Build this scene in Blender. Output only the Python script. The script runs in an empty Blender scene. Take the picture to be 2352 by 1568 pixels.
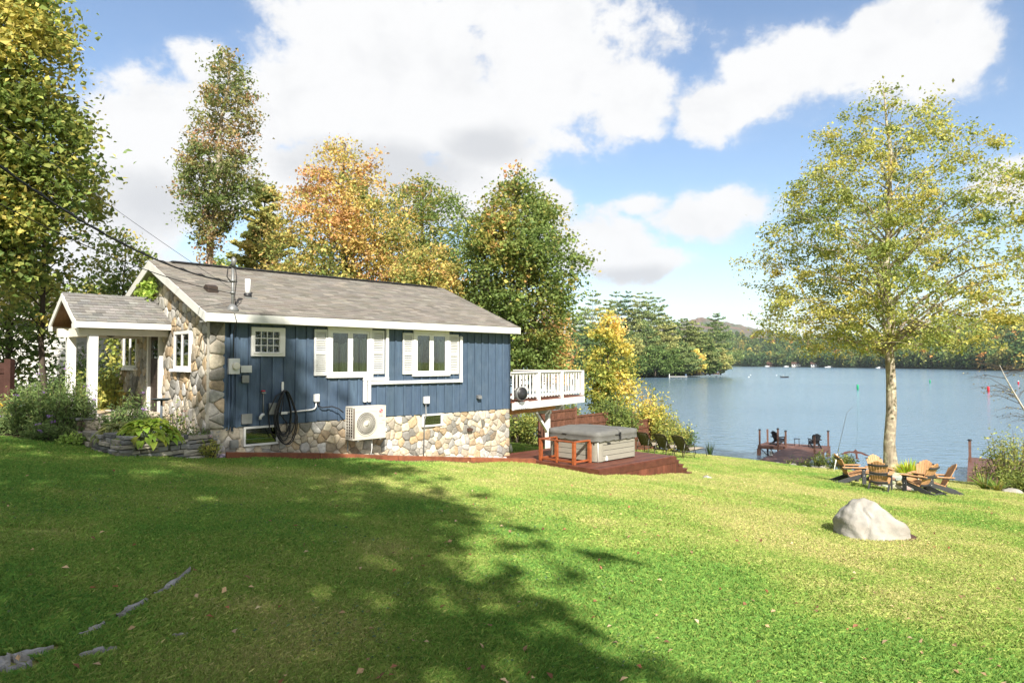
import bpy, math, random
import numpy as np
from mathutils import Vector, Matrix
R = math.radians
sc = bpy.context.scene
col = sc.collection

# ---------------------------------------------------------------- camera, sky, sun, exposure
FPX = 1568.0                       # focal length in pixels of a 2352 px wide print (24 mm lens)
TILT = math.atan(46/FPX)
cd = bpy.data.cameras.new('camera'); cam = bpy.data.objects.new('camera', cd); col.objects.link(cam)
cd.sensor_width = 36; cd.lens = 24; cd.clip_start = .05; cd.clip_end = 12000
cam.location = (0, 0, 0); cam.rotation_euler = (R(90)+TILT, 0, 0)
sc.camera = cam
SUN_EL = R(38); SUN_AZ = R(-77)    # direction to the sun: behind the camera, a little to the right
SD = Vector((math.cos(SUN_EL)*math.cos(SUN_AZ), math.cos(SUN_EL)*math.sin(SUN_AZ), math.sin(SUN_EL)))
sl = bpy.data.lights.new('sun', 'SUN'); so = bpy.data.objects.new('sun', sl); col.objects.link(so)
sl.energy = 3.8; sl.angle = R(.55); sl.color = (1, .94, .84)
so.rotation_euler = SD.to_track_quat('Z', 'Y').to_euler()
sc.view_settings.view_transform = 'Standard'; sc.view_settings.look = 'None'
sc.view_settings.exposure = 1.5; sc.view_settings.gamma = 1
sc.render.film_transparent = False
sc.cycles.max_bounces = 6; sc.cycles.diffuse_bounces = 4; sc.cycles.glossy_bounces = 3
sc.cycles.transmission_bounces = 3; sc.cycles.transparent_max_bounces = 8
sc.cycles.caustics_reflective = False; sc.cycles.caustics_refractive = False
sc.cycles.sample_clamp_indirect = 6
sc.cycles.use_denoising = True

def ray(px, py):
    x = (px-1176)/FPX; z = -(py-784)/FPX
    return Vector((x, math.cos(TILT)-z*math.sin(TILT), math.sin(TILT)+z*math.cos(TILT)))
def at(px, py, Y):
    r = ray(px, py); return r*(Y/r.y)
def onz(px, py, z):
    r = ray(px, py); return r*(z/r.z)

W = bpy.data.worlds.new('World'); sc.world = W; W.use_nodes = True
def world():
    nt = W.node_tree; N = nt.nodes; L = nt.links; N.clear()
    out = N.new('ShaderNodeOutputWorld')
    sky = N.new('ShaderNodeTexSky'); sky.sky_type = 'NISHITA'; sky.sun_disc = False
    sky.sun_elevation = SUN_EL; sky.sun_rotation = math.atan2(SD.x, SD.y)
    sky.air_density = 1.0; sky.dust_density = .6; sky.ozone_density = 1.6
    b1 = N.new('ShaderNodeBackground'); b1.inputs[1].default_value = .068
    L.new(sky.outputs[0], b1.inputs[0])
    def m(op, a, b=None, c=None, clamp=False):
        n = N.new('ShaderNodeMath'); n.operation = op; n.use_clamp = clamp
        for i, v in enumerate((a, b, c)):
            if v is None: continue
            if isinstance(v, (int, float)): n.inputs[i].default_value = v
            else: L.new(v, n.inputs[i])
        return n.outputs[0]
    tc = N.new('ShaderNodeTexCoord'); sp = N.new('ShaderNodeSeparateXYZ'); L.new(tc.outputs['Generated'], sp.inputs[0])
    az = m('ARCTAN2', sp.outputs[0], sp.outputs[1]); el = m('ARCSINE', sp.outputs[2])
    cv = N.new('ShaderNodeCombineXYZ'); L.new(az, cv.inputs[0]); L.new(el, cv.inputs[1])
    def noise(scale, detail, rough, dist=0, off=0):
        mp = N.new('ShaderNodeMapping'); mp.inputs['Scale'].default_value = (1, 1.25, 1); mp.inputs['Location'].default_value = (off, off*.7, 0)
        L.new(cv.outputs[0], mp.inputs[0])
        n = N.new('ShaderNodeTexNoise'); n.inputs['Scale'].default_value = scale; n.inputs['Detail'].default_value = detail
        n.inputs['Roughness'].default_value = rough; n.inputs['Distortion'].default_value = dist
        L.new(mp.outputs[0], n.inputs[0]); return n.outputs[0]
    def field(blobs, fill_clouds=()):
        acc = None
        for px, py, rx, ry in blobs:
            d = ray(px, py).normalized(); a = math.atan2(d.x, d.y); e = math.asin(d.z)
            k = math.cos(a)**1.0/FPX
            v = N.new('ShaderNodeVectorMath'); v.operation = 'SUBTRACT'; L.new(cv.outputs[0], v.inputs[0]); v.inputs[1].default_value = (a, e, 0)
            w = N.new('ShaderNodeVectorMath'); w.operation = 'MULTIPLY'; L.new(v.outputs[0], w.inputs[0]); w.inputs[1].default_value = (1/(rx*k), 1/(ry*k), 0)
            q = N.new('ShaderNodeVectorMath'); q.operation = 'LENGTH'; L.new(w.outputs[0], q.inputs[0])
            f = m('SUBTRACT', 1, q.outputs['Value'])
            acc = f if acc is None else m('SMOOTH_MAX', acc, f, .15)
        for a, e, ra, re in fill_clouds:
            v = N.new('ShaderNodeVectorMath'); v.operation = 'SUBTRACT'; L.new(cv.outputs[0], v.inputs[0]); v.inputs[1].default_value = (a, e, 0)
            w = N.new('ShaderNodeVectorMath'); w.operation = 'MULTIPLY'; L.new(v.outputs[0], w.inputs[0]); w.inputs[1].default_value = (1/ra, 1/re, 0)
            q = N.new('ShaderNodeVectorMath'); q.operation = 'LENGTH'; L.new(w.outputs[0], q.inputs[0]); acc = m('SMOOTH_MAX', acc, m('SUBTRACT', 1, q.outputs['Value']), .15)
        return acc
    def sstep(v, a, b):
        n = N.new('ShaderNodeMapRange'); n.interpolation_type = 'SMOOTHSTEP'; L.new(v, n.inputs[0])
        n.inputs[1].default_value = a; n.inputs[2].default_value = b; return n.outputs[0]
    clouds = [(930, 110, 320, 200), (1260, 130, 260, 220), (670, 240, 190, 170), (480, 150, 90, 65), (1080, 290, 330, 150), (400, 340, 240, 190),
              (300, 480, 200, 200), (800, 400, 330, 130), (1430, 220, 120, 110), (230, 600, 220, 120), (1000, 440, 240, 90),
              (1860, 150, 210, 110), (1980, 130, 220, 110), (2130, 120, 170, 120), (1660, 250, 110, 80), (1740, 200, 130, 90), (2080, 40, 190, 60), 
              (1400, 560, 170, 95), (1590, 500, 160, 70), (1480, 600, 150, 45), (1260, 470, 70, 80), (2330, 410, 100, 60),  (1480, 470, 90, 40),
              (-500, 200, 400, 200), (2900, 250, 350, 120), (2700, 620, 250, 80)]
    F = field(clouds, [(2.1, .55, .95, .55), (-2.1, .55, .95, .55), (2.9, .75, .8, .5), (-2.9, .75, .8, .5), (0, 1.57, 9, .42)])   # unseen clouds added behind and above the viewer to raise the fill light
    n1 = noise(5.6, 10, .60, .0); n2 = noise(21, 8, .66, .3, 3.1)
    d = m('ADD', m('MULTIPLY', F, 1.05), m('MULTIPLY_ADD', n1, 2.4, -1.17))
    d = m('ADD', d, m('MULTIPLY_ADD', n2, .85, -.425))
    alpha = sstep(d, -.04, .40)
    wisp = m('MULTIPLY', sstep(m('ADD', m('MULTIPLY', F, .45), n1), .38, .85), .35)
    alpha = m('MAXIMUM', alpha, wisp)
    greys = [(880, 385, 270, 75), (350, 470, 170, 90), (1120, 330, 140, 60), (1440, 635, 150, 35)]
    G = m('ADD', field(greys), m('MULTIPLY_ADD', noise(9, 6, .55, 0, 7.7), 1.5, -.75))
    gs = m('MAXIMUM', sstep(G, -.15, .75), m('MULTIPLY', sstep(noise(11, 9, .6, .2, 5.3), .45, .75), .32))
    mixc = N.new('ShaderNodeMix'); mixc.data_type = 'RGBA'; L.new(gs, mixc.inputs[0])
    mixc.inputs[6].default_value = (.35, .35, .352, 1); mixc.inputs[7].default_value = (.26, .265, .275, 1)
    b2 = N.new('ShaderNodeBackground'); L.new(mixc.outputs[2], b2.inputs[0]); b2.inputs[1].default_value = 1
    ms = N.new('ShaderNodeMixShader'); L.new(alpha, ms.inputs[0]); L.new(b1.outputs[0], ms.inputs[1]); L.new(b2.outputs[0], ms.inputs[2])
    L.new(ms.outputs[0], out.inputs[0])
    W.cycles.sampling_method = 'MANUAL'; W.cycles.sample_map_resolution = 512
world()

# ---------------------------------------------------------------- helpers: objects
rng = np.random.default_rng(7); random.seed(7)
def tag(o, label=None, cat=None, group=None, kind=None):
    if label: o['label'] = label
    if cat: o['category'] = cat
    if group: o['group'] = group
    if kind: o['kind'] = kind
    return o
def thing(name, label, cat, loc=(0, 0, 0), rz=0, group=None):
    o = bpy.data.objects.new(name, None); col.objects.link(o)
    o.location = loc; o.rotation_euler = (0, 0, rz); o.empty_display_size = .2
    return tag(o, label, cat, group)
def copy_tree(o, parent=None):
    c = o.copy(); col.objects.link(c)
    if parent is not None:
        c.parent = parent; c.matrix_parent_inverse = o.matrix_parent_inverse.copy()
    for ch in list(o.children): copy_tree(ch, c)
    return c
def link_mesh(name, me, mat, parent=None, loc=None):
    o = bpy.data.objects.new(name, me); col.objects.link(o)
    if mat is not None:
        for x in (mat if isinstance(mat, (list, tuple)) else [mat]): me.materials.append(x)
    if parent is not None: o.parent = parent
    if loc is not None: o.location = loc
    return o
def np_mesh(name, V, F, cols=None, smooth=False, normals=None):
    V = np.asarray(V, np.float32); F = np.asarray(F, np.int32); k = F.shape[1]
    me = bpy.data.meshes.new(name); me.vertices.add(len(V)); me.vertices.foreach_set('co', V.ravel())
    me.loops.add(F.size); me.loops.foreach_set('vertex_index', F.ravel())
    me.polygons.add(len(F)); me.polygons.foreach_set('loop_start', np.arange(0, F.size, k, dtype=np.int32))
    me.polygons.foreach_set('use_smooth', np.full(len(F), smooth))
    me.update(calc_edges=True)
    if cols is not None:
        a = me.attributes.new('tint', 'FLOAT_COLOR', 'POINT'); c = np.ones((len(V), 4), np.float32); c[:, :3] = cols
        a.data.foreach_set('color', c.ravel())
    return me

class MB:
    """collects boxes, tubes and plates; build() links them as one mesh object"""
    def __init__(s): s.v = []; s.f = []; s.c = []; s.sm = []; s.cur = (1, 1, 1); s.mi = []; s.m = 0
    def add(s, vs, fs, smooth=False):
        b = len(s.v); s.v += [tuple(p) for p in vs]; s.c += [s.cur]*len(vs)
        for f in fs: s.f.append(tuple(i+b for i in f)); s.sm.append(smooth); s.mi.append(s.m)
        return s
    def box(s, x0, x1, y0, y1, z0, z1):
        v = [(x, y, z) for z in (z0, z1) for y in (y0, y1) for x in (x0, x1)]
        return s.add(v, [(0, 2, 3, 1), (4, 5, 7, 6), (0, 1, 5, 4), (2, 6, 7, 3), (0, 4, 6, 2), (1, 3, 7, 5)])
    def bar(s, p, q, w, h, up=(0, 0, 1)):
        p = Vector(p); q = Vector(q); d = (q-p).normalized(); u = Vector(up)
        a = d.cross(u)
        if a.length < 1e-4: a = d.cross(Vector((0, 1, 0)))
        a.normalize(); b = a.cross(d).normalized()
        v = [e+a*(i*w/2)+b*(j*h/2) for e in (p, q) for i, j in ((-1, -1), (1, -1), (1, 1), (-1, 1))]
        return s.add(v, [(0, 3, 2, 1), (4, 5, 6, 7), (0, 1, 5, 4), (1, 2, 6, 5), (2, 3, 7, 6), (3, 0, 4, 7)])
    def tube(s, pts, rad, n=8, cap=True, smooth=True):
        pts = [Vector(p) for p in pts]; m = len(pts)
        if isinstance(rad, (int, float)): rad = [rad]*m
        b = []; ref = None
        for i, p in enumerate(pts):
            d = (pts[min(i+1, m-1)]-pts[max(i-1, 0)]).normalized()
            if ref is None:
                ref = d.cross(Vector((0, 0, 1)) if abs(d.z) < .9 else Vector((1, 0, 0))).normalized()
            a = (ref-d*ref.dot(d)).normalized(); ref = a; c = d.cross(a)
            for k in range(n):
                t = 2*math.pi*k/n; b.append(p+(a*math.cos(t)+c*math.sin(t))*rad[i])
        fs = [(i*n+k, i*n+(k+1) % n, (i+1)*n+(k+1) % n, (i+1)*n+k) for i in range(m-1) for k in range(n)]
        if cap: fs += [tuple(range(n-1, -1, -1)), tuple(range((m-1)*n, m*n))]
        return s.add(b, fs, smooth)
    def prism(s, poly, d0, d1, ax=0):
        """poly in the two other axes, extruded along axis ax"""
        n = len(poly); v = []
        for d in (d0, d1):
            for a, b in poly: v.append((d, a, b) if ax == 0 else (a, d, b) if ax == 1 else (a, b, d))
        return s.add(v, [tuple(range(n)), tuple(range(2*n-1, n-1, -1))]+[(i, i+n, (i+1) % n+n, (i+1) % n) for i in range(n)])
    def lathe(s, prof, n=16, c=(0, 0, 0), ax='z', smooth=True):
        v = []
        for r, z in prof:
            for k in range(n):
                t = 2*math.pi*k/n; x, y = r*math.cos(t), r*math.sin(t)
                v.append((c[0]+x, c[1]+y, c[2]+z) if ax == 'z' else (c[0]+x, c[1]-z, c[2]+y) if ax == '-y' else (c[0]+z, c[1]+x, c[2]+y))
        m = len(prof)
        fs = [(i*n+k, i*n+(k+1) % n, (i+1)*n+(k+1) % n, (i+1)*n+k) for i in range(m-1) for k in range(n)]
        fs += [tuple(range(n-1, -1, -1)), tuple(range((m-1)*n, m*n))]
        return s.add(v, fs, smooth)
    def build(s, name, mat, parent=None, loc=None, bevel=0, recalc=True):
        me = bpy.data.meshes.new(name); me.from_pydata(s.v, [], s.f); me.update()
        me.polygons.foreach_set('use_smooth', s.sm); me.polygons.foreach_set('material_index', s.mi)
        a = me.attributes.new('tint', 'FLOAT_COLOR', 'POINT')
        a.data.foreach_set('color', np.array([(*c, 1) for c in s.c], np.float32).ravel())
        if recalc:
            import bmesh
            bm = bmesh.new(); bm.from_mesh(me); bmesh.ops.recalc_face_normals(bm, faces=bm.faces); bm.to_mesh(me); bm.free()
        o = link_mesh(name, me, mat, parent, loc)
        if bevel:
            md = o.modifiers.new('bevel', 'BEVEL'); md.width = bevel; md.segments = 2; md.limit_method = 'ANGLE'; md.angle_limit = R(40)
        return o

# ---------------------------------------------------------------- helpers: materials
def material(name, c=(.5, .5, .5), rough=.6, spec=.3, metal=0, var=.12, vs=6, stretch=(1, 1, 1), bump=0, bs=30, tint=False, dirt=0, dirtc=(.1, .09, .07), ds=2.5, transl=0, coat=0):
    m = bpy.data.materials.new(name); m.use_nodes = True; nt = m.node_tree; N = nt.nodes; L = nt.links
    p = N['Principled BSDF']; p.inputs['Roughness'].default_value = rough; p.inputs['Specular IOR Level'].default_value = spec; p.inputs['Metallic'].default_value = metal
    if coat: p.inputs['Coat Weight'].default_value = coat
    tc = N.new('ShaderNodeTexCoord'); mp = N.new('ShaderNodeMapping'); mp.inputs['Scale'].default_value = stretch; L.new(tc.outputs['Object'], mp.inputs[0])
    def noise(s, d=5, vec=None):
        n = N.new('ShaderNodeTexNoise'); n.inputs['Scale'].default_value = s; n.inputs['Detail'].default_value = d; L.new(vec or mp.outputs[0], n.inputs[0]); return n
    if tint:
        a = N.new('ShaderNodeAttribute'); a.attribute_name = 'tint'
        if c is None: cur = a.outputs['Color']
        else:
            mx = N.new('ShaderNodeMix'); mx.data_type = 'RGBA'; mx.blend_type = 'MULTIPLY'; mx.inputs[0].default_value = 1
            L.new(a.outputs['Color'], mx.inputs[6]); mx.inputs[7].default_value = (*c, 1); cur = mx.outputs[2]
    else:
        rgb = N.new('ShaderNodeRGB'); rgb.outputs[0].default_value = (*c, 1); cur = rgb.outputs[0]
    if var:
        n = noise(vs, 6); mr = N.new('ShaderNodeMapRange'); L.new(n.outputs[0], mr.inputs[0]); mr.inputs[1].default_value = .25; mr.inputs[2].default_value = .75
        mr.inputs[3].default_value = 1-var; mr.inputs[4].default_value = 1+var
        mx = N.new('ShaderNodeMix'); mx.data_type = 'RGBA'; mx.blend_type = 'MULTIPLY'; mx.inputs[0].default_value = 1
        L.new(cur, mx.inputs[6]); L.new(mr.outputs[0], mx.inputs[7]); cur = mx.outputs[2]
    if dirt:
        n = noise(ds, 7, tc.outputs['Object']); mr = N.new('ShaderNodeMapRange'); L.new(n.outputs[0], mr.inputs[0]); mr.inputs[1].default_value = .5; mr.inputs[2].default_value = .72
        mr.inputs[3].default_value = 0; mr.inputs[4].default_value = dirt
        mx = N.new('ShaderNodeMix'); mx.data_type = 'RGBA'; L.new(mr.outputs[0], mx.inputs[0]); L.new(cur, mx.inputs[6]); mx.inputs[7].default_value = (*dirtc, 1); cur = mx.outputs[2]
    L.new(cur, p.inputs['Base Color'])
    if bump:
        n = noise(bs, 6); b = N.new('ShaderNodeBump'); b.inputs['Strength'].default_value = bump; b.inputs['Distance'].default_value = .02
        L.new(n.outputs[0], b.inputs['Height']); L.new(b.outputs[0], p.inputs['Normal'])
    if transl:
        t = N.new('ShaderNodeBsdfTranslucent'); L.new(cur, t.inputs[0]); ms = N.new('ShaderNodeMixShader'); ms.inputs[0].default_value = transl
        L.new(p.outputs[0], ms.inputs[1]); L.new(t.outputs[0], ms.inputs[2]); L.new(ms.outputs[0], N['Material Output'].inputs[0])
    return m
MT = dict(
    white=material('white_paint', (.66, .65, .63), .45, .4, var=.05, vs=3, dirt=.25, dirtc=(.45, .44, .40), ds=3),
    weathered=material('weathered_white', (.60, .595, .57), .5, .35, var=.06, vs=5, dirt=.5, dirtc=(.5, .5, .47), ds=2.2),
    cream=material('cream_paint', (.70, .66, .57), .5, .3, var=.06),
    vinyl=material('white_vinyl', (.66, .66, .65), .35, .45, var=.03),
    blue=material('blue_stain', (.056, .088, .135), .62, .3, var=.22, vs=9, stretch=(3, 3, .35), bump=.35, bs=60, tint=True, dirt=.38, dirtc=(.10, .135, .185), ds=3),
    stone=material('field_stone', (.92, .90, .86), .85, .2, var=.28, vs=14, bump=.7, bs=35, tint=True, dirt=.35, dirtc=(.16, .14, .11), ds=9),
    slate=material('ledge_stone', (.95, .95, .95), .85, .2, var=.3, vs=12, stretch=(1, 1, 3), bump=.8, bs=25, tint=True, dirt=.4, dirtc=(.2, .2, .19), ds=7),
    mortar=material('mortar', (.46, .43, .37), .95, .1, var=.2, vs=20, bump=.5),
    shingle=material('shingle', (.182, .168, .148), .92, .15, var=.2, vs=45, bump=.5, bs=120, tint=True, dirt=.3, dirtc=(.10, .095, .085), ds=1.2),
    shingle2=material('porch_shingle', (.19, .185, .175), .92, .15, var=.28, vs=45, bump=.5, bs=120, tint=True),
    black=material('black_rubber', (.018, .018, .02), .45, .4, var=.15),
    metal=material('grey_metal', (.20, .205, .205), .45, .4, .4, var=.12, vs=12, dirt=.3, dirtc=(.25, .23, .2), ds=6),
    greybox=material('grey_plastic', (.52, .53, .52), .5, .35, var=.06),
    rust=material('rust', (.20, .13, .10), .9, .1, var=.3),
    acbeige=material('beige_enamel', (.50, .475, .42), .4, .4, var=.03),
    shutter=material('shutter_paint', (.54, .54, .535), .5, .35, var=.06, vs=6, dirt=.3, dirtc=(.38, .37, .34), ds=4),
    interior=material('dim_room', (.075, .08, .068), .7, .2, var=.3, vs=3),
    timber=material('edging_timber', (.21, .072, .036), .6, .3, var=.35, vs=6, bump=.3, tint=True),
    dockwood=material('dock_wood', (.125, .062, .045), .65, .3, var=.35, vs=5, bump=.3, tint=True, dirt=.4, dirtc=(.17, .12, .10), ds=3),
    dark=material('dark_void', (.018, .018, .017), .6, .2, var=.2),
    fan=material('fan_grey', (.085, .08, .075), .5, .3, var=.05),
    red=material('red_badge', (.55, .012, .035), .4, .4, var=.02),
    greytext=material('grey_print', (.20, .20, .20), .5, .3, var=0),
    stain=material('red_brown_stain', (.110, .036, .022), .55, .35, var=.35, vs=5, stretch=(1, 1, 1), bump=.3, bs=30, tint=True, dirt=.25, dirtc=(.07, .03, .02), ds=5),
    redwood=material('orange_stain', (.27, .070, .022), .5, .4, var=.3, vs=8, bump=.25, bs=30, tint=True),
    honey=material('honey_timber', (.50, .22, .06), .55, .3, var=.25, vs=8, stretch=(1, 1, 5), bump=.2),
    fence=material('fence_brown', (.115, .050, .032), .7, .25, var=.3, vs=6, bump=.3, tint=True),
    darkfence=material('dark_fence', (.060, .028, .022), .75, .2, var=.3, vs=6, bump=.3, tint=True),
    tub=material('tub_panel', (.25, .235, .195), .5, .35, var=.07, vs=3, stretch=(1, 1, 6), bump=.12, bs=40, tint=True),
    cover=material('tub_cover', (.125, .123, .115), .65, .3, var=.12, vs=5, bump=.35, bs=9),
    teak=material('teak_plank', (.42, .235, .11), .6, .3, var=.2, vs=10, bump=.15, tint=True),
    charcoal=material('charcoal_plank', (.040, .042, .045), .55, .35, var=.15, tint=True),
    blackchair=material('black_plank', (.016, .017, .02), .5, .4, var=.15, tint=True),
    sling=material('olive_sling', (.085, .080, .045), .8, .2, var=.12, vs=30),
    tansling=material('tan_sling', (.30, .26, .20), .8, .2, var=.1, vs=20),
    bronze=material('bronze_tube', (.045, .032, .024), .5, .4, .3, var=.1),
    rock=material('pale_rock', (.31, .295, .265), .9, .15, var=.28, vs=7, bump=1, bs=11, dirt=.6, dirtc=(.17, .14, .11), ds=3.5),
    bark=material('bark', (.27, .225, .17), .95, .1, var=.5, vs=9, stretch=(1, 1, .3), bump=1, bs=14, dirt=.9, dirtc=(.58, .545, .40), ds=4),
    darkbark=material('dark_bark', (.075, .06, .048), .95, .1, var=.35, vs=9, stretch=(1, 1, .3), bump=.8, bs=14),
    birch=material('birch_bark', (.42, .39, .35), .8, .2, var=.25, vs=12, stretch=(.3, .3, 3), bump=.4, dirt=.5, dirtc=(.12, .1, .09), ds=12),
    leaf=material('leaf', None, .55, .25, var=0, tint=True, transl=.48),
    needle=material('needle', None, .6, .2, var=0, tint=True, transl=.28),
    grass=material('grass_blade', None, .6, .15, var=0, tint=True, transl=.42),
    petal=material('petal', None, .6, .2, var=0, tint=True, transl=.3),
    soil=material('soil', (.055, .038, .026), .95, .1, var=.4, vs=15, bump=1, bs=20),
    pebble=material('pebble', (1, 1, 1), .85, .2, var=.2, vs=20, tint=True),
    curtain=material('curtain', (.48, .49, .47), .8, .1, var=.04),
    statue=material('statue_grey', (.10, .12, .14), .7, .3, var=.25, vs=10, bump=.4),
    siding=material('lap_siding', (.48, .475, .45), .6, .3, var=.05, dirt=.2, dirtc=(.45, .45, .42)),
    kite=material('kite_brown', (.14, .06, .05), .7, .2, var=.3, vs=6, transl=.2),
    wire=material('wire', (.02, .02, .022), .5, .3, var=0),
    paintpole=material('pale_pole', (.75, .75, .74), .4, .4, var=.05),
    green=material('buoy_green', (.01, .30, .12), .45, .4, var=.08),
    buoyred=material('buoy_red', (.62, .015, .03), .45, .4, var=.08),
    doorwood=material('door_brown', (.040, .028, .022), .5, .3, var=.2),
    ceiling=material('porch_boards', (.24, .14, .07), .7, .2, var=.25, vs=5, stretch=(6, 1, 1)),
    skin=material('skin', (.45, .28, .2), .6, .3, var=.05),
    cloth=material('jacket', (.25, .26, .25), .8, .2, var=.1),
    brown=material('camp_brown', (.075, .042, .03), .7, .2, var=.2),
    lampglass=material('lamp_glass', (.5, .48, .42), .2, .5, var=.05),
)
def glass_mat(name, wavy=0, tr=.62, tintc=(.74, .79, .77)):
    m = bpy.data.materials.new(name); m.use_nodes = True; nt = m.node_tree; N = nt.nodes; L = nt.links; N.remove(N['Principled BSDF'])
    t = N.new('ShaderNodeBsdfTransparent'); t.inputs[0].default_value = (*tintc, 1)
    g = N.new('ShaderNodeBsdfGlossy'); g.inputs['Roughness'].default_value = .02; g.inputs[0].default_value = (.9, .95, 1, 1)
    fr = N.new('ShaderNodeFresnel'); fr.inputs[0].default_value = 1.5
    ad = N.new('ShaderNodeMath'); ad.operation = 'MULTIPLY_ADD'; ad.use_clamp = True; L.new(fr.outputs[0], ad.inputs[0]); ad.inputs[1].default_value = 1.15; ad.inputs[2].default_value = .02
    ms = N.new('ShaderNodeMixShader'); L.new(ad.outputs[0], ms.inputs[0]); L.new(t.outputs[0], ms.inputs[1]); L.new(g.outputs[0], ms.inputs[2]); L.new(ms.outputs[0], N['Material Output'].inputs[0])
    if wavy:
        tc = N.new('ShaderNodeTexCoord'); n = N.new('ShaderNodeTexNoise'); n.inputs['Scale'].default_value = 22; n.inputs['Detail'].default_value = 1; L.new(tc.outputs['Object'], n.inputs[0])
        b = N.new('ShaderNodeBump'); b.inputs['Strength'].default_value = 1; b.inputs['Distance'].default_value = .05; L.new(n.outputs[0], b.inputs['Height']); L.new(b.outputs[0], g.inputs['Normal']); L.new(b.outputs[0], fr.inputs['Normal'])
    return m
MT['glass'] = glass_mat('window_glass'); MT['glassblock'] = glass_mat('glass_block', 1)

# ---------------------------------------------------------------- terrain
WATER = -6.6
CRX = [-400, -40, -12, -4, 1, 5, 8, 11, 14.6, 18, 22, 30, 60, 140]
CRY = [130, 95, 75, 50, 41, 39, 38, 37, 33.2, 31.9, 32.0, 33.2, 38, 40]
def crest(x): return np.interp(x, CRX, CRY)
def G(x, y):
    x = np.asarray(x, float); y = np.asarray(y, float)
    c = crest(x); yy = np.minimum(y, c)
    xs = np.clip(x, -60, 40)
    z = -1.6-.0858*xs-.0678*np.maximum(yy, -12)
    z = z+.035*np.sin(x*.9+1.3)*np.sin(y*.7+.4)+.02*np.sin(x*2.1+y*1.7)
    sh = np.clip((x-30)/60, 0, 1); z = z*(1-sh)+sh*-5.6
    sh2 = np.clip((yy-42)/30, 0, 1); z = z*(1-sh2)+sh2*np.minimum(z, -5.6+.0*x)
    over = np.maximum(y-c, 0)
    z = np.maximum(z-.10*np.minimum(over, .7)-.46*np.maximum(over-.7, 0), -9)
    return z
def g(x, y): return float(G(x, y))
def gp(x, y, dz=0): return (x, y, g(x, y)+dz)
# house frame: origin at its near corner, x along the long blue wall, y along the stone gable
PHI = R(44.8); HX = Vector((math.cos(PHI), math.sin(PHI), 0)); HY = Vector((-math.sin(PHI), math.cos(PHI), 0))
HC = at(484, 850, 15.0); HC.z = 0
def hp(u, v, z=0): return HC+HX*u+HY*v+Vector((0, 0, z))
def huv(x, y):
    dx = x-HC.x; dy = y-HC.y
    return dx*HX.x+dy*HX.y, dx*HY.x+dy*HY.y
BED = [(-6.45, 14.85), (-7.5, 13.25), (-8.0, 13.5), (-9.3, 14.75), (-10.2, 15.6), (-9.4, 17.2), (-6.7, 15.05)]
def in_poly(x, y, poly):
    x = np.asarray(x); y = np.asarray(y); r = np.zeros(x.shape, bool); n = len(poly)
    for i in range(n):
        x0, y0 = poly[i]; x1, y1 = poly[(i+1) % n]
        c = ((y0 > y) != (y1 > y)) & (x < (x1-x0)*(y-y0)/((y1-y0) if y1 != y0 else 1e-9)+x0)
        r ^= c
    return r
def lawn_free(x, y):
    u, v = huv(x, y)
    bad = (u > -.1) & (u < 9.3) & (v > -.25) & (v < 7)
    bad |= (u > 0) & (u < 8.95) & (v > -.42-.115*u) & (v < 0)
    bad |= (u > 8.9) & (u < 12.75) & (v > -3.75) & (v < .35)
    bad |= in_poly(x, y, BED)
    bad |= (u < 0) & (u > -2.4) & (v > 2.2) & (v < 5.3)
    bad |= (x-5.95)**2/.5**2+(y-11.6)**2/.4**2 < 1
    bad |= (x-13.15)**2+(y-23.5)**2 < .7**2
    bad |= y > crest(x)+.5
    bad |= (x < -8.6) & (y > 14.7+.0*x)
    return ~bad
def vnoise(x, y, s, seed=0):
    r = np.random.default_rng(seed); T = r.random((64, 64)); x = x*s; y = y*s
    xi = np.floor(x).astype(int); yi = np.floor(y).astype(int); fx = x-xi; fy = y-yi
    fx = fx*fx*(3-2*fx); fy = fy*fy*(3-2*fy); q = lambda i, j: T[i % 64, j % 64]
    return (q(xi, yi)*(1-fx)+q(xi+1, yi)*fx)*(1-fy)+(q(xi, yi+1)*(1-fx)+q(xi+1, yi+1)*fx)*fy
def fbm(x, y, s, seed=0, o=4):
    a = 0; t = 0
    for i in range(o): a = a+vnoise(x, y, s*2**i, seed+i)*.5**i; t += .5**i
    return a/t

def ground_material():
    m = bpy.data.materials.new('lawn_soil'); m.use_nodes = True; nt = m.node_tree; N = nt.nodes; L = nt.links; p = N['Principled BSDF']
    p.inputs['Roughness'].default_value = .95; p.inputs['Specular IOR Level'].default_value = .1
    tc = N.new('ShaderNodeTexCoord')
    def noise(s, d=6):
        n = N.new('ShaderNodeTexNoise'); n.inputs['Scale'].default_value = s; n.inputs['Detail'].default_value = d; L.new(tc.outputs['Object'], n.inputs[0]); return n.outputs[0]
    r = N.new('ShaderNodeValToRGB'); L.new(noise(.55), r.inputs[0])
    e = r.color_ramp.elements; e[0].position = .36; e[0].color = (.25, .31, .075, 1); e[1].position = .66; e[1].color = (.37, .35, .14, 1)
    r2 = N.new('ShaderNodeValToRGB'); L.new(noise(26), r2.inputs[0]); e = r2.color_ramp.elements; e[0].position = .3; e[0].color = (.55, .6, .5, 1); e[1].position = .7; e[1].color = (1.3, 1.25, 1.15, 1)
    mx = N.new('ShaderNodeMix'); mx.data_type = 'RGBA'; mx.blend_type = 'MULTIPLY'; mx.inputs[0].default_value = 1; L.new(r.outputs[0], mx.inputs[6]); L.new(r2.outputs[0], mx.inputs[7])
    L.new(mx.outputs[2], p.inputs['Base Color'])
    b = N.new('ShaderNodeBump'); b.inputs['Strength'].default_value = .8; b.inputs['Distance'].default_value = .03; L.new(noise(60, 3), b.inputs['Height']); L.new(b.outputs[0], p.inputs['Normal'])
    return m
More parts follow.
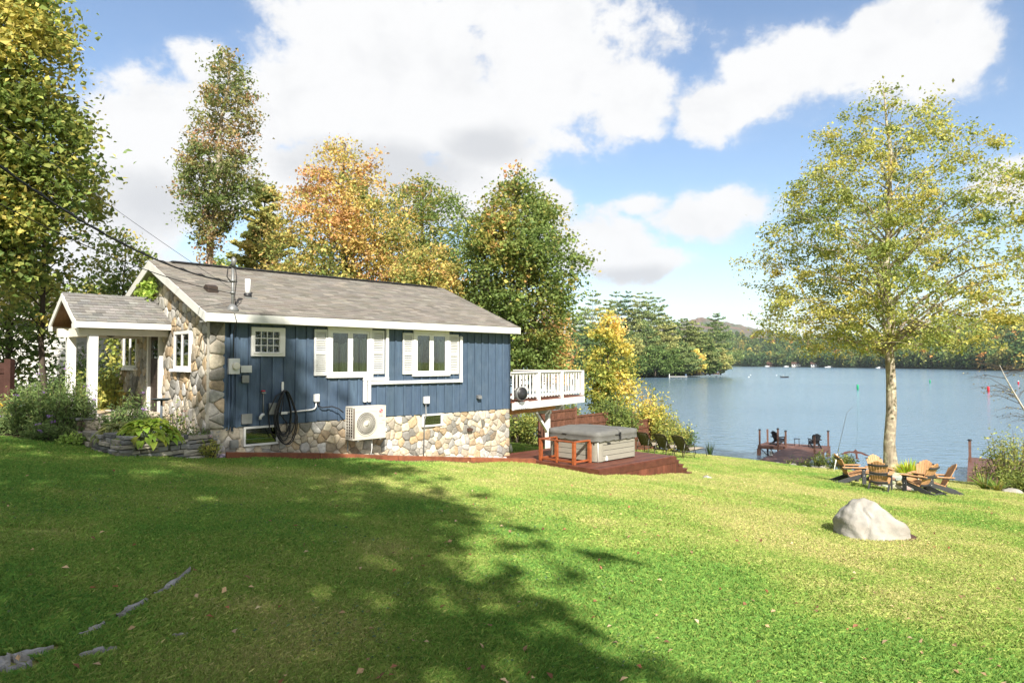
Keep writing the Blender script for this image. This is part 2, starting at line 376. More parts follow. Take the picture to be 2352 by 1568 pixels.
def build_ground():
    xs = np.concatenate([[-4000, -1500, -600, -250, -120], np.arange(-70, -25, 3), np.arange(-25, 34, .5), np.arange(34, 80, 4), [100, 140, 250, 600, 1500, 4000]])
    ys = np.concatenate([[-4000, -1000, -300, -100, -50], np.arange(-30, -1, 2.5), np.arange(0, 48, .5), np.arange(48, 100, 4), [110, 130, 150, 250, 600, 1500, 4000, 6000]])
    X, Y = np.meshgrid(xs, ys); Z = G(X, Y); Z = np.where(Y > 140, -9, Z)
    V = np.stack([X, Y, Z], -1).reshape(-1, 3); nx = len(xs); i = np.arange(len(ys)-1)[:, None]*nx+np.arange(nx-1)[None]
    F = np.stack([i, i+1, i+1+nx, i+nx], -1).reshape(-1, 4)
    o = link_mesh('ground', np_mesh('ground', V, F, smooth=True), ground_material()); tag(o, 'sloping lawn ground running down to the lake', kind='structure')
build_ground()

def water_material():
    m = bpy.data.materials.new('lake_water'); m.use_nodes = True; nt = m.node_tree; N = nt.nodes; L = nt.links; p = N['Principled BSDF']
    p.inputs['Base Color'].default_value = (.11, .18, .25, 1); p.inputs['Roughness'].default_value = .13; p.inputs['IOR'].default_value = 1.45
    tc = N.new('ShaderNodeTexCoord'); mp = N.new('ShaderNodeMapping'); mp.inputs['Scale'].default_value = (.8, 1.15, 1); mp.inputs['Rotation'].default_value = (0, 0, R(14)); L.new(tc.outputs['Object'], mp.inputs[0])
    def noise(s, d):
        n = N.new('ShaderNodeTexNoise'); n.inputs['Scale'].default_value = s; n.inputs['Detail'].default_value = d; n.inputs['Roughness'].default_value = .6; L.new(mp.outputs[0], n.inputs[0]); return n.outputs[0]
    b = N.new('ShaderNodeBump'); mp2 = N.new('ShaderNodeMapping'); mp2.inputs['Scale'].default_value = (.35, 1, 1); L.new(tc.outputs['Object'], mp2.inputs[0]); nn = N.new('ShaderNodeTexNoise'); nn.inputs['Scale'].default_value = .03; nn.inputs['Detail'].default_value = 5; L.new(mp2.outputs[0], nn.inputs[0]); mr = N.new('ShaderNodeMapRange'); L.new(nn.outputs[0], mr.inputs[0]); mr.inputs[1].default_value = .38; mr.inputs[2].default_value = .62; mr.inputs[3].default_value = .35; mr.inputs[4].default_value = 1.0; L.new(mr.outputs[0], b.inputs['Strength']); b.inputs['Distance'].default_value = .20; L.new(noise(.9, 3), b.inputs['Height'])
    b2 = N.new('ShaderNodeBump'); b2.inputs['Strength'].default_value = .5; b2.inputs['Distance'].default_value = .06; L.new(noise(5, 2), b2.inputs['Height']); L.new(b.outputs[0], b2.inputs['Normal'])
    L.new(b2.outputs[0], p.inputs['Normal']); return m
wx, wy0, wy1 = 3500, 25, 5500
wo = link_mesh('lake_water', np_mesh('lake_water', [(-wx, wy0, WATER), (wx, wy0, WATER), (wx, wy1, WATER), (-wx, wy1, WATER)], [(0, 1, 2, 3)]), water_material())
tag(wo, 'rippled blue lake water behind the lawn', kind='structure')
# ---------------------------------------------------------------- vegetation builders
def norm(a): return a/np.maximum(np.linalg.norm(a, axis=-1, keepdims=True), 1e-9)
def leaf_quads(r, P, size, cols, up=.5, aspect=.6, fold=.12, along=None):
    n = len(P); size = np.broadcast_to(np.asarray(size, float), (n,))[:, None]
    nn = norm(r.normal(size=(n, 3))+np.array([0, 0, up*1.7])); t = r.normal(size=(n, 3)) if along is None else along+r.normal(size=(n, 3))*.35
    t = norm(t-nn*(t*nn).sum(1, keepdims=True)); b = np.cross(nn, t)
    V = np.stack([P-t*size*.5, P+b*size*aspect*.5+nn*size*fold, P+t*size*.5, P-b*size*aspect*.5+nn*size*fold], 1).reshape(-1, 3)
    F = np.arange(4*n).reshape(n, 4); return V, F, np.repeat(cols, 4, 0)
def grad(pal, h):
    pal = np.array(pal, float); x = np.clip(h, 0, 1)*(len(pal)-1)
    return np.stack([np.interp(x, np.arange(len(pal)), pal[:, k]) for k in range(3)], 1)
def leaf_cols(r, pal, h, bright=.22):
    c = grad(pal, h)*1.75; c = c*.82+.18*c.mean(1, keepdims=True); return np.clip(c*np.exp(r.normal(size=(len(c), 1))*bright), 0, 1)

GREEN = [(.045, .085, .016), (.07, .12, .022), (.11, .16, .028), (.17, .20, .035)]
YELLOWGREEN = [(.085, .125, .022), (.15, .19, .03), (.27, .27, .04), (.40, .33, .05), (.42, .27, .06)]
MAPLE = [(.075, .125, .022), (.11, .165, .026), (.19, .21, .03), (.36, .30, .04), (.50, .36, .06)]
ORANGE = [(.12, .16, .03), (.27, .25, .045), (.40, .29, .055), (.42, .24, .07), (.37, .17, .07), (.29, .13, .08)]
MIXED = [(.085, .135, .026), (.12, .175, .032), (.15, .18, .03), (.32, .26, .04), (.42, .20, .05), (.36, .12, .06)]
RUSSET = [(.09, .13, .03), (.13, .16, .04), (.20, .17, .05), (.33, .19, .08), (.32, .12, .07)]
YELLOW = [(.12, .16, .02), (.34, .31, .035), (.55, .42, .05), (.60, .36, .08), (.55, .27, .14)]
PINE = [(.030, .062, .020), (.055, .095, .028), (.10, .135, .035), (.17, .175, .05)]
HOLD = {}

def deciduous(name, label, base, H, prof, pal, leaves, lsize, seed, trunk_r=.18, t0=.25, limbs=46, rise=.75, sig=.30, hue=None, lean=(0, 0), bark='bark', cat='tree', group=None,
              up=.45, aspect=.62, tip=.97, clump=.15, flat=.6, clusters=None, inner=.22, ragged=.14, droop=0.0, **_):
    """trunk, limbs and twigs that end in leaf clumps spread through the crown's envelope"""
    r = np.random.default_rng(seed); rnd = random.Random(seed)
    t_ = [p[0] for p in prof]; r_ = [p[1] for p in prof]; ph = r.uniform(0, 6.28, 4)
    def RR(t, az): return np.interp(t, t_, r_)*(1+ragged*np.sin(2*az+ph[0]+3*t)+ragged*.8*np.sin(3*az+ph[1]-9*t)+ragged*.5*np.sin(5*az+ph[2]+17*t))
    root = thing(name, label, cat, base, 0, group); mb = MB(); bx, by = lean
    wob = r.uniform(-1, 1, (12, 2))*.010*H; wob[0] = 0
    def axis(t):
        t = np.asarray(t, float); k = np.clip(t, 0, 1)*10; i = np.minimum(k.astype(int), 10); f = (k-i)[..., None]; w = wob[i]*(1-f)+wob[i+1]*f
        return np.concatenate([np.array([bx, by])*t[..., None]**1.4+w, (H*t)[..., None]], -1)
    ts = np.linspace(0, 1, 13)
    mb.tube([(0, 0, -.3)]+[tuple(axis(t*tip)) for t in ts], [trunk_r*1.5]+[max(trunk_r*(1.12-t)**.95*(1+.30*max(0, .06-t)/.06), .012) for t in ts], 10)
    tmin = max(t0, min(t for t, q in prof if q > .05)); tc = np.linspace(tmin, .99, 200); wt = np.interp(tc, t_, r_)
    # limbs
    cdf = np.cumsum(wt**.8); cdf /= cdf[-1]; LP = []; LR = []
    for i in range(limbs):
        te = float(np.interp((i+rnd.uniform(.1, .9))/limbs, cdf, tc)); az = i*2.39996+rnd.uniform(-.4, .4); R_ = float(RR(te, az))*rnd.uniform(.55, .92)
        s0 = min(max(te-rise*R_/H*rnd.uniform(.7, 1.15), t0*rnd.uniform(.97, 1.1)), te+.01); A = axis(s0); E_ = axis(te); E_ = E_+np.array([math.cos(az)*R_, math.sin(az)*R_, 0]); L = np.linalg.norm(E_-A)
        u = np.linspace(0, 1, 9)[:, None]; P = A+(E_-A)*u+np.array([0, 0, .10-droop])*L*np.sin(math.pi*u)+r.normal(size=(9, 3))*L*.018*np.sin(math.pi*u); lr = max(trunk_r*.40*(1.12-s0)**.9*min(1, L/(.35*max(r_))+.25), .013)
        mb.tube([tuple(p) for p in P], [max(lr*(1-.93*k/8), .006) for k in range(9)], 5, False); LP.append(P[1:]); LR.append(lr*(1-.93*np.arange(1, 9)/8))
    LP.append(axis(np.linspace(t0, .97, 10))); LR.append(np.full(10, trunk_r*.3)); LP = np.concatenate(LP); LR = np.concatenate(LR)
    # clumps
    n = clusters or int(110+leaves/55); cdf2 = np.cumsum(wt**1.75+.02); cdf2 /= cdf2[-1]; tq = np.interp(r.random(n), cdf2, tc); az = r.uniform(0, 6.283, n); q = np.sqrt(inner**2+(1-inner**2)*r.random(n)); R_ = RR(tq, az)*q*.97
    Cc = axis(tq)+np.stack([np.cos(az)*R_, np.sin(az)*R_, 0*R_], 1)
    d = Cc[:, None, :]-LP[None]; D2 = (d**2).sum(-1)+np.where(d[..., 2] < -.1, 1.5*d[..., 2]**2, 0); j = D2.argmin(1)
    for k in range(n):
        p = LP[j[k]]; e = Cc[k]; L = float(np.linalg.norm(e-p)); m_ = (p+e)/2+np.array([0, 0, .06*L]); w = min(float(LR[j[k]])*.6, .03); mb.tube([tuple(p), tuple(m_), tuple(e)], [max(w, .008), max(w*.6, .006), .004], 3, False, False)
    mb.build('trunk', MT[bark], root, recalc=False)
    w = np.exp(r.normal(size=n)*.55); idx = r.choice(n, leaves, p=w/w.sum()); sg = (sig*np.exp(r.normal(size=n)*.25))[idx][:, None]
    back = (r.random((leaves, 1))**2.2)*.55; P = Cc[idx]*(1-back)+LP[j[idx]]*back+r.normal(size=(leaves, 3))*np.array([1, 1, flat])*sg
    hs = r.normal(size=n)*clump; tt = P[:, 2]/H; h = (hue(tt, P) if hue else .5)+hs[idx]+r.normal(size=leaves)*.10
    V, F, C = leaf_quads(r, P, lsize*np.exp(np.clip(r.normal(size=leaves)*.33, -.9, .55)), leaf_cols(r, pal, h), up, aspect)
    link_mesh('crown', np_mesh('crown', V, F, C), MT['leaf'], root)
    return root

def conifer(name, label, base, H, rad, pal, clumps, csize, seed, trunk_r=.22, t0=.12, whorls=22, droop=-.05, cat='tree', group=None, irregular=.35, hue=.45, power=.8, up=.45, bark='darkbark', lean=(0, 0), spread=.28, thick=.05):
    r = np.random.default_rng(seed); rnd = random.Random(seed)
    root = thing(name, label, cat, base, 0, group); mb = MB()
    ax = lambda t: Vector((lean[0]*t, lean[1]*t, H*t))
    mb.tube([ax(0)-Vector((0, 0, .4)), ax(.25), ax(.5), ax(.75), ax(1)], [trunk_r*1.2, trunk_r*.9, trunk_r*.62, trunk_r*.34, .02], 7)
    S = []; E = []; w = []; hh = []
    for i in range(whorls):
        t = t0+(.985-t0)*((i+rnd.uniform(-.25, .25))/(whorls-1)) if i else t0; t = min(max(t, t0), .985)
        nb = 6 if t < .85 else 5; a0 = rnd.uniform(0, 6.3); hw = rnd.gauss(0, .10)
        for k in range(nb):
            if rnd.random() < irregular*.35: continue
            az = a0+6.283*k/nb+rnd.uniform(-.35, .35)
            shape = min(1.0, (t-t0+.10)/.25)*(1-t)**power
            L = rad*shape*rnd.uniform(1-irregular, 1+irregular*.5)*1.15+.04*H*(t > .9)*.35+.15
            p = ax(t); d = Vector((math.cos(az), math.sin(az), droop+.45*max(0, t-.6)))
            e = p+d*L; mb.tube([p, p.lerp(e, .5)-Vector((0, 0, .04*L)), e+Vector((0, 0, .06*L))], [trunk_r*.16*(1.1-t)+.012, trunk_r*.1*(1.1-t)+.008, .006], 4, False, False)
            S.append(p.lerp(e, .18)); E.append(e+Vector((0, 0, .06*L))); w.append(L**1.25+.1); hh.append(hw+rnd.gauss(0, .06))
    mb.build('trunk', MT[bark], root, recalc=False)
    S = np.array(S); E = np.array(E); w = np.array(w); idx = r.choice(len(S), clumps, p=w/w.sum()); u = r.random((clumps, 1))**.62
    D = E[idx]-S[idx]; Ln = np.linalg.norm(D, axis=1, keepdims=True); side = norm(np.cross(D, np.array([0, 0, 1.0])))
    P = S[idx]+D*u+side*r.normal(size=(clumps, 1))*Ln*spread*(1.05-u*.75)+np.stack([np.zeros(clumps), np.zeros(clumps), np.abs(r.normal(size=clumps))*Ln[:, 0]*thick-Ln[:, 0]*.01], 1)
    h = hue+np.array(hh)[idx]+r.normal(size=clumps)*.12+.1*(u[:, 0]-.5)
    V, F, C = leaf_quads(r, P, csize*np.exp(r.normal(size=clumps)*.25), leaf_cols(r, pal, h, .2), up, .5, .18, along=norm(D)+np.array([0, 0, .25]))
    link_mesh('crown', np_mesh('crown', V, F, C), MT['needle'], root)
    return root

def shrub(name, label, base, rx, h, pal, leaves, lsize, seed, cat='shrub', group=None, nst=16, hue=.4, up=.35, ry=None, open_=.3, flowers=0, fcols=None, fsize=.04, stem_r=.010, aspect=.5, fname='flower', stem='darkbark', top=0.0):
    r = np.random.default_rng(seed); rnd = random.Random(seed); ry = ry or rx
    root = thing(name, label, cat, base, 0, group); mb = MB(); S = []; E = []
    for i in range(nst):
        a = i*2.4+rnd.uniform(-.4, .4); q = math.sqrt((i+.5)/nst); hh = h*(1-.45*q*q)*rnd.uniform(.75, 1.05)
        e = Vector((math.cos(a)*rx*q, math.sin(a)*ry*q, hh)); b = Vector((math.cos(a)*rx*q*.3, math.sin(a)*ry*q*.3, -.05)); m = b.lerp(e, .5)+Vector((math.cos(a)*rx*.12, math.sin(a)*ry*.12, h*.08))
        mb.tube([b, m, e], [stem_r*1.5, stem_r, stem_r*.4], 4, False, False); S += [b.lerp(m, .3), m]; E += [m, e]
        for k in range(3):
            p = b.lerp(m, rnd.uniform(.4, 1)) if k else m; q2 = p+Vector((rnd.uniform(-1, 1)*rx*.35, rnd.uniform(-1, 1)*ry*.35, rnd.uniform(.05, .35)*h))
            mb.tube([p, q2], [stem_r*.6, stem_r*.3], 3, False, False); S.append(p); E.append(q2)
    mb.build('stem', MT[stem], root, recalc=False)
    S = np.array(S); E = np.array(E); idx = r.integers(0, len(S), leaves); u = r.random((leaves, 1))
    P = S[idx]*(1-u)+E[idx]*u+r.normal(size=(leaves, 3))*np.array([rx, ry, h*.6])*open_*.42; P[:, 2] = np.abs(P[:, 2]-.02)+.02
    hs = r.normal(size=len(S))*.14; hv = hue+hs[idx]+r.normal(size=leaves)*.1+top*(P[:, 2]/h-.5)
    V, F, C = leaf_quads(r, P, lsize*np.exp(r.normal(size=leaves)*.25), leaf_cols(r, pal, hv), up, aspect)
    link_mesh('foliage', np_mesh('foliage', V, F, C), MT['leaf'], root)
    for k in range(flowers):
        e = E[rnd.randrange(len(E))]; p = Vector(e)+Vector((rnd.uniform(-.06, .06), rnd.uniform(-.06, .06), rnd.uniform(.0, .10)))
        nf = 14; pp = np.array(p)+r.normal(size=(nf, 3))*fsize*np.array([.75, .75, .35]); c = np.array(fcols[rnd.randrange(len(fcols))])[None]*np.exp(r.normal(size=(nf, 1))*.15)
        V, F, C = leaf_quads(r, pp, fsize, np.clip(c, 0, 1), .8, .7)
        link_mesh(fname, np_mesh(fname, V, F, C), MT['petal'], root)
    return root

def broad_leaf(L, Wd, droop, k=6):
    """one arching broad leaf along +x, as rows of (left, mid, right)"""
    rows = []
    for i in range(k):
        t = i/(k-1); w = Wd*math.sin(math.pi*min(1, t*.93+.08))**.75*(1-.15*t); w = max(w, .002) if i < k-1 else .002
        x = L*(t-.18*droop*t*t); z = L*(.42*t-droop*t*t*.95)
        rows.append([(x, -w/2, z+w*.16), (x, 0, z), (x, w/2, z+w*.16)])
    return rows
def hosta(label, base, rad, n, seed, edge, mid, group=None, L=.32, Wd=.2):
    r = random.Random(seed); root = thing('hosta', label, 'plant', base, 0, group)
    V = []; F = []; C = []
    for i in range(n):
        q = (i+.5)/n; a = i*2.39996+r.uniform(-.3, .3); Ln = L*r.uniform(.8, 1.2); rows = broad_leaf(Ln, Wd*r.uniform(.8, 1.15), .35+.75*q, 7)
        st = Vector((math.cos(a)*rad*(q**.6)*.72, math.sin(a)*rad*(q**.6)*.72, rad*(.62-.52*q)+r.uniform(-.03, .03)))
        M = Matrix.Rotation(a+r.uniform(-.25, .25), 3, 'Z') @ Matrix.Rotation(r.uniform(-.2, .2), 3, 'X'); b = len(V); br = math.exp(r.gauss(0, .15))
        yel = max(0, r.gauss(.15, .25))
        for j, row in enumerate(rows):
            for s, p in enumerate(row):
                V.append(st+M @ Vector(p)); c = mid if s == 1 else edge
                c = [c[0]*(1-yel)+.38*yel, c[1]*(1-yel)+.34*yel, c[2]*(1-yel)+.05*yel]
                C.append([min(1, x*br) for x in c])
        for j in range(len(rows)-1):
            for s in (0, 1): F.append((b+j*3+s, b+j*3+s+1, b+j*3+s+4, b+j*3+s+3))
    link_mesh('foliage', np_mesh('foliage', np.array([tuple(v) for v in V]), F, np.array(C), True), MT['leaf'], root)
    mb = MB()
    for i in range(10):
        a = i*.63; mb.tube([(0, 0, -.05), (math.cos(a)*rad*.25, math.sin(a)*rad*.25, rad*.35)], [.012, .006], 4, False)
    mb.cur = (.1, .15, .03); mb.build('stem', MT['leaf'], root, recalc=False)
    return root
# ---------------------------------------------------------------- the blue house
def voronoi(sites, poly, win=(), nb=28):
    """Voronoi cells of sites clipped to a convex polygon"""
    S = np.array(sites); out = []
    for i, s in enumerate(S):
        d = ((S-s)**2).sum(1); near = np.argsort(d)[1:nb+1]; P = [tuple(p) for p in poly]
        for j in near:
            m = (S[j]+s)/2; n = S[j]-s; Q = []
            for k in range(len(P)):
                a = P[k]; b = P[(k+1) % len(P)]; da = (a[0]-m[0])*n[0]+(a[1]-m[1])*n[1]; db = (b[0]-m[0])*n[0]+(b[1]-m[1])*n[1]
                if da <= 0: Q.append(a)
                if da*db < 0: t = da/(da-db); Q.append((a[0]+(b[0]-a[0])*t, a[1]+(b[1]-a[1])*t))
            P = Q
            if len(P) < 3: break
        if len(P) >= 3: out.append((s, P))
    return out
STONES = [(.40, .37, .32), (.46, .42, .35), (.30, .30, .29), (.37, .37, .37), (.50, .46, .38), (.42, .33, .22), (.33, .27, .20), (.22, .22, .21), (.47, .41, .33), (.43, .43, .43), (.55, .52, .46)]
def stone_face(mb, poly, size, seed, mapf, holes=(), stretch=1.0, nb=28, depth=.045, warm=0.0, dark=1.0):
    r = random.Random(seed); xs = [p[0] for p in poly]; ys = [p[1] for p in poly]; sites = []
    n = int((max(xs)-min(xs))*(max(ys)-min(ys))/size**2*1.15); tries = 0
    while len(sites) < n and tries < n*40:
        tries += 1; p = (r.uniform(min(xs), max(xs)), r.uniform(min(ys), max(ys))); dmin = size*r.choice((.42, .62, .8, 1.0))
        if all(((p[0]-q[0])/1.0)**2+((p[1]-q[1])/stretch)**2 > dmin**2 for q in sites): sites.append(p)
    for s, P in voronoi(sites, poly, nb=nb):
        cx = sum(p[0] for p in P)/len(P); cy = sum(p[1] for p in P)/len(P)
        if any(a-.02 < cx < b+.02 and c-.02 < cy < d+.02 for a, b, c, d in holes): continue
        Q = []
        for k in range(len(P)):                                   # cut corners so the stone reads rounded
            a = P[k]; b = P[(k+1) % len(P)]; l = math.hypot(b[0]-a[0], b[1]-a[1])
            if l < .015: continue
            f = r.uniform(.07, .22)
            Q += [(a[0]+(b[0]-a[0])*f, a[1]+(b[1]-a[1])*f), (a[0]+(b[0]-a[0])*(1-f), a[1]+(b[1]-a[1])*(1-f))]
        if len(Q) < 5: continue
        for a, b, c, d in holes:
            Q = [(min(x, a) if (a < x < b and c < y < d and cx < a) else max(x, b) if (a < x < b and c < y < d and cx > b) else x,
                  min(y, c) if (a < x < b and c < y < d and cy < c) else max(y, d) if (a < x < b and c < y < d and cy > d) else y) for x, y in Q]
        c0 = r.choice(STONES); k = math.exp(r.gauss(0, .18))*dark; w = warm*r.random()
        mb.cur = (min(1, c0[0]*k*(1+.25*w)), min(1, c0[1]*k*(1+.05*w)), min(1, c0[2]*k*(1-.2*w)))
        dz = depth*r.uniform(.55, 1.25); nq = len(Q); rings = []
        for sc_, h in ((.985, -.01), (.955, .60), (.84, .92), (.5, 1.0)):
            rings.append([mapf(cx+(x-cx)*sc_, cy+(y-cy)*sc_, dz*h*(1+.1*r.uniform(-1, 1))) for x, y in Q])
        vs = [v for ring in rings for v in ring]; fs = []
        for a in range(3):
            for q in range(nq): fs.append((a*nq+q, a*nq+(q+1) % nq, (a+1)*nq+(q+1) % nq, (a+1)*nq+q))
        fs.append(tuple(range(3*nq, 4*nq))); mb.add(vs, fs, True)
    mb.cur = (1, 1, 1)

HB = -2.05; HL = 9.21; HW = 6.8; OVE = .35; OVR = .25; RIDGE_V = 3.4; PITCH = .398; EAVE = 1.06
ZO = Vector((0, 0, -HB))
house = thing('blue_cottage', 'single storey cottage with blue board siding, fieldstone base and grey shingle roof', 'house', tuple(hp(0, 0, HB)), PHI)
def hpart(mb, name, mat, parent=None, **k):
    """parts of the house are written in house coordinates with z measured from the eye"""
    if parent is None or parent is house: return mb.build(name, MT[mat] if isinstance(mat, str) else mat, house, tuple(ZO), **k)
    return mb.build(name, MT[mat] if isinstance(mat, str) else mat, parent, **k)
def zroof(v): return EAVE+PITCH*(min(v, 2*RIDGE_V-v)+OVE)
SB = lambda u: -1.465                                             # bottom edge of the siding
GB = lambda u: -2.06-.106*u                                       # ground along the long wall
def build_walls():
    # boards and battens of the long wall
    r = random.Random(3); mb = MB(); x = .28; w = .287; k = 0
    top = zroof(0)-.16
    while x < HL-.01:
        x1 = min(x+w, HL); c = math.exp(r.gauss(0, .09)); mb.cur = (c, c, c*r.uniform(.96, 1.05)); zb = SB(x)+r.uniform(-.012, .012)
        mb.box(x+.003, x1-.003, -.022+r.uniform(-.003, .003), .10, zb, top)
        c = math.exp(r.gauss(0, .09)); mb.cur = (c, c, c); o = .062
        mb.box(x-.03, x+.033, -.045, -.021, zb-.0+r.uniform(-.03, .015), top); x = x1
    mb.box(HL-.05, HL, -.045, -.021, SB(HL), top)
    mb.cur = (.9, .9, .9); mb.box(HL-.1, HL-.001, .10, HW-.02, -1.465, .95)      # far gable siding
    mb.prism([(0.1, .95), (HW-.1, .95), (RIDGE_V, zroof(RIDGE_V)-.12)], HL-.09, HL-.006, 0)
    mb.box(.3, HL-.1, HW-.1, HW, -2.6, top)                        # back wall
    hpart(mb, 'siding', 'blue')
    # stone base under the long wall, and quoins at its near end
    m = MB(); m.m = 0
    m.prism([(.0, -2.4), (HL-.02, -3.35), (HL-.02, -1.47), (.0, -1.47)], .02, .32, 1)
    m.box(HL-.32, HL-.02, .32, HW-.02, -3.35, -1.47); m.box(-.03, .28, -.034, .15, -1.469, .87)
    hpart(m, 'mortar_bed', 'mortar')
    m = MB(); poly = [(.0, -2.25), (HL, -3.2), (HL, -1.475), (.0, -1.475)]
    holes = [(.70, 1.58, -1.93, -1.40), (5.74, 6.50, -1.84, -1.38)]
    stone_face(m, poly, .215, 21, lambda x, y, d: (x, .02-d, y), holes, depth=.042, warm=.3)
    m2y = [(.34, -3.25), (HW, -3.0), (HW, -1.475), (.34, -1.475)]
    stone_face(m, [(.0, -3.3), (1.2, -3.3), (1.2, -1.475), (.0, -1.475)], .24, 5, lambda x, y, d: (HL-.02+d, x+.02, y), depth=.04)
    stone_face(m, [(-.05, -1.475), (.285, -1.475), (.285, .88), (-.05, .88)], .27, 71, lambda x, y, d: (x, -.035-d, y), nb=20, depth=.05, warm=.2, dark=.85)
    m.cur = (1, 1, 1)
    hpart(m, 'stone_foundation', 'stone', bevel=.0)
    # gable wall of fieldstone
    m = MB(); m.prism([(.0, -2.4), (HW, -2.1), (HW, zroof(HW)-.12), (RIDGE_V, zroof(RIDGE_V)-.14), (.0, zroof(0)-.12)], .035, .34, 0)
    hpart(m, 'gable_mortar', 'mortar')
    m = MB(); poly = [(.0, -2.25), (HW, -2.0), (HW, zroof(HW)-.12), (RIDGE_V, zroof(RIDGE_V)-.14), (.0, zroof(0)-.12)]
    stone_face(m, poly, .25, 44, lambda x, y, d: (.035-d, x, y), [(1.17, 2.27, -.20, .74), (3.10, 4.16, -1.6, .86), (5.12, 6.37, -.20, .84)], depth=.05, warm=.25, dark=1.0)
    stone_face(m, [(.02, -2.25), (.25, -2.25), (.25, -1.5), (.02, -1.5)], .2, 9, lambda x, y, d: (x-.02, .0-d, y), depth=.05)
    hpart(m, 'gable_stonework', 'stone')
build_walls()

def shingled(mb, u0, u1, f, slope_len, seed, expo=.145, tab=.30, th=.007):
    """courses of shingle tabs; f(u, s, h) maps a spot s metres up the slope to a point h proud of the deck"""
    r = random.Random(seed); n = int(slope_len/expo)+1; jit = 0
    for i in range(n):
        s0 = i*expo; s1 = min(s0+expo*1.12, slope_len+.005); off = (i % 2)*tab*.5+r.uniform(-.02, .02); u = u0-off
        if s0 >= slope_len: break
        while u < u1:
            a = max(u, u0); b = min(u+tab, u1); u += tab
            if b-a < .02: continue
            k = math.exp(r.gauss(0, .13)); mb.cur = (k*r.uniform(.97, 1.05), k, k*r.uniform(.95, 1.04)); d0 = r.uniform(-.006, .004); h0 = th*r.uniform(1.1, 1.9)
            v = [f(a+.002, s0+d0, 0), f(b-.002, s0+d0, 0), f(b-.002, s0+d0, h0), f(a+.002, s0+d0, h0), f(a+.002, s1, .002), f(b-.002, s1, .002)]
            mb.add(v, [(0, 1, 2, 3), (3, 2, 5, 4), (0, 3, 4), (1, 5, 2)])
    mb.cur = (1, 1, 1)
def build_roof():
    L = (RIDGE_V+OVE)*math.hypot(1, PITCH); c = 1/math.hypot(1, PITCH); s = PITCH*c; u0, u1 = -OVR-.02, HL+.09+.02
    nrm = Vector((0, -s, c)); nrm2 = Vector((0, s, c))
    mb = MB()
    shingled(mb, u0, u1, lambda u, t, h: Vector((u, -OVE-.02+t*c, EAVE-.008+t*s))+nrm*(h+.004), L+.02, 1)
    shingled(mb, u0, u1, lambda u, t, h: Vector((u, 2*RIDGE_V+OVE+.02-t*c, EAVE-.008+t*s))+nrm2*(h+.004), L+.02, 2, tab=.6, expo=.29)
    zr = zroof(RIDGE_V)
    for i in range(32):                                           # ridge caps
        a = u0+i*.3; b = min(a+.31, u1); k = random.Random(i).uniform(.8, 1.1); mb.cur = (k, k, k)
        mb.add([(a, RIDGE_V-.15, zr-.045), (b, RIDGE_V-.15, zr-.05), (b, RIDGE_V, zr+.018), (a, RIDGE_V, zr+.026), (a, RIDGE_V+.15, zr-.045), (b, RIDGE_V+.15, zr-.05)], [(0, 1, 2, 3), (3, 2, 5, 4)])
    roof = hpart(mb, 'roof', 'shingle', recalc=False)
    # sheathing under the shingles
    m = MB(); e = .03
    pv = [(-OVE, EAVE-.012), (RIDGE_V, zr-.012), (2*RIDGE_V+OVE, EAVE-.012), (2*RIDGE_V+OVE, EAVE-.05), (RIDGE_V, zr-.07), (-OVE, EAVE-.05)]
    m.prism(pv, u0+.02, u1-.02, 0); hpart(m, 'roof_deck', 'cream')
    # fascia boards along the eave and up both rakes
    m = MB(); m.box(-OVR, HL+.09, -OVE-.028, -OVE, EAVE-.195, EAVE-.013); m.box(-OVR, HL+.09, -OVE, -.0, EAVE-.20, EAVE-.185)
    hpart(m, 'eave_fascia', 'weathered')
    for nm, ua, ub in (('rake_board', -OVR-.03, -OVR), ('rake_board', HL+.09, HL+.115)):
        m = MB()
        m.prism([(-OVE-.03, EAVE-.21), (-OVE-.03, EAVE-.012), (RIDGE_V, zr-.002), (RIDGE_V, zr-.225)], ua, ub, 0)
        m.prism([(2*RIDGE_V+OVE+.03, EAVE-.21), (RIDGE_V, zr-.225), (RIDGE_V, zr-.002), (2*RIDGE_V+OVE+.03, EAVE-.012)], ua, ub, 0)
        hpart(m, nm, 'weathered')
    # black vent strip on the ridge
    m = MB(); m.box(.25, HL-.25, RIDGE_V-.12, RIDGE_V+.12, zr+.0, zr+.045); hpart(m, 'ridge_vent', 'black', bevel=.01)
    # plumbing stack, dark box vent, service mast
    def on(u, v): return Vector((u, v, zroof(v)))
    p = on(1.22, .95); m = MB(); m.tube([p, p+Vector((0, 0, .42))], .065, 12); m.m = 1; m.lathe([(.11, -.04), (.085, .07), (.07, .08)], 12, p); m.m = 2
    m.box(p.x-.16, p.x+.16, p.y-.2, p.y+.12, p.z-.07, p.z-.03); hpart(m, 'vent_stack', [MT['vinyl'], MT['black'], MT['metal']])
    p = on(.42, 1.15); m = MB(); m.prism([(p.y-.13, p.z-.04), (p.y-.13, p.z+.11), (p.y+.02, p.z+.16), (p.y+.15, p.z+.12), (p.y+.15, p.z+.04)], p.x-.12, p.x+.12, 0); hpart(m, 'box_vent', 'doorwood', bevel=.01)
    p = on(.42, -.1); m = MB(); x, y, z = p
    m.tube([(x, y, z-.2), (x, y, z+1.02)], .030, 10); m.tube([(x, y-.02, z+.95), (x, y-.05, z+1.10), (x, y-.02, z+1.16)], [.04, .06, .035], 10)
    for q in (.35, .62): m.lathe([(.055, 0), (.055, .05)], 10, (x, y, z+q))
    m.tube([(x-.12, y, z+.62), (x+.10, y, z+.62)], .018, 6); m.m = 1; m.lathe([(.17, -.06), (.10, .06), (.05, .12)], 12, (x, y, z)); m.m = 2
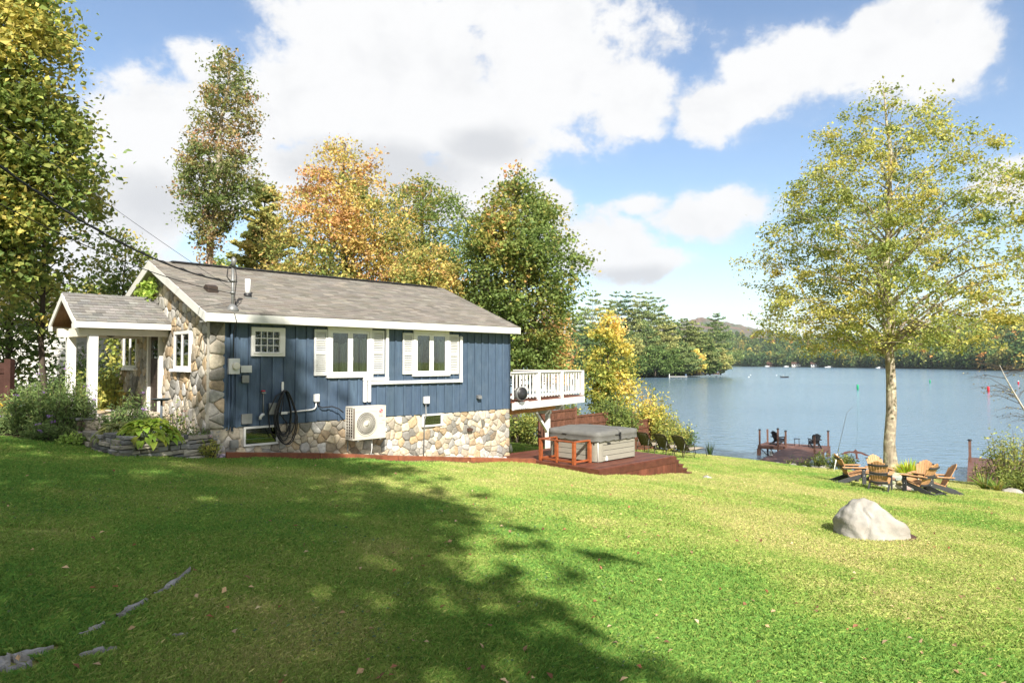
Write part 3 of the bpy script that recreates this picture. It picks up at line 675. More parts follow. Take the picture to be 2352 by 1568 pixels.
    m.tube([(x, y-.02, z+1.05), (x-.13, y-.05, z+.92), (x-.15, y-.05, z+.72), (x-.06, y-.02, z+.62)], .012, 6)
    m.tube([(x+.04, y-.02, z+1.0), (x+.07, y-.04, z+.7), (x+.03, y-.04, z+.3), (x+.05, y-.04, z+.1)], .010, 6)
    m.tube([(x-.07, -OVE-.03, EAVE), (x-.03, -OVE-.06, EAVE-.2), (x+.03, -.1, EAVE-.4), (x+.05, -.07, .1), (x+.03, -.07, -.5), (x+.05, -.07, -1.4)], .009, 6)
    hpart(m, 'service_mast', [MT['metal'], MT['metal'], MT['wire']])
build_roof()

def casement(u0, u1, z0, z1, shutters):
    """two-sash window on the long wall with curtains behind the panes"""
    fr = MB(); y0, y1 = -.085, -.02; t = .085
    fr.box(u0, u1, y0, y1, z1-t, z1); fr.box(u0-.02, u1+.02, y0-.02, y1, z0-.02, z0+t*.8)
    fr.box(u0, u0+t, y0, y1, z0+t*.8, z1-t); fr.box(u1-t, u1, y0, y1, z0+t*.8, z1-t)
    w = hpart(fr, 'window', 'white', bevel=.006)
    mid = (u0+u1)/2; a, b = u0+t, u1-t; c, d = z0+t*.8, z1-t
    for p, q in ((a, mid-.012), (mid+.012, b)):
        s = MB(); k = .06
        s.box(p, q, -.070, -.028, d-k, d-.003); s.box(p, q, -.070, -.028, c+.003, c+k); s.box(p, p+k, -.070, -.028, c+k, d-k); s.box(q-k, q, -.070, -.028, c+k, d-k)
        s.box(q-k-.004 if p == a else p+k-.02, q-k+.02 if p == a else p+k+.004, -.078, -.07, c+.35, c+.43)
        sash = hpart(s, 'sash', 'vinyl', w)
        g_ = MB(); g_.box(p+k, q-k, -.058, -.054, c+k, d-k); hpart(g_, 'pane', 'glass', w)
    s = MB(); s.box(mid-.012, mid+.012, -.06, -.03, c, d); hpart(s, 'mullion', 'vinyl', w)
    bk = MB(); bk.box(a, b, -.0275, -.0245, c, d); hpart(bk, 'dark_interior', 'dark', w)
    cu = MB()
    for e0, e1 in shutters:
        cu = MB(); n = 26; vs = []
        for i in range(n):
            x = e0+(e1-e0)*i/(n-1); y = -.040+.008*math.sin(i*1.15+e0*9)
            vs += [(x, y, c+.05), (x+.01*math.sin(i), y, c+.05+(d-c)*(.78 if e0 > mid else .66)+.03*math.sin(i*.35))]
        cu.add(vs, [(2*i, 2*i+2, 2*i+3, 2*i+1) for i in range(n-1)], True)
        hpart(cu, 'curtain', 'curtain', w, recalc=False)
    return w
def shutter(u0, u1, z0, z1):
    m = MB(); t = .045; y0, y1 = -.075, -.045
    m.box(u0, u0+t, y0, y1, z0, z1); m.box(u1-t, u1, y0, y1, z0, z1); zm = z0+(z1-z0)*.5
    for a, b in ((z0, z0+.09), (zm-.045, zm+.045), (z1-.07, z1)): m.box(u0+t, u1-t, y0, y1, a, b)
    for a, b in ((z0+.09, zm-.045), (zm+.045, z1-.07)):
        n = int((b-a)/.045)
        for i in range(n):
            z = a+(i+.5)*(b-a)/n; m.bar((u0+t, -.058, z), (u1-t, -.058, z), .036, .006, up=(0, .55, .83))
    m.box(u0+t, u1-t, -.050, -.046, z0+.09, z1-.07)
    hpart(m, 'shutter', 'shutter')
casement(2.81, 4.10, -.39, .86, [(2.97, 3.38), (3.55, 3.95)])
casement(5.43, 6.70, -.39, .86, [(5.56, 5.75), (6.28, 6.56)])
for a in ((2.45, 2.80, -.345, .79), (4.11, 4.48, -.325, .82), (5.08, 5.42, -.345, .78), (6.71, 7.06, -.36, .78)): shutter(*a)
def block_window():
    u0, u1, z0, z1 = .87, 1.69, .12, .79; t = .09; m = MB(); y0, y1 = -.085, -.02
    m.box(u0, u1, y0, y1, z1-t, z1); m.box(u0, u1, y0, y1, z0, z0+t); m.box(u0, u0+t, y0, y1, z0+t, z1-t); m.box(u1-t-.05, u1, y0, y1, z0+t, z1-t); m.box(u0+.05, u1-.05, y0-.02, y0, z0+.06, z0+.08)
    w = hpart(m, 'block_window', 'white', bevel=.006); a, b, c, d = u0+t, u1-t-.05, z0+t, z1-t; m = MB()
    for i in range(5): x = a+(b-a)*i/4; m.box(max(a, x-.010), min(b, x+.010), -.066, -.03, c, d)
    for j in range(4): z = c+(d-c)*j/3; m.box(a, b, -.064, -.031, max(c, z-.010), min(d, z+.010))
    hpart(m, 'muntin', 'vinyl', w)
    m = MB(); m.box(a, b, -.052, -.048, c, d); hpart(m, 'pane', 'glassblock', w); m = MB(); m.box(a, b, -.028, -.0245, c, d); hpart(m, 'dark_interior', 'dark', w)
block_window()
def base_window(u0, u1, z0, z1):
    m = MB(); t = .045; y0, y1 = -.06, .0
    m.box(u0, u1, y0, y1, z1-t, z1); m.box(u0, u1, y0, y1, z0, z0+t); m.box(u0, u0+t, y0, y1, z0+t, z1-t); m.box(u1-t, u1, y0, y1, z0+t, z1-t)
    w = hpart(m, 'basement_window', 'white'); m = MB(); m.box(u0+t, u1-t, -.035, -.03, z0+t, z1-t); hpart(m, 'pane', 'glass', w)
    m = MB(); m.box(u0+t, u1-t, -.012, -.002, z0+t, z1-t); hpart(m, 'dark_interior', 'dark', w); m = MB(); m.box(u0+t, u1-t, -.03, -.02, z0+t+.1, z0+t+.12); hpart(m, 'sash', 'greybox', w)
base_window(.73, 1.55, -1.92, -1.48); base_window(5.77, 6.47, -1.82, -1.47)

def gable_openings():
    def win(v0, v1, z0, z1, mids):
        m = MB(); t = .075; x0, x1 = -.035, .06
        m.box(x0, x1, v0, v1, z1-t, z1); m.box(x0, x1, v0, v1, z0, z0+t); m.box(x0, x1, v0, v0+t, z0+t, z1-t); m.box(x0, x1, v1-t, v1, z0+t, z1-t)
        for q in mids: m.box(x0+.008, x1, q-.04, q+.04, z0+t, z1-t)
        w = hpart(m, 'gable_window', 'white', bevel=.005); m = MB(); m.box(-.005, -.001, v0+t, v1-t, z0+t, z1-t); hpart(m, 'pane', 'glass', w)
        m = MB(); m.box(.026, .033, v0+t, v1-t, z0+t, z1-t); hpart(m, 'dim_interior', 'interior', w)
        m = MB(); n = 18; vs = []
        for i in range(n): y = v0+t+(v1-v0-2*t)*.42*i/(n-1); vs += [(.015+.006*math.sin(i*1.3), y, z0+t), (.015+.006*math.sin(i*1.3), y, z1-t)]
        m.add(vs, [(2*i, 2*i+2, 2*i+3, 2*i+1) for i in range(n-1)], True); hpart(m, 'curtain', 'curtain', w, recalc=False)
        m = MB(); m.box(-.11, .05, v0-.06, v1+.06, z0-.06, z0-.001); m.cur = (.4, .4, .38); hpart(m, 'sill', 'slate', w)
    win(1.19, 2.25, -.18, .72, [1.72]); win(5.13, 6.36, -.18, .82, [5.75])
    m = MB(); v0, v1, z0, z1 = 3.13, 4.12, -1.32, .84
    m.box(-.07, .07, v0, v0+.12, z0, z1); m.box(-.07, .07, v1-.12, v1, z0, z1); m.box(-.07, .07, v0+.12, v1-.12, z1-.14, z1)
    f = hpart(m, 'door_frame', 'white', bevel=.006)
    m = MB(); a, b = v0+.12, v1-.12; m.box(.0, .033, a, b, z0+.04, z1-.14)
    for p, q in ((a+.07, (a+b)/2-.03), ((a+b)/2+.03, b-.07)):
        m.box(-.012, .0, p, q, z0+.2, z0+.75); m.box(-.012, .0, p, q, z0+.88, z0+1.25)
    d = hpart(m, 'door', 'doorwood', bevel=.004)
    m = MB()
    for i in range(3):
        for j in range(2): m.box(-.006, -.001, a+.1+i*.21, a+.1+i*.21+.17, z0+1.4+j*.25, z0+1.4+j*.25+.21)
    hpart(m, 'pane', 'glass', d); m = MB(); m.lathe([(.0, 0), (.03, .01), (.03, .04), (.0, .05)], 10, (-.05, a+.07, z0+1.0), ax='x'); hpart(m, 'handle', 'metal', d)
gable_openings()

def porch():
    # gabled entry roof on two posts, beams back to the stone wall
    ve0, ve1, vr, ze, zr, ua, ub = 2.47, 5.09, 3.78, .92, 1.63, -2.03, .0
    pb = MB(); pb.box(-1.95, -.03, 2.45, 5.15, -2.3, -1.32); root = hpart(pb, 'porch', 'mortar')
    c = (vr-ve0); ln = math.hypot(c, zr-ze); cc = c/ln; ss = (zr-ze)/ln; m = MB()
    n1 = Vector((0, -ss, cc)); n2 = Vector((0, ss, cc))
    shingled(m, ua-.02, ub, lambda u, t, h: Vector((u, ve0-.02+t*cc, ze-.01+t*ss))+n1*(h+.004), ln+.02, 8, expo=.15, tab=.21, th=.012)
    shingled(m, ua-.02, ub, lambda u, t, h: Vector((u, ve1+.02-t*cc, ze-.01+t*ss))+n2*(h+.004), ln+.02, 9, expo=.15, tab=.3, th=.012)
    for i in range(8):
        a = ua-.02+i*.26; b = min(a+.27, ub); k = .8+.06*(i % 4); m.cur = (k, k, k)
        m.add([(a, vr-.13, zr-.055), (b, vr-.13, zr-.06), (b, vr, zr+.02), (a, vr, zr+.028), (a, vr+.13, zr-.055), (b, vr+.13, zr-.06)], [(0, 1, 2, 3), (3, 2, 5, 4)])
    hpart(m, 'porch_roof', 'shingle2', root, recalc=False)
    m = MB(); m.prism([(ve0, ze-.012), (vr, zr-.012), (ve1, ze-.012), (ve1, ze-.05), (vr, zr-.06), (ve0, ze-.05)], ua, ub, 0); hpart(m, 'porch_ceiling', 'ceiling', root)
    m = MB(); m.box(ua, ub, ve0-.025, ve0, ze-.15, ze-.012); m.box(ua, ub, ve1, ve1+.025, ze-.15, ze-.012)
    m.prism([(ve0-.03, ze-.17), (ve0-.03, ze-.012), (vr, zr-.004), (vr, zr-.17)], ua-.03, ua, 0); m.prism([(ve1+.03, ze-.17), (vr, zr-.17), (vr, zr-.004), (ve1+.03, ze-.012)], ua-.03, ua, 0)
    m.box(ua-.029, ua, ve0+.0, ve0+.28, ze-.171, ze-.05); m.box(ua-.029, ua, ve1-.28, ve1, ze-.171, ze-.05)
    hpart(m, 'fascia', 'white', root)
    m = MB(); 
    for v in (2.75, 4.78): m.box(ua+.1, .0, v-.08, v+.08, ze-.31, ze-.10)
    m.box(-1.72, -1.54, 2.83, 4.70, ze-.31, ze-.10); hpart(m, 'beam', 'cream', root)
    for v in (2.75, 4.78):
        m = MB(); m.box(-1.725, -1.535, v-.095, v+.095, -1.32, ze-.31); m.box(-1.745, -1.515, v-.115, v+.115, -1.33, -1.21); hpart(m, 'column', 'white', root, bevel=.006)
    m = MB(); r = random.Random(5)
    for i in range(5):
        m.cur = r.choice(STONES); m.box(-2.02+.4*i*.98, -2.02+.4*i*.98+.37, 2.40, 5.2, -1.318, -1.26)
    hpart(m, 'porch_floor', 'slate', root, bevel=.01)
    m = MB(); stone_face(m, [(-2.0, -2.2), (0, -2.2), (0, -1.33), (-2.0, -1.33)], .24, 61, lambda x, y, d: (x, 2.45-d, y), depth=.05)
    stone_face(m, [(2.45, -2.2), (5.15, -2.2), (5.15, -1.33), (2.45, -1.33)], .24, 62, lambda x, y, d: (-1.95-d, x, y), depth=.05); hpart(m, 'step_stonework', 'stone', root)
porch()
def lantern():
    p = hp(-1.0, 3.78, .78); t = thing('porch_lantern', 'small black lantern hanging under the porch roof', 'lantern', tuple(p+Vector((0, 0, -.18))), PHI)
    m = MB(); m.lathe([(.03, .0), (.08, .02), (.08, .03), (.03, .03)], 8); m.lathe([(.10, .17), (.05, .22), (.012, .25), (.012, .40)], 8)
    for k in range(4): a = k*math.pi/2; m.tube([(math.cos(a)*.075, math.sin(a)*.075, .02), (math.cos(a)*.095, math.sin(a)*.095, .18)], .007, 4)
    m.tube([(0, 0, .38), (0, 0, 1.0)], .006, 5)
    m.build('frame', MT['black'], t); m = MB(); m.lathe([(.055, .03), (.075, .16)], 8); m.build('lamp_glass', MT['lampglass'], t)
lantern()

def wall_fittings():
    # electric meter, boxes, conduits and line covers fixed to the long wall
    m = MB(); y = -.045
    u, z = .47, -.10; m.box(u-.12, u+.12, y-.09, y, z-.18, z+.17); m.m = 1; m.lathe([(.085, .09), (.085, .15), (.07, .165), (0.0, .17)], 18, (u+.02, y, z), ax='-y')
    hpart(m, 'electric_meter', [MT['greybox'], MT['cream']], bevel=.004)
    m = MB(); u = .42; m.tube([(u, y-.03, .95), (u, y-.03, .07)], .032, 8); m.tube([(u+.03, y-.03, -.28), (u+.03, y-.03, -1.55)], .024, 8); m.tube([(u-.04, y-.03, -.28), (u-.04, y-.03, -1.5), (u-.1, y-.02, -1.52)], .016, 6)
    hpart(m, 'conduit', MT['blue'])
    for nm, a, b, c, d, mt in (('junction_box', .63, .86, -.24, -.10, 'greybox'), ('cable_box', .66, .80, -.47, -.32, 'metal'), ('dryer_vent', .66, .88, -1.40, -1.19, 'metal'), ('outlet_box', 1.30, 1.48, -1.22, -.97, 'metal'), ('disconnect_box', 2.44, 2.56, -.97, -.80, 'greybox'), ('outlet_box', 5.78, 5.95, -1.16, -.98, 'greybox')):
        q = MB(); q.box(a, b, y-.075, y-.001, c, d); q.box(a-.01, b+.01, y-.083, y-.074, c-.01, d+.01); hpart(q, nm, mt, bevel=.006)
    q = MB(); q.box(.42, .60, -.09, -.02, -1.93, -1.75); q.box(.44, .58, -.10, -.09, -1.90, -1.78); hpart(q, 'vent_cover', 'metal', bevel=.006)
    q = MB(); q.prism([(-.045, -1.0), (-.13, -1.02), (-.15, -1.11), (-.045, -1.09)], 7.78, 7.92, 0); hpart(q, 'vent_hood', 'metal')
    q = MB(); q.prism([(-.03, -1.96), (-.12, -1.98), (-.12, -2.05), (-.03, -2.05)], 7.42, 7.58, 0); hpart(q, 'brick_vent', 'brown')
    q = MB(); q.tube([(2.50, y-.03, -.97), (2.50, y-.03, -1.10), (2.46, y-.03, -1.15), (2.38, y-.03, -1.17), (1.72, y-.03, -1.20)], .017, 8); q.box(1.58, 1.75, y-.06, y, -1.235, -1.18); hpart(q, 'white_conduit', 'vinyl')
    q = MB(); q.tube([(2.54, y-.03, -.97), (2.56, y-.04, -1.07), (2.64, y-.06, -1.13), (2.9, y-.10, -1.11), (3.05, y-.16, -1.17), (3.16, y-.2, -1.27)], .015, 8); hpart(q, 'cable_whip', 'black')
    q = MB(); q.tube([(5.86, y-.03, -1.16), (5.86, -.09, -1.5), (5.80, -.10, -1.62), (5.77, -.10, -2.66)], .016, 8); hpart(q, 'grey_conduit', 'metal')
    q = MB(); q.tube([(1.10, y-.03, -1.33), (1.10, y-.03, -1.27), (1.14, y-.05, -1.22), (1.18, y-.02, -1.22)], .035, 8); hpart(q, 'drain_elbow', 'vinyl')
    q = MB(); q.tube([(1.17, y-.03, -1.25), (1.17, y-.03, -.74)], .014, 6); q.box(1.13, 1.22, y-.06, y, -.74, -.70); q.m = 1; q.lathe([(.045, 0), (.045, .02)], 10, (1.155, y-.05, -.685)); hpart(q, 'water_spigot', [MT['metal'], MT['buoyred']])
    q = MB(); q.box(1.62, 1.67, y-.02, y, -.72, -.48); hpart(q, 'hose_hook', 'vinyl')
    # white line covers from the heat pump to the eave
    def duct(pts, w=.088, d=.07):
        q = MB()
        for i in range(len(pts)-1):
            (xa, za), (xb, zb) = pts[i], pts[i+1]
            if abs(xa-xb) < 1e-4: q.box(xa-w/2, xa+w/2, y-d, y-.001, min(za, zb), max(za, zb))
            else: q.box(min(xa, xb), max(xa, xb), y-d, y-.001, za-w/2, za+w/2)
        for i in range(1, len(pts)-1): q.box(pts[i][0]-w*.56, pts[i][0]+w*.56, y-d-.006, y, pts[i][1]-w*.56, pts[i][1]+w*.56)
        hpart(q, 'line_cover', 'vinyl', bevel=.015)
    duct([(3.88, -1.05), (3.88, -.46), (4.56, -.46), (4.56, .86)]); duct([(4.01, -1.05), (4.01, -.56), (7.14, -.56), (7.14, .66)])
    q = MB(); q.lathe([(.0, 0), (.06, .005), (.06, .09), (.0, .12)], 12, (7.14, y-.03, .63)); hpart(q, 'duct_cap', 'vinyl')
wall_fittings()

def balcony():
    # white-railed balcony on the lake end of the house
    P0 = Vector((-.06, 21.6, 0)); P1 = Vector((2.62, 26.0, 0)); a = (P1-P0).normalized(); L = (P1-P0).length; b = Vector((-a.y, a.x, 0))
    inv = Matrix.Rotation(-PHI, 4, 'Z') @ Matrix.Translation(-HC); D = 3.0; zf = -1.27
    def X(s, t, z): return tuple(inv @ (P0+a*s+b*t+Vector((0, 0, z))))
    def bx(m, s0, s1, t0, t1, z0, z1):
        v = [X(s, t, z) for z in (z0, z1) for t in (t0, t1) for s in (s0, s1)]; m.add(v, [(0, 2, 3, 1), (4, 5, 7, 6), (0, 1, 5, 4), (2, 6, 7, 3), (0, 4, 6, 2), (1, 3, 7, 5)])
    m = MB(); r = random.Random(2)
    for i in range(21): k = math.exp(r.gauss(0, .12)); m.cur = (k, k, k); bx(m, -.0, L+.10, -.06+i*.145, -.06+i*.145+.138, zf-.035, zf)
    root = hpart(m, 'balcony', 'stain')
    m = MB(); bx(m, .0, L+.12, -.10, -.065, zf-.27, zf-.04); bx(m, L+.085, L+.12, -.065, D, zf-.27, zf-.04); hpart(m, 'rim_board', 'white', root)
    m = MB()
    for i in range(7): bx(m, .3+i*.75, .34+i*.75, -.06, D, zf-.25, zf-.037)
    hpart(m, 'joist', 'cream', root)
    m = MB(); bx(m, .0, L*.72, .34, .48, zf-.46, zf-.255); hpart(m, 'timber_beam', 'honey', root)
    m = MB(); bx(m, L*.78, L*.78+.14, .2, D, zf-.50, zf-.255); bx(m, 3.2, 3.34, .30, D, zf-.60, zf-.465); hpart(m, 'cross_beam', 'white', root)
    for t in (.42, 2.6):
        m = MB(); bx(m, 3.2, 3.34, t-.07, t+.07, -3.75, zf-.60); hpart(m, 'post', 'white', root)
    m = MB(); m.bar(X(2.35, .42, zf-.46), X(3.2, .42, zf-1.2), .09, .09); hpart(m, 'brace', 'white', root)
    for (sa, ta, sb, tb) in ((.0, 0, L+.05, 0), (L+.05, .09, L+.05, D)):
        m = MB()
        if ta == 0: bx(m, sa, sb+.05, -.09, .09, -.37, -.33); bx(m, sa, sb, -.02, .02, -.45, -.373); bx(m, sa, sb, -.02, .02, -1.17, -1.09)
        else: bx(m, sa-.09, sa+.09, .09, tb, -.37, -.33); bx(m, sa-.02, sa+.02, ta, tb, -.45, -.373); bx(m, sa-.02, sa+.02, ta, tb, -1.17, -1.09)
        hpart(m, 'handrail', 'white', root)
        n = 24 if ta == 0 else 14
        for i in range(n):
            q = (i+.5)/n; s = sa+(sb-sa)*q; t = ta+(tb-ta)*q
            if ta == 0 and any(abs(s-k) < .07 for k in (1.75, 3.45, L+.02)): continue
            m = MB()
            if ta == 0: bx(m, s-.023, s+.023, -.062, -.022, -1.20, -.42)
            else: bx(m, s+.022, s+.062, t-.02, t+.02, -1.20, -.42)
            hpart(m, 'baluster', 'white', root)
    for s in (1.75, 3.45, L+.02):
        m = MB(); bx(m, s-.065, s+.065, -.10, .03, zf-.17 if s < L else zf, -.37); hpart(m, 'railing_post', 'white', root)
    # hose reel and a slatted board hung by the corner
    ctr = P0+a*.28-b*.22+Vector((0, 0, -1.02)); ang = math.atan2(a.y, a.x)
    t = thing('hose_reel', 'round black hose reel at the blue corner of the house', 'hose reel', tuple(ctr), PHI-.12)
    q = MB(); q.lathe([(.20, -.05), (.20, -.02), (.13, -.018), (.13, .06), (.20, .062), (.20, .09), (.06, .10), (.0, .11)], 22, ax='-y'); q.tube([(0, .05, 0), (0, .30, 0)], .02, 8); q.build('drum', MT['black'], t)
    q = MB(); q.lathe([(.205, .088), (.215, .09), (.215, -.05), (.205, -.05)], 22, ax='-y'); q.build('rim', MT['metal'], t)
    t = thing('hook_board', 'weathered grey board with hooks screwed to the white balcony edge', 'hook board', tuple(P0+a*.5-b*.13+Vector((0, 0, -1.50))), ang)
    q = MB(); q.box(-.42, .42, -.025, .02, -.01, .21); q.cur = (.5, .46, .4); q.build('board', MT['slate'], t); q = MB()
    for i in range(6): x = -.36+i*.14; q.tube([(x, -.03, .02), (x, -.07, -.03), (x, -.10, -.02), (x, -.10, .02)], .008, 5)
    q.build('hook', MT['metal'], t)
    # furniture on the balcony
    def chair(s, t_, rz, lab):
        c = P0+a*s+b*t_; o = thing('patio_chair', lab, 'chair', (c.x, c.y, zf), ang+rz, 'dark chairs on the balcony'); q = MB()
        for x in (-.22, .22):
            for y in (-.2, .2): q.tube([(x, y, 0), (x*.95, y*.95, .44)], .014, 5)
            q.tube([(x, -.2, .42), (x, -.28, .88)], .014, 5); q.tube([(x, -.22, .62), (x, .2, .62)], .014, 5)
        q.build('frame', MT['black'], o); q = MB(); q.box(-.23, .23, -.22, .22, .42, .455); q.build('seat', MT['black'], o); q = MB()
        for i in range(5): q.box(-.22, .22, -.262-.012*i, -.245-.012*i, .52+.075*i, .565+.075*i)
        q.build('backrest', MT['black'], o)
    chair(2.3, .8, .3, 'dark patio chair with slatted back behind the middle of the white railing'); chair(1.2, .9, 1.2, 'dark patio chair behind the railing nearest the house'); chair(4.3, .9, -2.2, 'dark patio chair at the outer end of the balcony')
balcony()
# ---------------------------------------------------------------- things by the house
def heat_pump():
    t = thing('heat_pump', 'beige outdoor heat pump with round fan grille bracketed to the stone base', 'heat pump', tuple(hp(3.76, -.33, -1.96)), PHI)
    w, h, d = .98, .83, .34; m = MB(); m.box(-w/2+.06, w/2, -d/2, d/2, 0, h); m.box(-w/2, -w/2+.06, -d/2, d/2, 0, .04); m.box(-w/2, -w/2+.06, -d/2, d/2, h-.04, h)
    m.box(-w/2, w/2+.004, -d/2-.004, d/2+.004, h-.02, h+.006); m.build('casing', MT['acbeige'], t, bevel=.012)
    m = MB()
    for i in range(11): z = .06+i*(h-.1)/10.5; m.box(-w/2+.005, -w/2+.018, -d/2, d/2, z, z+.018)
    for i in range(4): y = -d/2+i*(d-.02)/3; m.box(-w/2+.0, -w/2+.016, y, y+.02, .04, h-.04)
    m.build('side_grille', MT['acbeige'], t); m = MB(); m.box(-w/2+.025, -w/2+.058, -d/2+.01, d/2-.01, .05, h-.05); m.build('coil', MT['brown'], t)
    cx, cz, rr = -.10, .40, .285; yf = -d/2
    m = MB(); m.lathe([(rr+.02, -.0), (rr+.02, .012), (rr, .014), (rr-.01, .002)], 40, (cx, yf-.001, cz), ax='-y'); m.box(cx-rr-.045, cx+rr+.045, yf-.006, yf-.001, cz-rr-.045, cz-rr-.02); m.box(cx-rr-.045, cx+rr+.045, yf-.006, yf-.001, cz+rr+.02, cz+rr+.045)
    m.box(cx-rr-.045, cx-rr-.02, yf-.006, yf-.001, cz-rr-.02, cz+rr+.02); m.box(cx+rr+.02, cx+rr+.045, yf-.006, yf-.001, cz-rr-.02, cz+rr+.02); m.build('fan_frame', MT['acbeige'], t)
    m = MB(); m.lathe([(rr-.005, 0), (rr-.005, .004)], 36, (cx, yf-.0015, cz), ax='-y'); m.build('fan_shroud', MT['fan'], t)
    m = MB()
    for k in range(46):
        a = k*2*math.pi/46; q = a+.5
        m.tube([(cx+math.cos(a)*.06, yf-.014, cz+math.sin(a)*.06), (cx+math.cos((a+q)/2)*.17, yf-.016, cz+math.sin((a+q)/2)*.17), (cx+math.cos(q)*rr, yf-.012, cz+math.sin(q)*rr)], .0042, 4, False)
    for q in (.10, .15, .20, .25): m.tube([(cx+math.cos(i*.2618)*q, yf-.014, cz+math.sin(i*.2618)*q) for i in range(25)], .003, 4, False)
    m.build('fan_grille', MT['acbeige'], t); m = MB(); m.lathe([(.07, 0), (.07, .02), (.0, .026)], 20, (cx, yf-.003, cz), ax='-y'); m.build('fan_hub', MT['acbeige'], t)
    lx, lz = .335, .70
    m = MB(); m.lathe([(.052, 0), (.052, .004)], 28, (lx, yf-.001, lz), ax='-y'); b = m.build('badge', MT['red'], t)
    m = MB(); arc = [(lx+.036*math.cos(R(k)), yf-.0065, lz+.036*math.sin(R(k))) for k in range(75, 361, 15)]; m.tube(arc+[(lx+.012, yf-.0065, lz)], .0042, 5); m.box(lx-.004, lx+.002, yf-.009, yf-.0052, lz-.018, lz+.018); m.box(lx-.004, lx+.012, yf-.009, yf-.0052, lz-.018, lz-.012)
    m.lathe([(.006, 0), (.006, .004)], 10, (lx-.018, yf-.005, lz+.014), ax='-y'); m.build('badge_mark', MT['vinyl'], b)
    fc = bpy.data.curves.new('lettering', 'FONT'); fc.body = 'LG'; fc.size = .088; fc.extrude = .002; fc.align_x = 'CENTER'
    q = bpy.data.objects.new('lettering_curve', fc); col.objects.link(q); bpy.context.view_layer.update(); me = bpy.data.meshes.new_from_object(q.evaluated_get(bpy.context.evaluated_depsgraph_get())); bpy.data.objects.remove(q); me.materials.clear(); o = link_mesh('lettering', me, MT['greytext'], t); o.location = (lx, yf-.003, .555); o.rotation_euler = (R(90), 0, 0)
    m = MB(); m.box(lx+.03, lx+.11, yf-.004, yf-.001, .455, .465); m.box(lx-.06, lx+.06, yf-.003, yf-.001, .378, .386); m.build('label_mark', MT['greytext'], t)
    m = MB()
    for x in (-.33, .33): m.bar((x, -d/2, -.02), (x, d/2+.18, -.02), .04, .035); m.bar((x, d/2+.155, .0), (x, d/2+.155, -.32), .04, .02, up=(0, 1, 0))
    m.build('bracket', MT['metal'], t); m = MB(); m.tube([(.18, .0, .0), (.17, -.02, -.25), (.12, -.02, -.5)], .010, 6); m.build('drain_hose', MT['vinyl'], t)
    m = MB(); m.box(w/2, w/2+.16, .02, .12, .14, .24); m.build('valve_cover', MT['vinyl'], t, bevel=.01)
heat_pump()
def garden_hose():
    t = thing('garden_hose', 'coiled black garden hose hanging from a hook on the blue wall', 'hose', tuple(hp(1.66, -.12, -.68)), PHI); m = MB(); r = random.Random(4)
    for k in range(7):
        w = r.uniform(.14, .29); h = r.uniform(1.0, 1.32); o = r.uniform(-.05, .07); y = -.02*k+.03; pts = []
        for i in range(29):
            a = 2*math.pi*i/28+math.pi/2; s = math.sin(a); pts.append((o*(1-s)/2+math.cos(a)*w*(1-.45*max(0, s)), y, -h/2+s*h/2))
        m.tube(pts, .0135, 6, False)
    m.tube([(.0, -.03, -.02), (-.22, -.03, -.12), (-.40, -.02, -.5), (-.36, -.02, -.9), (-.25, -.04, -1.1)], .0135, 6); m.tube([(-.05, -.06, -.15), (-.13, -.07, -.55), (.05, -.07, -.78)], .0135, 6); m.build('coil', MT['black'], t)
    m = MB(); m.tube([(.05, -.07, -.78), (.08, -.07, -.82)], .016, 6); m.build('nozzle', MT['metal'], t)
garden_hose()

def wall_of_ledge():
    """dry-stacked ledge stone wall round the planting bed"""
    path = [Vector((-10.0, 15.35, 0)), Vector((-9.2, 14.65, 0)), Vector((-8.35, 13.85, 0)), Vector((-7.52, 13.14, 0)), Vector((-7.1, 13.75, 0)), Vector((-6.75, 14.3, 0)), Vector((-6.40, 14.90, 0))]
    t = thing('ledge_stone_wall', 'low dry-stacked wall of flat grey ledge stones round the hosta bed', 'stone wall', gp(-7.52, 13.14)); o = Vector(t.location); r = random.Random(12); m = MB()
    for i in range(len(path)-1):
        a, b = path[i], path[i+1]; d = (b-a).normalized(); n = Vector((d.y, -d.x, 0)); L = (b-a).length; q = (i+.5)/(len(path)-1); ht = .26 if i < 2 else .34 if i == 2 else .36 if i == 3 else .42
        z0 = min(g(a.x, a.y), g(b.x, b.y))-.06; z = z0; k = 0
        while z < max(g(a.x, a.y), g(b.x, b.y))+ht-.03:
            h = r.uniform(.055, .115); x = -.04+r.uniform(-.05, .05)
            while x < L+.02:
                w = r.uniform(.22, .62); w = min(w, L+.05-x)
                if w < .08: break
                c0 = r.choice([(.19, .19, .19), (.27, .265, .26), (.36, .33, .28), (.14, .145, .15), (.42, .39, .33), (.30, .27, .22)]); f = math.exp(r.gauss(0, .22)); m.cur = tuple(v*f for v in c0)
                o0 = r.uniform(-.03, .04)+.012*k*-1; e = [r.uniform(-.008, .008) for _ in range(8)]; vs = []
                for j, (zz) in enumerate((z+.009, z+h-.007)):
                    for (s_, t_) in ((x+.010, o0), (x+w-.010, o0+r.uniform(-.02, .02)), (x+w-.012, o0-.26), (x+.012, o0-.26)):
                        p = a+d*s_+n*t_+Vector((0, 0, zz+r.uniform(-.008, .008))); vs.append(p-o)
                m.add(vs, [(0, 3, 2, 1), (4, 5, 6, 7), (0, 1, 5, 4), (1, 2, 6, 5), (2, 3, 7, 6), (3, 0, 4, 7)]); x += w
            z += h; k += 1
    m.build('stonework', MT['slate'], t, bevel=.010)
wall_of_ledge()
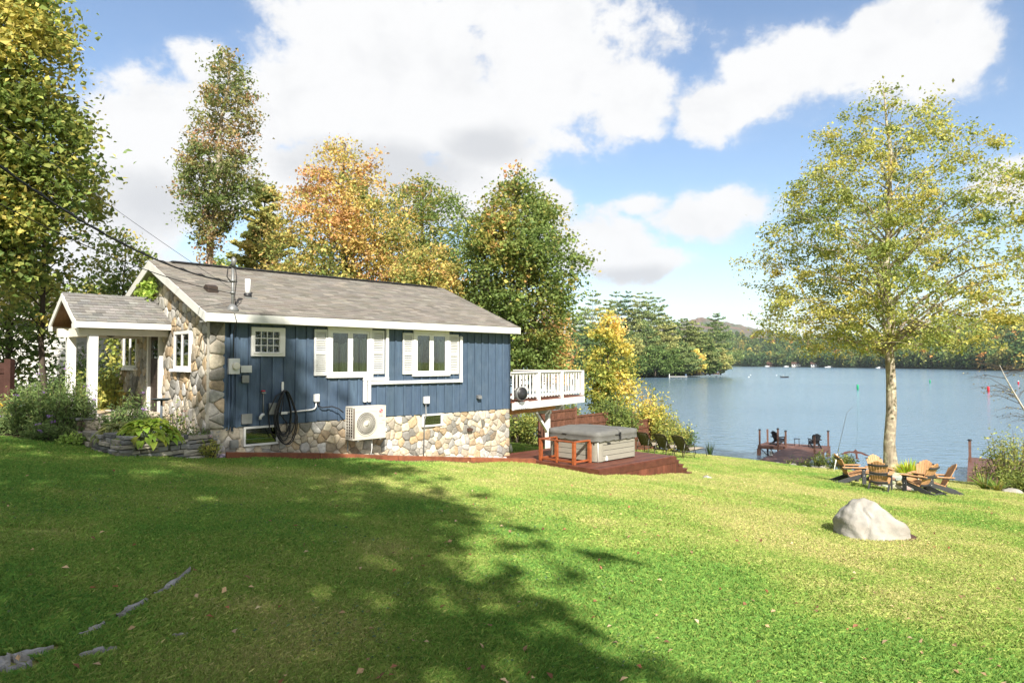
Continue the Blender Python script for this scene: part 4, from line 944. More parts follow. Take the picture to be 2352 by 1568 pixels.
def bed_soil():
    n = 40; V = []; F = []; xs = np.linspace(-10.3, -6.3, n); ys = np.linspace(13.1, 17.4, n)
    for j in range(n):
        for i in range(n): V.append((xs[i], ys[j], g(xs[i], ys[j])+.27+.03*math.sin(xs[i]*7)*math.sin(ys[j]*6)))
    sh = [(-6.55, 14.85), (-7.52, 13.36), (-8.0, 13.66), (-9.2, 14.8), (-10.2, 15.6), (-9.4, 17.2), (-6.75, 15.1)]
    for j in range(n-1):
        for i in range(n-1):
            if in_poly(np.array([(xs[i]+xs[i+1])/2]), np.array([(ys[j]+ys[j+1])/2]), sh)[0]: F.append((j*n+i, j*n+i+1, (j+1)*n+i+1, (j+1)*n+i))
    o = link_mesh('garden_soil', np_mesh('garden_soil', V, F, smooth=True), MT['soil']); tag(o, 'dark bare soil of the raised flower bed', kind='structure')
    # darker earth under the planting beyond the bed
    x = np.linspace(-40, -9.2, 60); y = np.linspace(14.55, 40, 50); X, Y = np.meshgrid(x, y); Z = G(X, Y)+.02; V = np.stack([X, Y, Z], -1).reshape(-1, 3); i = np.arange(49)[:, None]*60+np.arange(59)[None]
    o = link_mesh('border_soil', np_mesh('border_soil', V, np.stack([i, i+1, i+61, i+60], -1).reshape(-1, 4), smooth=True), MT['soil']); tag(o, 'dark soil of the flower border left of the porch', kind='structure')
bed_soil()

def timbers():
    pts = [(.16, -.46), (2.3, -.62), (4.4, -.80), (6.6, -1.08), (8.88, -1.42)]; labs = ['red-brown landscape timber running right from the ledge stone wall', 'red-brown landscape timber below the coiled hose', 'red-brown landscape timber below the heat pump', 'red-brown landscape timber ending at the hot tub deck']
    for i in range(4):
        a = hp(*pts[i]); b = hp(*pts[i+1]); c = (a+b)/2; a.z = g(a.x, a.y); b.z = g(b.x, b.y); o = Vector((c.x, c.y, (a.z+b.z)/2)); d = (b-a).normalized(); m = MB(); k = .85+.12*(i % 2); m.cur = (k, k, k)
        m.bar(a-o+d*.006+Vector((0, 0, .065)), b-o-d*.006+Vector((0, 0, .065)), .09, .19); ob = m.build('landscape_timber', MT['timber'], None, tuple(o), bevel=.008); tag(ob, labs[i], 'timber', 'timbers edging the lawn below the house')
    V = []; F = []; n = 40
    for i in range(n):
        u = i*8.9/(n-1)
        for k, v in enumerate((.05, -.2, -.44-.108*u)): p = hp(u, v); V.append((p.x, p.y, g(p.x, p.y)+.03))
    for i in range(n-1):
        for k in (0, 1): F.append((i*3+k, i*3+k+1, i*3+k+4, i*3+k+3))
    o = link_mesh('gravel_bed', np_mesh('gravel_bed', V, F, smooth=True), material('grit', (.30, .27, .23), .95, .1, var=.5, vs=40, bump=1, bs=50)); tag(o, 'strip of grit between the stone base and the timbers', kind='structure')
    r = random.Random(8); m = MB(); rr = np.random.default_rng(3)
    for i in range(420):
        u = r.uniform(.1, 8.8); v = -r.uniform(.06, .34+.1*u); p = hp(u, v); s = r.choice((.03, .04, .05, .075)); c0 = r.choice([(.55, .53, .48), (.42, .40, .37), (.50, .42, .32), (.30, .30, .30)]); m.cur = tuple(x*r.uniform(.8, 1.15) for x in c0)
        m.lathe([(s*.05, -s*.5), (s*.8, -s*.3), (s, .0), (s*.7, s*.4), (s*.2, s*.55)], 7, (p.x, p.y, g(p.x, p.y)+.03+s*.25))
    ob = m.build('pebbles', MT['pebble'], recalc=False); tag(ob, 'loose pale pebbles along the foot of the stone base', 'pebbles', kind='stuff')
timbers()

def spa_deck():
    o = hp(8.92, -3.75, -3.1); t = thing('spa_deck', 'low red-brown timber deck with steps carrying the hot tub', 'deck', tuple(o), PHI); zt = -2.93+3.1; U = 3.84; Vv = 4.05; r = random.Random(6)
    m = MB(); n = 28; w = Vv/n
    for i in range(n):
        y0 = i*w; k = math.exp(r.gauss(0, .14)); m.cur = (k, k*r.uniform(.92, 1.05), k); x0 = .0 if y0 < 3.72 else .31
        m.box(x0-.02 if i else -.02, U+.02, y0+.003, y0+w-.003, zt-.035, zt)
    m.build('decking', MT['stain'], t)
    m = MB(); m.box(-.03, .0, .0, 3.75, zt-.20, zt-.04); m.build('rim_board', MT['stain'], t)
    m = MB(); m.cur = (.8, .8, .8); m.box(-.03, U+.03, -.03, .0, zt-.20, zt-.036); m.build('rim_board', MT['stain'], t); m = MB(); m.box(U, U+.03, .0, Vv, zt-.20, zt-.036); m.build('rim_board', MT['stain'], t)
    m = MB(); x = .02
    while x < U: k = math.exp(r.gauss(0, .12)); m.cur = (k, k, k); m.box(x, min(x+.135, U), -.012, .012, -.75, zt-.202); x += .14
    y = 0
    while y < Vv: k = math.exp(r.gauss(0, .12)); m.cur = (k, k, k); m.box(U+.0, U+.022, y, y+.135, -.8, zt-.202); y += .14
    m.build('skirt_board', MT['stain'], t)
    for i in range(4):
        m = MB(); z = zt-.155*(i+1); x0 = U+.032+i*.24; k = .9+.06*(i % 2); m.cur = (k, k, k); m.box(x0-.0, x0+.262, .03, 1.5, z-.035, z); m.cur = (k*.8, k*.8, k*.8); m.box(x0, x0+.238, .05, 1.48, -1.1, z-.036); m.build('step', MT['stain'], t)
spa_deck()
def hot_tub():
    o = hp(9.83, -3.02, -2.925); t = thing('hot_tub', 'square taupe hot tub under a grey padded cover on the timber deck', 'hot tub', tuple(o), PHI); W_ = 1.95; H_ = .66; rc = .20
    def rr(s, inset, z, n=7):
        P = []
        for (cx, cy, a0) in ((W_-rc, W_-rc, 0), (rc, W_-rc, 90), (rc, rc, 180), (W_-rc, rc, 270)):
            for k in range(n): a = R(a0+90*k/(n-1)); P.append((cx+(rc-inset)*math.cos(a), cy+(rc-inset)*math.sin(a), z))
        return P
    m = MB(); a = rr(0, .03, 0); b = rr(0, .03, H_-.02); n = len(a); m.add(a+b, [(i, (i+1) % n, (i+1) % n+n, i+n) for i in range(n)]); m.build('core', MT['dark'], t)
    m = MB(); r = random.Random(1)
    for k in range(4):
        z0 = .03+k*.155; z1 = z0+.142; f = math.exp(r.gauss(0, .04)); m.cur = (f, f, f)
        m.box(rc+.04, W_-rc, -.004, .03, z0, z1); m.box(-.004, .03, rc+.04, W_-rc, z0, z1); m.box(W_-.03, W_+.004, rc, W_-rc, z0, z1); m.box(rc, W_-rc, W_-.03, W_+.004, z0, z1)
    m.build('side_panel', MT['tub'], t, bevel=.004)
    for (cx, cy, a0) in ((W_-rc, W_-rc, 0), (rc, W_-rc, 90), (rc, rc, 180), (W_-rc, rc, 270)):
        m = MB(); vs = []; nn = 10; ex = .04 if a0 == 180 else 0
        for k in range(nn):
            a = R(a0+90*k/(nn-1)); x, y = cx+rc*math.cos(a), cy+rc*math.sin(a); vs += [(x+(-.0), y, .02), (x, y, H_-.03)]
        m.add(vs, [(2*i, 2*i+2, 2*i+3, 2*i+1) for i in range(nn-1)], True)
        if a0 == 180: m.box(rc, rc+.035, -.002, .03, .02, H_-.03); m.box(-.002, .03, rc, rc+.035, .02, H_-.03)
        m.build('corner_panel', MT['tub'], t)
    m = MB(); m.tube([(rc-rc*.77, rc-rc*.77, .0), (rc-rc*.77, rc-rc*.77, H_-.03)], .012, 6); m.build('corner_trim', MT['vinyl'], t)
    m = MB(); a = rr(0, -.012, H_-.03); b = rr(0, -.012, H_+.0); m.add(a+b, [(i, (i+1) % n, (i+1) % n+n, i+n) for i in range(n)]+[tuple(range(n, 2*n))]); m.build('acrylic_rim', MT['black'], t)
    m = MB(); m.tube([(.02+.09*math.cos(R(180+90*k/8))+.10, .02+.09*math.sin(R(180+90*k/8))+.10, H_-.012) for k in range(9)], .022, 6); m.build('rim_light', MT['vinyl'], t)
    # cover: two padded halves with a skirt that sags
    for half in (0, 1):
        m = MB(); nx, ny = 10, 18; y0, y1 = -.05, W_+.05; xa, xb = (-.05, W_/2-.004) if half == 0 else (W_/2+.004, W_+.05); vs = []; fs = []; rr_ = random.Random(half)
        def top(x, y):
            e = min((x+.05), (W_+.05-x), (y+.05), (W_+.05-y)); q = 1-abs(x-W_/2)/(W_/2+.05)
            return H_+.215+.050*q-.05*max(0, 1-e/.06)**2+.006*math.sin(x*9)*math.sin(y*8)
        for i in range(nx+1):
            for j in range(ny+1):
                x = xa+(xb-xa)*i/nx; y = y0+(y1-y0)*j/ny
                dx, dy = (.0, .0); cxy = [(c, d) for c in (-.05, W_+.05) for d in (y0, y1)]
                for (c, d) in cxy:                                # round the outer corners
                    ix = c+.22*(1 if c < 0 else -1); iy = d+.22*(1 if d < 0 else -1)
                    if (x-ix)*(1 if c > 0 else -1) > 0 and (y-iy)*(1 if d > 0 else -1) > 0:
                        l = max(abs(x-ix), abs(y-iy)); hyp = math.hypot(x-ix, y-iy); f = l/hyp if hyp > 0 else 1; x = ix+(x-ix)*f; y = iy+(y-iy)*f
                vs.append((x, y, top(x, y)))
        ix = lambda i, j: i*(ny+1)+j
        for i in range(nx):
            for j in range(ny): fs.append((ix(i, j), ix(i+1, j), ix(i+1, j+1), ix(i, j+1)))
        edge = [ix(i, 0) for i in (range(nx+1) if half == 0 else range(nx+1))]; ring = [ix(0, j) for j in range(ny, -1, -1)]+[ix(i, 0) for i in range(1, nx+1)]+[ix(nx, j) for j in range(1, ny+1)]+[ix(i, ny) for i in range(nx-1, 0, -1)]
        nr = len(ring); layers = [(.0, -.10, 0), (.004, -.125, 0), (-.004, -.135, 0), (.012, -.235, 1)]; prev = ring; cx0 = (xa+xb)/2
        for (out_, dz, sag) in layers:
            cur = []
            for q, vi in enumerate(ring):
                x, y, z = vs[vi]; ex = -1 if x < .0 else 1 if x > W_ else 0; ey = -1 if y < .0 else 1 if y > W_ else 0
                zz = H_+.215+dz-(.028*abs(math.sin(q*.9))+.02*rr_.random() if sag else 0); cur.append(len(vs)); vs.append((x+ex*out_, y+ey*out_, zz))
            for q in range(nr): fs.append((prev[q], cur[q], cur[(q+1) % nr], prev[(q+1) % nr]))
            prev = cur
        m.add(vs, fs, True); m.build('cover', MT['cover'], t)
    m = MB(); m.box(.75, .95, -.075, -.062, H_+.09, H_+.115); m.box(-.075, -.062, 1.15, 1.32, H_+.09, H_+.115); m.box(W_/2-.03, W_/2+.03, -.085, -.065, H_-.05, H_+.17); m.build('cover_strap', MT['black'], t)
    m = MB(); m.box(.42, .58, -.012, -.004, .50, .545); m.lathe([(.03, 0), (.03, .01)], 12, (-.004, .16, .53), ax='x'); m.build('name_plate', MT['black'], t)
    m = MB(); m.box(.33, .42, -.03, -.005, .04, .13); m.lathe([(.02, .13), (.02, .17)], 8, (.375, -.018, 0)); m.build('drain_cap', MT['vinyl'], t)
hot_tub()
def rail_frame():
    t = thing('rail_frame', 'open box frame of orange-stained posts and rails beside the hot tub', 'wooden frame', tuple(hp(9.08, -2.74, -2.93)), PHI); a, b, h, w = .70, 1.28, .66, .09; r = random.Random(3)
    for (x, y) in ((0, 0), (a, 0), (0, b), (a, b), (0, b/2)):
        m = MB(); k = math.exp(r.gauss(0, .1)); m.cur = (k, k, k); s = w if y != b/2 else w*.7; m.box(x-s/2, x+s/2, y-s/2, y+s/2, .001, h-.036); m.build('post', MT['redwood'], t, bevel=.004)
    for z0, z1, ww, n in ((h-.035, h, .10, 'top_rail'), (.05, .10, .05, 'bottom_rail')):
        for (x0, x1, y0, y1) in ((-ww/2, ww/2, -ww/2, b+ww/2), (ww/2, a+ww/2, -ww/2, ww/2), (ww/2, a+ww/2, b-ww/2, b+ww/2)):
            m = MB(); k = .75+.3*r.random(); m.cur = (k, k, k); m.box(x0, x1, y0, y1, z0, z1); m.build(n, MT['redwood'], t, bevel=.003)
rail_frame()
def garden_hoops():
    for k, (u, v) in enumerate(((10.0, 1.55), (10.25, 1.75))):
        p = hp(u, v); lab = ('thin bent metal hoop on the grass at the corner of the stone base', 'second thin metal hoop just behind, nearer the shrub')[k]; d = R(20); m = MB()
        m.tube([(-.62*math.cos(math.pi*i/16), 0, .03+.62*math.sin(math.pi*i/16)) for i in range(17)], .012, 6); o = m.build('garden_hoop', MT['metal'], None, gp(p.x, p.y)); o.rotation_euler = (0, 0, d); tag(o, lab, 'garden hoop', 'metal hoops behind the deck')
garden_hoops()
def chaise(p, rz, lab, first=[None]):
    if first[0] is None:
        t = thing('sun_lounger', lab, 'sun lounger', p, rz, 'sling loungers facing the lake'); m = MB()
        for x in (-.30, .30): m.tube([(x, -.55, .34), (x, .2, .36), (x, .95, .36), (x, 1.18, .33), (x, 1.26, .20), (x, 1.30, 0)], .017, 6); m.tube([(x, -.50, .34), (x*1.03, -.62, .02)], .017, 6); m.tube([(x, .22, .36), (x*1.06, .26, .0)], .017, 6)
        m.tube([(-.30, -.55, .34), (.30, -.55, .34)], .015, 6); m.tube([(-.30, 1.18, .33), (.30, 1.18, .33)], .015, 6); m.tube([(-.31, -.6, .08), (.31, -.6, .08)], .012, 6); m.tube([(-.31, .25, .10), (.31, .25, .10)], .012, 6); m.build('frame', MT['bronze'], t)
        for x in (-.33, .33):
            m = MB(); m.tube([(x, -.40, .56), (x, -.1, .60), (x, .18, .60), (x, .26, .50), (x*.98, .24, .36)], .017, 6); m.box(x-.03, x+.03, -.2, .2, .60, .62); m.build('arm', MT['bronze'], t)
        B = lambda s: (-.10-.56*s, .35+.66*s)
        for nm, prof, lift in (('backrest', [B(k/10) for k in range(11)], .015), ('seat', [(-.08+1.22*k/10, .37-.015*math.sin(k*.6)) for k in range(11)], .012)):
            m = MB(); vs = []
            for k, (y, z) in enumerate(prof):
                pf = .028*abs(math.sin(k*math.pi/2.5)) if nm == 'backrest' else 0; vs += [(-.285, y, z), (-.1, y-pf, z-pf*.6), (.1, y-pf, z-pf*.6), (.285, y, z)]
            n = len(vs); vs2 = [(x, y, z+lift) for x, y, z in vs]; fs = []
            for k in range(10):
                for q in range(3): i = 4*k+q; fs.append((i, i+1, i+5, i+4)); fs.append((n+i, n+i+4, n+i+5, n+i+1))
            for k in range(10):
                for q in (0, 3): i = 4*k+q; fs.append((i, i+4, n+i+4, n+i))
            for k in (0, 10):
                for q in range(3): i = 4*k+q; fs.append((i, i+1, n+i+1, n+i))
            m.add(vs+vs2, fs, True); b = m.build(nm, MT['sling'] if nm == 'backrest' else MT['tansling'], t)
            if nm == 'backrest':
                f = MB(); f.tube([(-.30, -.08, .34), (-.30, -.66, 1.01), (-.22, -.69, 1.05), (.22, -.69, 1.05), (.30, -.66, 1.01), (.30, -.08, .34)], .017, 6); f.build('back_frame', MT['bronze'], b)
        m = MB()
        for x in (-.28, .28): m.tube([(x, -.42, .72), (x, -.55, .36)], .010, 5)
        m.build('back_stay', MT['metal'], t); first[0] = t; return t
    c = copy_tree(first[0]); c.location = p; c.rotation_euler = (0, 0, rz); c['label'] = lab; return c
for (px, py, Y, rz, lab) in ((1488, 1031, 33.6, -38, 'olive sling lounger closest to the hot tub'), (1530, 1038, 32.8, -42, 'olive sling lounger between the other two by the shrubs'), (1574, 1045, 31.6, -48, 'olive sling lounger farthest from the hot tub with puckered back')):
    p = at(px, py, Y); chaise(gp(p.x, p.y), R(rz), lab)

def board_fence():
    P = [(1.15, 29.0), (2.9, 31.2), (4.6, 33.2), (6.2, 35.0), (7.45, 36.4)]; top = [-2.12, -2.45, -2.62, -3.02]; t = thing('board_fence', 'stepped red-brown board fence half buried in vines behind the hot tub', 'fence', gp(1.15, 29.0)); o = Vector(t.location); r = random.Random(5)
    for i in range(4):
        a = Vector((*P[i], 0)); b = Vector((*P[i+1], 0)); d = (b-a).normalized(); L = (b-a).length; zb = min(g(*P[i]), g(*P[i+1]))-.1; m = MB(); x = .06
        while x < L-.03:
            k = math.exp(r.gauss(0, .1)); m.cur = (k, k, k); p = a+d*x-o; q = a+d*min(x+.205, L)-o; c = (p+q)/2; m.bar(Vector((c.x, c.y, zb-o.z)), Vector((c.x, c.y, top[i]-o.z)), .02, .20, up=tuple(d)); x += .21
        for z in (top[i]-.06, top[i]-.42): n = Vector((d.y, -d.x, 0))*.03; m.bar(a+n-o+Vector((0, 0, z)), b+n-o+Vector((0, 0, z)), .03, .05)
        m.build('board_panel', MT['fence'], t)
    for i in range(5):
        m = MB(); a = P[i]; z = top[min(i, 3)] if i == 0 else max(top[i-1], top[min(i, 3)]); m.box(a[0]-.06-o.x, a[0]+.06-o.x, a[1]-.06-o.y, a[1]+.06-o.y, g(*a)-.2-o.z, z+.05-o.z); m.build('post', MT['fence'], t)
board_fence()
def left_fence():
    p = at(8, 900, 17.5); t = thing('board_fence', 'dark brown board fence end at the far left behind the sedum', 'fence', gp(p.x, p.y)); z = g(p.x, p.y); m = MB(); r = random.Random(9)
    for i in range(9): k = math.exp(r.gauss(0, .12)); m.cur = (k, k, k); m.box(-1.75+i*.2, -1.75+i*.2+.19, -.01, .012, .0, 1.42)
    for q in (.1, .75, 1.36): m.box(-1.75, .05, -.045, -.011, q, q+.09)
    m.box(-1.75, .05, -.05, .05, 1.42, 1.46); m.build('board_panel', MT['darkfence'], t); m = MB(); m.box(.06, .22, -.08, .08, -.1, 1.72); m.box(-.12, .059, -.06, .06, 1.46, 1.62); m.build('post', MT['darkfence'], t)
left_fence()
def neighbour():
    p = at(157, 900, 27); o = Vector((p.x, p.y, g(p.x, p.y)-.3)); t = thing('white_house', 'white clapboard house with dark roof half hidden by trees at left', 'house', tuple(o), R(8)); m = MB(); h = 1.75-o.z
    n = 16
    for i in range(n): z = i*h/n; m.add([(-7, -.035, z), (0, -.035, z), (0, -.002, z+h/n), (-7, -.002, z+h/n)], [(0, 1, 2, 3)]); m.add([(-7, 0, z), (0, 0, z), (0, -.035, z), (-7, -.035, z)], [(0, 1, 2, 3)]); m.add([(.035, 0, z), (.035, 6, z), (.002, 6, z+h/n), (.002, 0, z+h/n)], [(0, 1, 2, 3)])
    m.box(-7, 0, .0, 6, 0, h); m.build('wall', MT['siding'], t, recalc=False)
    m = MB(); m.prism([(-.4, h-.05), (3, h+1.0), (6.4, h-.05), (6.4, h+.05), (3, h+1.12), (-.4, h+.05)], -7.3, .35, 0); m.build('roof', MT['shingle'], t); m = MB(); m.box(-7.3, .36, -.45, -.40, h-.12, h+.06); m.build('fascia', MT['white'], t)
neighbour()
def horse_statue():
    p = at(66, 985, 15.6); t = thing('horse_head_statue', 'dark weathered horse head statue on a turned post among the flowers', 'statue', gp(p.x, p.y)); m = MB(); z0 = -1.6+0; H_ = g(p.x, p.y); q = at(66, 960, 15.6).z-H_
    m.lathe([(.13, -.1), (.13, q-.12), (.10, q-.10), (.10, q), (.115, q+.02), (.09, q+.06)], 14); m.build('post', MT['statue'], t)
    m = MB(); C_ = [(.04, 0, q+.05), (.05, 0, q+.16), (.02, 0, q+.28), (-.05, 0, q+.34), (-.13, 0, q+.30), (-.20, 0, q+.22)]; m.tube(C_, [.095, .09, .085, .075, .055, .035], 12); 
    for s in (-1, 1): m.tube([(.01, .045*s, q+.34), (.02, .055*s, q+.44)], [.028, .004], 6)
    for i in range(7): a = i/6; m.tube([(.10+.02*math.sin(a*3), 0, q+.08+.3*a), (.15, 0, q+.06+.28*a)], [.03, .008], 5)
    m.build('horse_head', MT['statue'], t); t.rotation_euler = (0, 0, R(12))
horse_statue()
def bird_bath():
    p = at(371, 917, 14.9); H_ = g(p.x, p.y); t = thing('bird_bath', 'small dark dish bird bath standing in the flower bed before the door', 'bird bath', (p.x, p.y, H_)); z = p.z-H_; m = MB()
    m.lathe([(.0, z-.03), (.12, z-.03), (.21, z+.015), (.225, z+.02), (.20, z+.012), (.0, z-.005)], 20); m.build('dish', MT['statue'], t); m = MB(); m.lathe([(.10, -.05), (.10, .05), (.03, .09), (.025, z-.03)], 10); m.build('stem', MT['statue'], t)
bird_bath()

def wires():
    a = hp(.42, -.1); zt = zroof(-.1)
    for (nm, s, e, sag, rad, lab) in (('power_cable', at(-420, 40, 7.5), Vector((a.x-.09, a.y, zt+.62)), .55, .016, 'thick twisted black power cable sagging to the roof mast'), ('phone_wire', at(-420, 225, 7.5), Vector((a.x, a.y-.03, zt+.36)), .35, .008, 'thin black wire below the thick cable, reaching the mast'), ('phone_wire', at(-100, 205, 13), Vector((a.x, a.y, zt+.45)), .10, .005, 'hair-thin wire descending highest, from the maple to the mast')):
        m = MB(); pts = []
        for i in range(41): q = i/40; p = s.lerp(e, q); p.z -= sag*4*q*(1-q); pts.append(p)
        m.tube(pts, rad, 6)
        if rad > .01: m.tube([p+Vector((0, .02*math.cos(i*2.2), .02*math.sin(i*2.2)+.012)) for i, p in enumerate(pts)], rad*.6, 5)
        o = m.build(nm, MT['wire'], recalc=False); tag(o, lab, 'wire', 'overhead wires')
wires()

# ---------------------------------------------------------------- lawn things
def boulder():
    # a lumpy dome: a high main lobe with a smaller lobe leaning on its left, split by a crease
    r = np.random.default_rng(2); n, k = 96, 40; H_ = .64; V = []; F = []
    def radius(a, q):
        ca, sa = math.cos(a), math.sin(a); e = (abs(ca)**2.6+abs(sa)**2.6)**(-1/2.6); return ca*e, sa*e
    for j in range(k+1):
        q = j/k; QL = [0, .3, .5, .68, .75, .9, .97, 1]; le = np.interp(q, QL, [.455, .45, .41, .30, .25, .165, .085, .02]); QR = [0, .25, .42, .6, .8, .95, 1]; re = np.interp(q, QR, [.685, .645, .57, .41, .23, .10, .02]); de = np.interp(q, [0, .4, .7, .9, 1], [.46, .42, .30, .15, .02])
        for i in range(n):
            a = 2*math.pi*i/n; cx, sy = radius(a, q); w = (1+math.cos(a))/2; w = w*w*(3-2*w)
            X = -.12+cx*(le*(1-w)+re*w); Y = sy*de+.05*q
            groove = math.exp(-((X+.225+.03*math.sin(q*7))/.024)**2)*(Y < 0)*(1-q)**.4; lobe = .05*math.exp(-((X+.40)/.13)**2)*(Y < 0)*max(0, 1-q*1.3)
            Y += groove*.085-lobe; V.append((X, Y, H_*q-.03))
    for j in range(k):
        for i in range(n): F.append((j*n+i, j*n+(i+1) % n, (j+1)*n+(i+1) % n, (j+1)*n+i))
    F.append(tuple(range(k*n, k*n+n)))
    V = np.array(V); V += .018*np.stack([np.sin(V[:, 2]*13+V[:, 1]*6), np.sin(V[:, 0]*9+V[:, 2]*7), np.sin(V[:, 0]*11-V[:, 1]*5)], 1)+.008*np.stack([np.sin(V[:, 2]*31+V[:, 0]*17), np.sin(V[:, 0]*29+V[:, 2]*23), np.sin(V[:, 0]*27-V[:, 1]*25)], 1)
    t = thing('boulder', 'pale grey mock boulder with a dark crease standing alone on the lawn', 'boulder', gp(5.95, 11.35), R(-4)); me = bpy.data.meshes.new('rock'); me.from_pydata([tuple(v) for v in V], [], F); me.polygons.foreach_set('use_smooth', [True]*len(F)); link_mesh('rock', me, MT['rock'], t)
    m = MB(); m.lathe([(.0, .0), (.60, .0), (.63, .015), (.60, .03), (.0, .03)], 40); o = m.build('base_flange', MT['brown'], t); o.scale = (1.02, .74, 1); o.location = (.02, .0, -.005)
boulder()
def stone_lump(name, lab, p, s, seed, cat='rock', group=None, mat='rock', sz=.6, dz=-.02):
    r = np.random.default_rng(seed); n, k = 12, 7; V = []; F = []; ph = r.uniform(0, 6, 6)
    for j in range(k+1):
        q = j/k*math.pi
        for i in range(n): a = 2*math.pi*i/n; d = 1+.13*math.sin(2*a+ph[0]+q)+.10*math.sin(3*a+ph[1])*math.sin(q*2+ph[2])+r.normal()*.02; V.append((math.sin(q)*math.cos(a)*d*s*1.15, math.sin(q)*math.sin(a)*d*s*.85, -math.cos(q)*d*s*sz))
    for j in range(k):
        for i in range(n): F.append((j*n+i, j*n+(i+1) % n, (j+1)*n+(i+1) % n, (j+1)*n+i))
    o = link_mesh(name, np_mesh(name, V, F, np.ones((len(V), 3)), True), MT[mat], None, (p[0], p[1], g(p[0], p[1])+dz)); tag(o, lab, cat, group); o.rotation_euler = (0, 0, r.uniform(0, 6)); return o
stone_lump('field_rock', 'small rounded grey rock on the grass right of the deck steps', (5.85, 20.6), .16, 1)

def adirondack(slat, frame, lab, group):
    t = thing('adirondack_chair', lab, 'chair', (0, 0, 0), 0, group); r = random.Random(1)
    prof = [(.42, .40), (.42, .27), (.05, .145), (-.36, .0), (-.66, .0), (-.58, .07), (-.10, .245)]
    for x in (-.275, .275): m = MB(); m.prism(prof, x-.017, x+.017, 0); m.build('side_rail', MT[frame], t, bevel=.004)
    for x in (-.315, .315): m = MB(); m.box(x-.02, x+.02, .27, .40, 0, .555); m.m = 1; m.lathe([(.012, -.023), (.012, .023)], 8, (x, .33, .30), ax='x'); m.lathe([(.012, -.023), (.012, .023)], 8, (x, .33, .48), ax='x'); m.build('front_leg', [MT[frame], MT['vinyl']], t, bevel=.004)
    for x in (-.325, .325):
        m = MB(); s = 1 if x > 0 else -1; k = math.exp(r.gauss(0, .06)); m.cur = (k, k, k)
        m.prism([(x-.06*s, -.36), (x+.03*s, -.36), (x+.065*s, .05), (x+.075*s, .40), (x+.05*s, .46), (x-.05*s, .46), (x-.075*s, .40)][::s], .557, .582, 2); m.build('arm', MT[slat], t, bevel=.005)
        m = MB(); m.box(x-.018, x+.018, -.30, .38, .515, .556); m.build('arm_bracket', MT[frame], t)
    m = MB()
    for i in range(6):
        y = .40-i*.093; z = np.interp(y, [-.10, .42], [.245, .40]); k = math.exp(r.gauss(0, .07)); m.cur = (k, k, k); m.bar((-.30, y, z+.014), (.30, y, z+.014), .082, .024, up=(0, -.29, .957))
    m.box(-.295, .295, .425, .447, .30, .395); m.build('seat', MT[slat], t, bevel=.003)
    th = R(27); D = Vector((0, -math.sin(th), math.cos(th))); Nn = Vector((0, -math.cos(th), -math.sin(th))); b0 = Vector((0, -.085, .245)); m = MB()
    for i in range(7):
        q = i-3; k = math.exp(r.gauss(0, .07)); m.cur = (k, k, k); L = .86-.012*q*q*1.4-(.02 if abs(q) == 3 else 0); xb = q*.066; xt = q*.083; w0, w1 = .058, .074; vs = []
        for d in (0, .022):
            for (x, s) in ((xb-w0/2, 0), (xb+w0/2, 0), (xt+w1/2, L-.012*(q+.5)*1.2 if q > 0 else L), (xt-w1/2, L if q >= 0 else L+.012*(q-.5)*1.2)):
                vs.append(b0+Vector((x, 0, 0))+D*s+Nn*(.03-.05*(x/.28)**2+d))
        m.add(vs, [(0, 1, 2, 3), (7, 6, 5, 4), (0, 4, 5, 1), (1, 5, 6, 2), (2, 6, 7, 3), (3, 7, 4, 0)])
    m.build('backrest', MT[slat], t)
    for s in (.06, .40, .70):
        m = MB(); w = .24+.05*s; pts = [b0+Vector((w*(j/6-1)*1.0, 0, 0))+D*s+Nn*(.075-.045*((j/6-1))**2) for j in range(13)]
        for j in range(12): m.bar(pts[j], pts[j+1]+(pts[j+1]-pts[j])*.1, .030 if s < .7 else .026, .062, up=tuple(D))
        m.build('back_brace', MT[frame], t)
    m = MB(); m.bar((-.36, -.30, .535), (.36, -.30, .535), .05, .04); m.build('cross_bar', MT[frame], t); m = MB(); m.bar((-.29, -.52, .055), (.29, -.52, .055), .03, .05); m.build('cross_bar', MT[frame], t)
    return t
def place(first, used, x, y, face, lab, z=None):
    o = first if not used else copy_tree(first); o.location = (x, y, g(x, y) if z is None else z); o['label'] = lab
    o.rotation_euler = (0, 0, math.atan2(face[1], face[0])-math.pi/2)
    if z is None: pass
    return o
tan = adirondack('teak', 'charcoal', 'x', 'chairs round the fire pit')
pit = Vector((13.15, 23.5))
for i, (x, y, f, lab) in enumerate([(11.55, 23.45, (1, -.10), 'tan slatted adirondack chair on the left side, seen side-on facing right'), (11.75, 21.95, (.55, .83), 'tan adirondack chair with its braced back to us, left of the fire pit'), (13.62, 25.5, (-.12, -1), 'tan adirondack chair in front of the tree trunk, mostly hidden by the chair before it'),
        (14.95, 25.0, (-.72, -.70), 'tan adirondack chair facing us beyond the fire pit, its back slats sunlit'), (12.95, 21.75, (-.50, .86), 'tan adirondack chair nearest the boulder, turned away and leaning right'), (14.45, 23.2, (-1, .28), 'tan adirondack chair on the right side, its back half in shade')]):
    place(tan, i, x, y, f, lab)
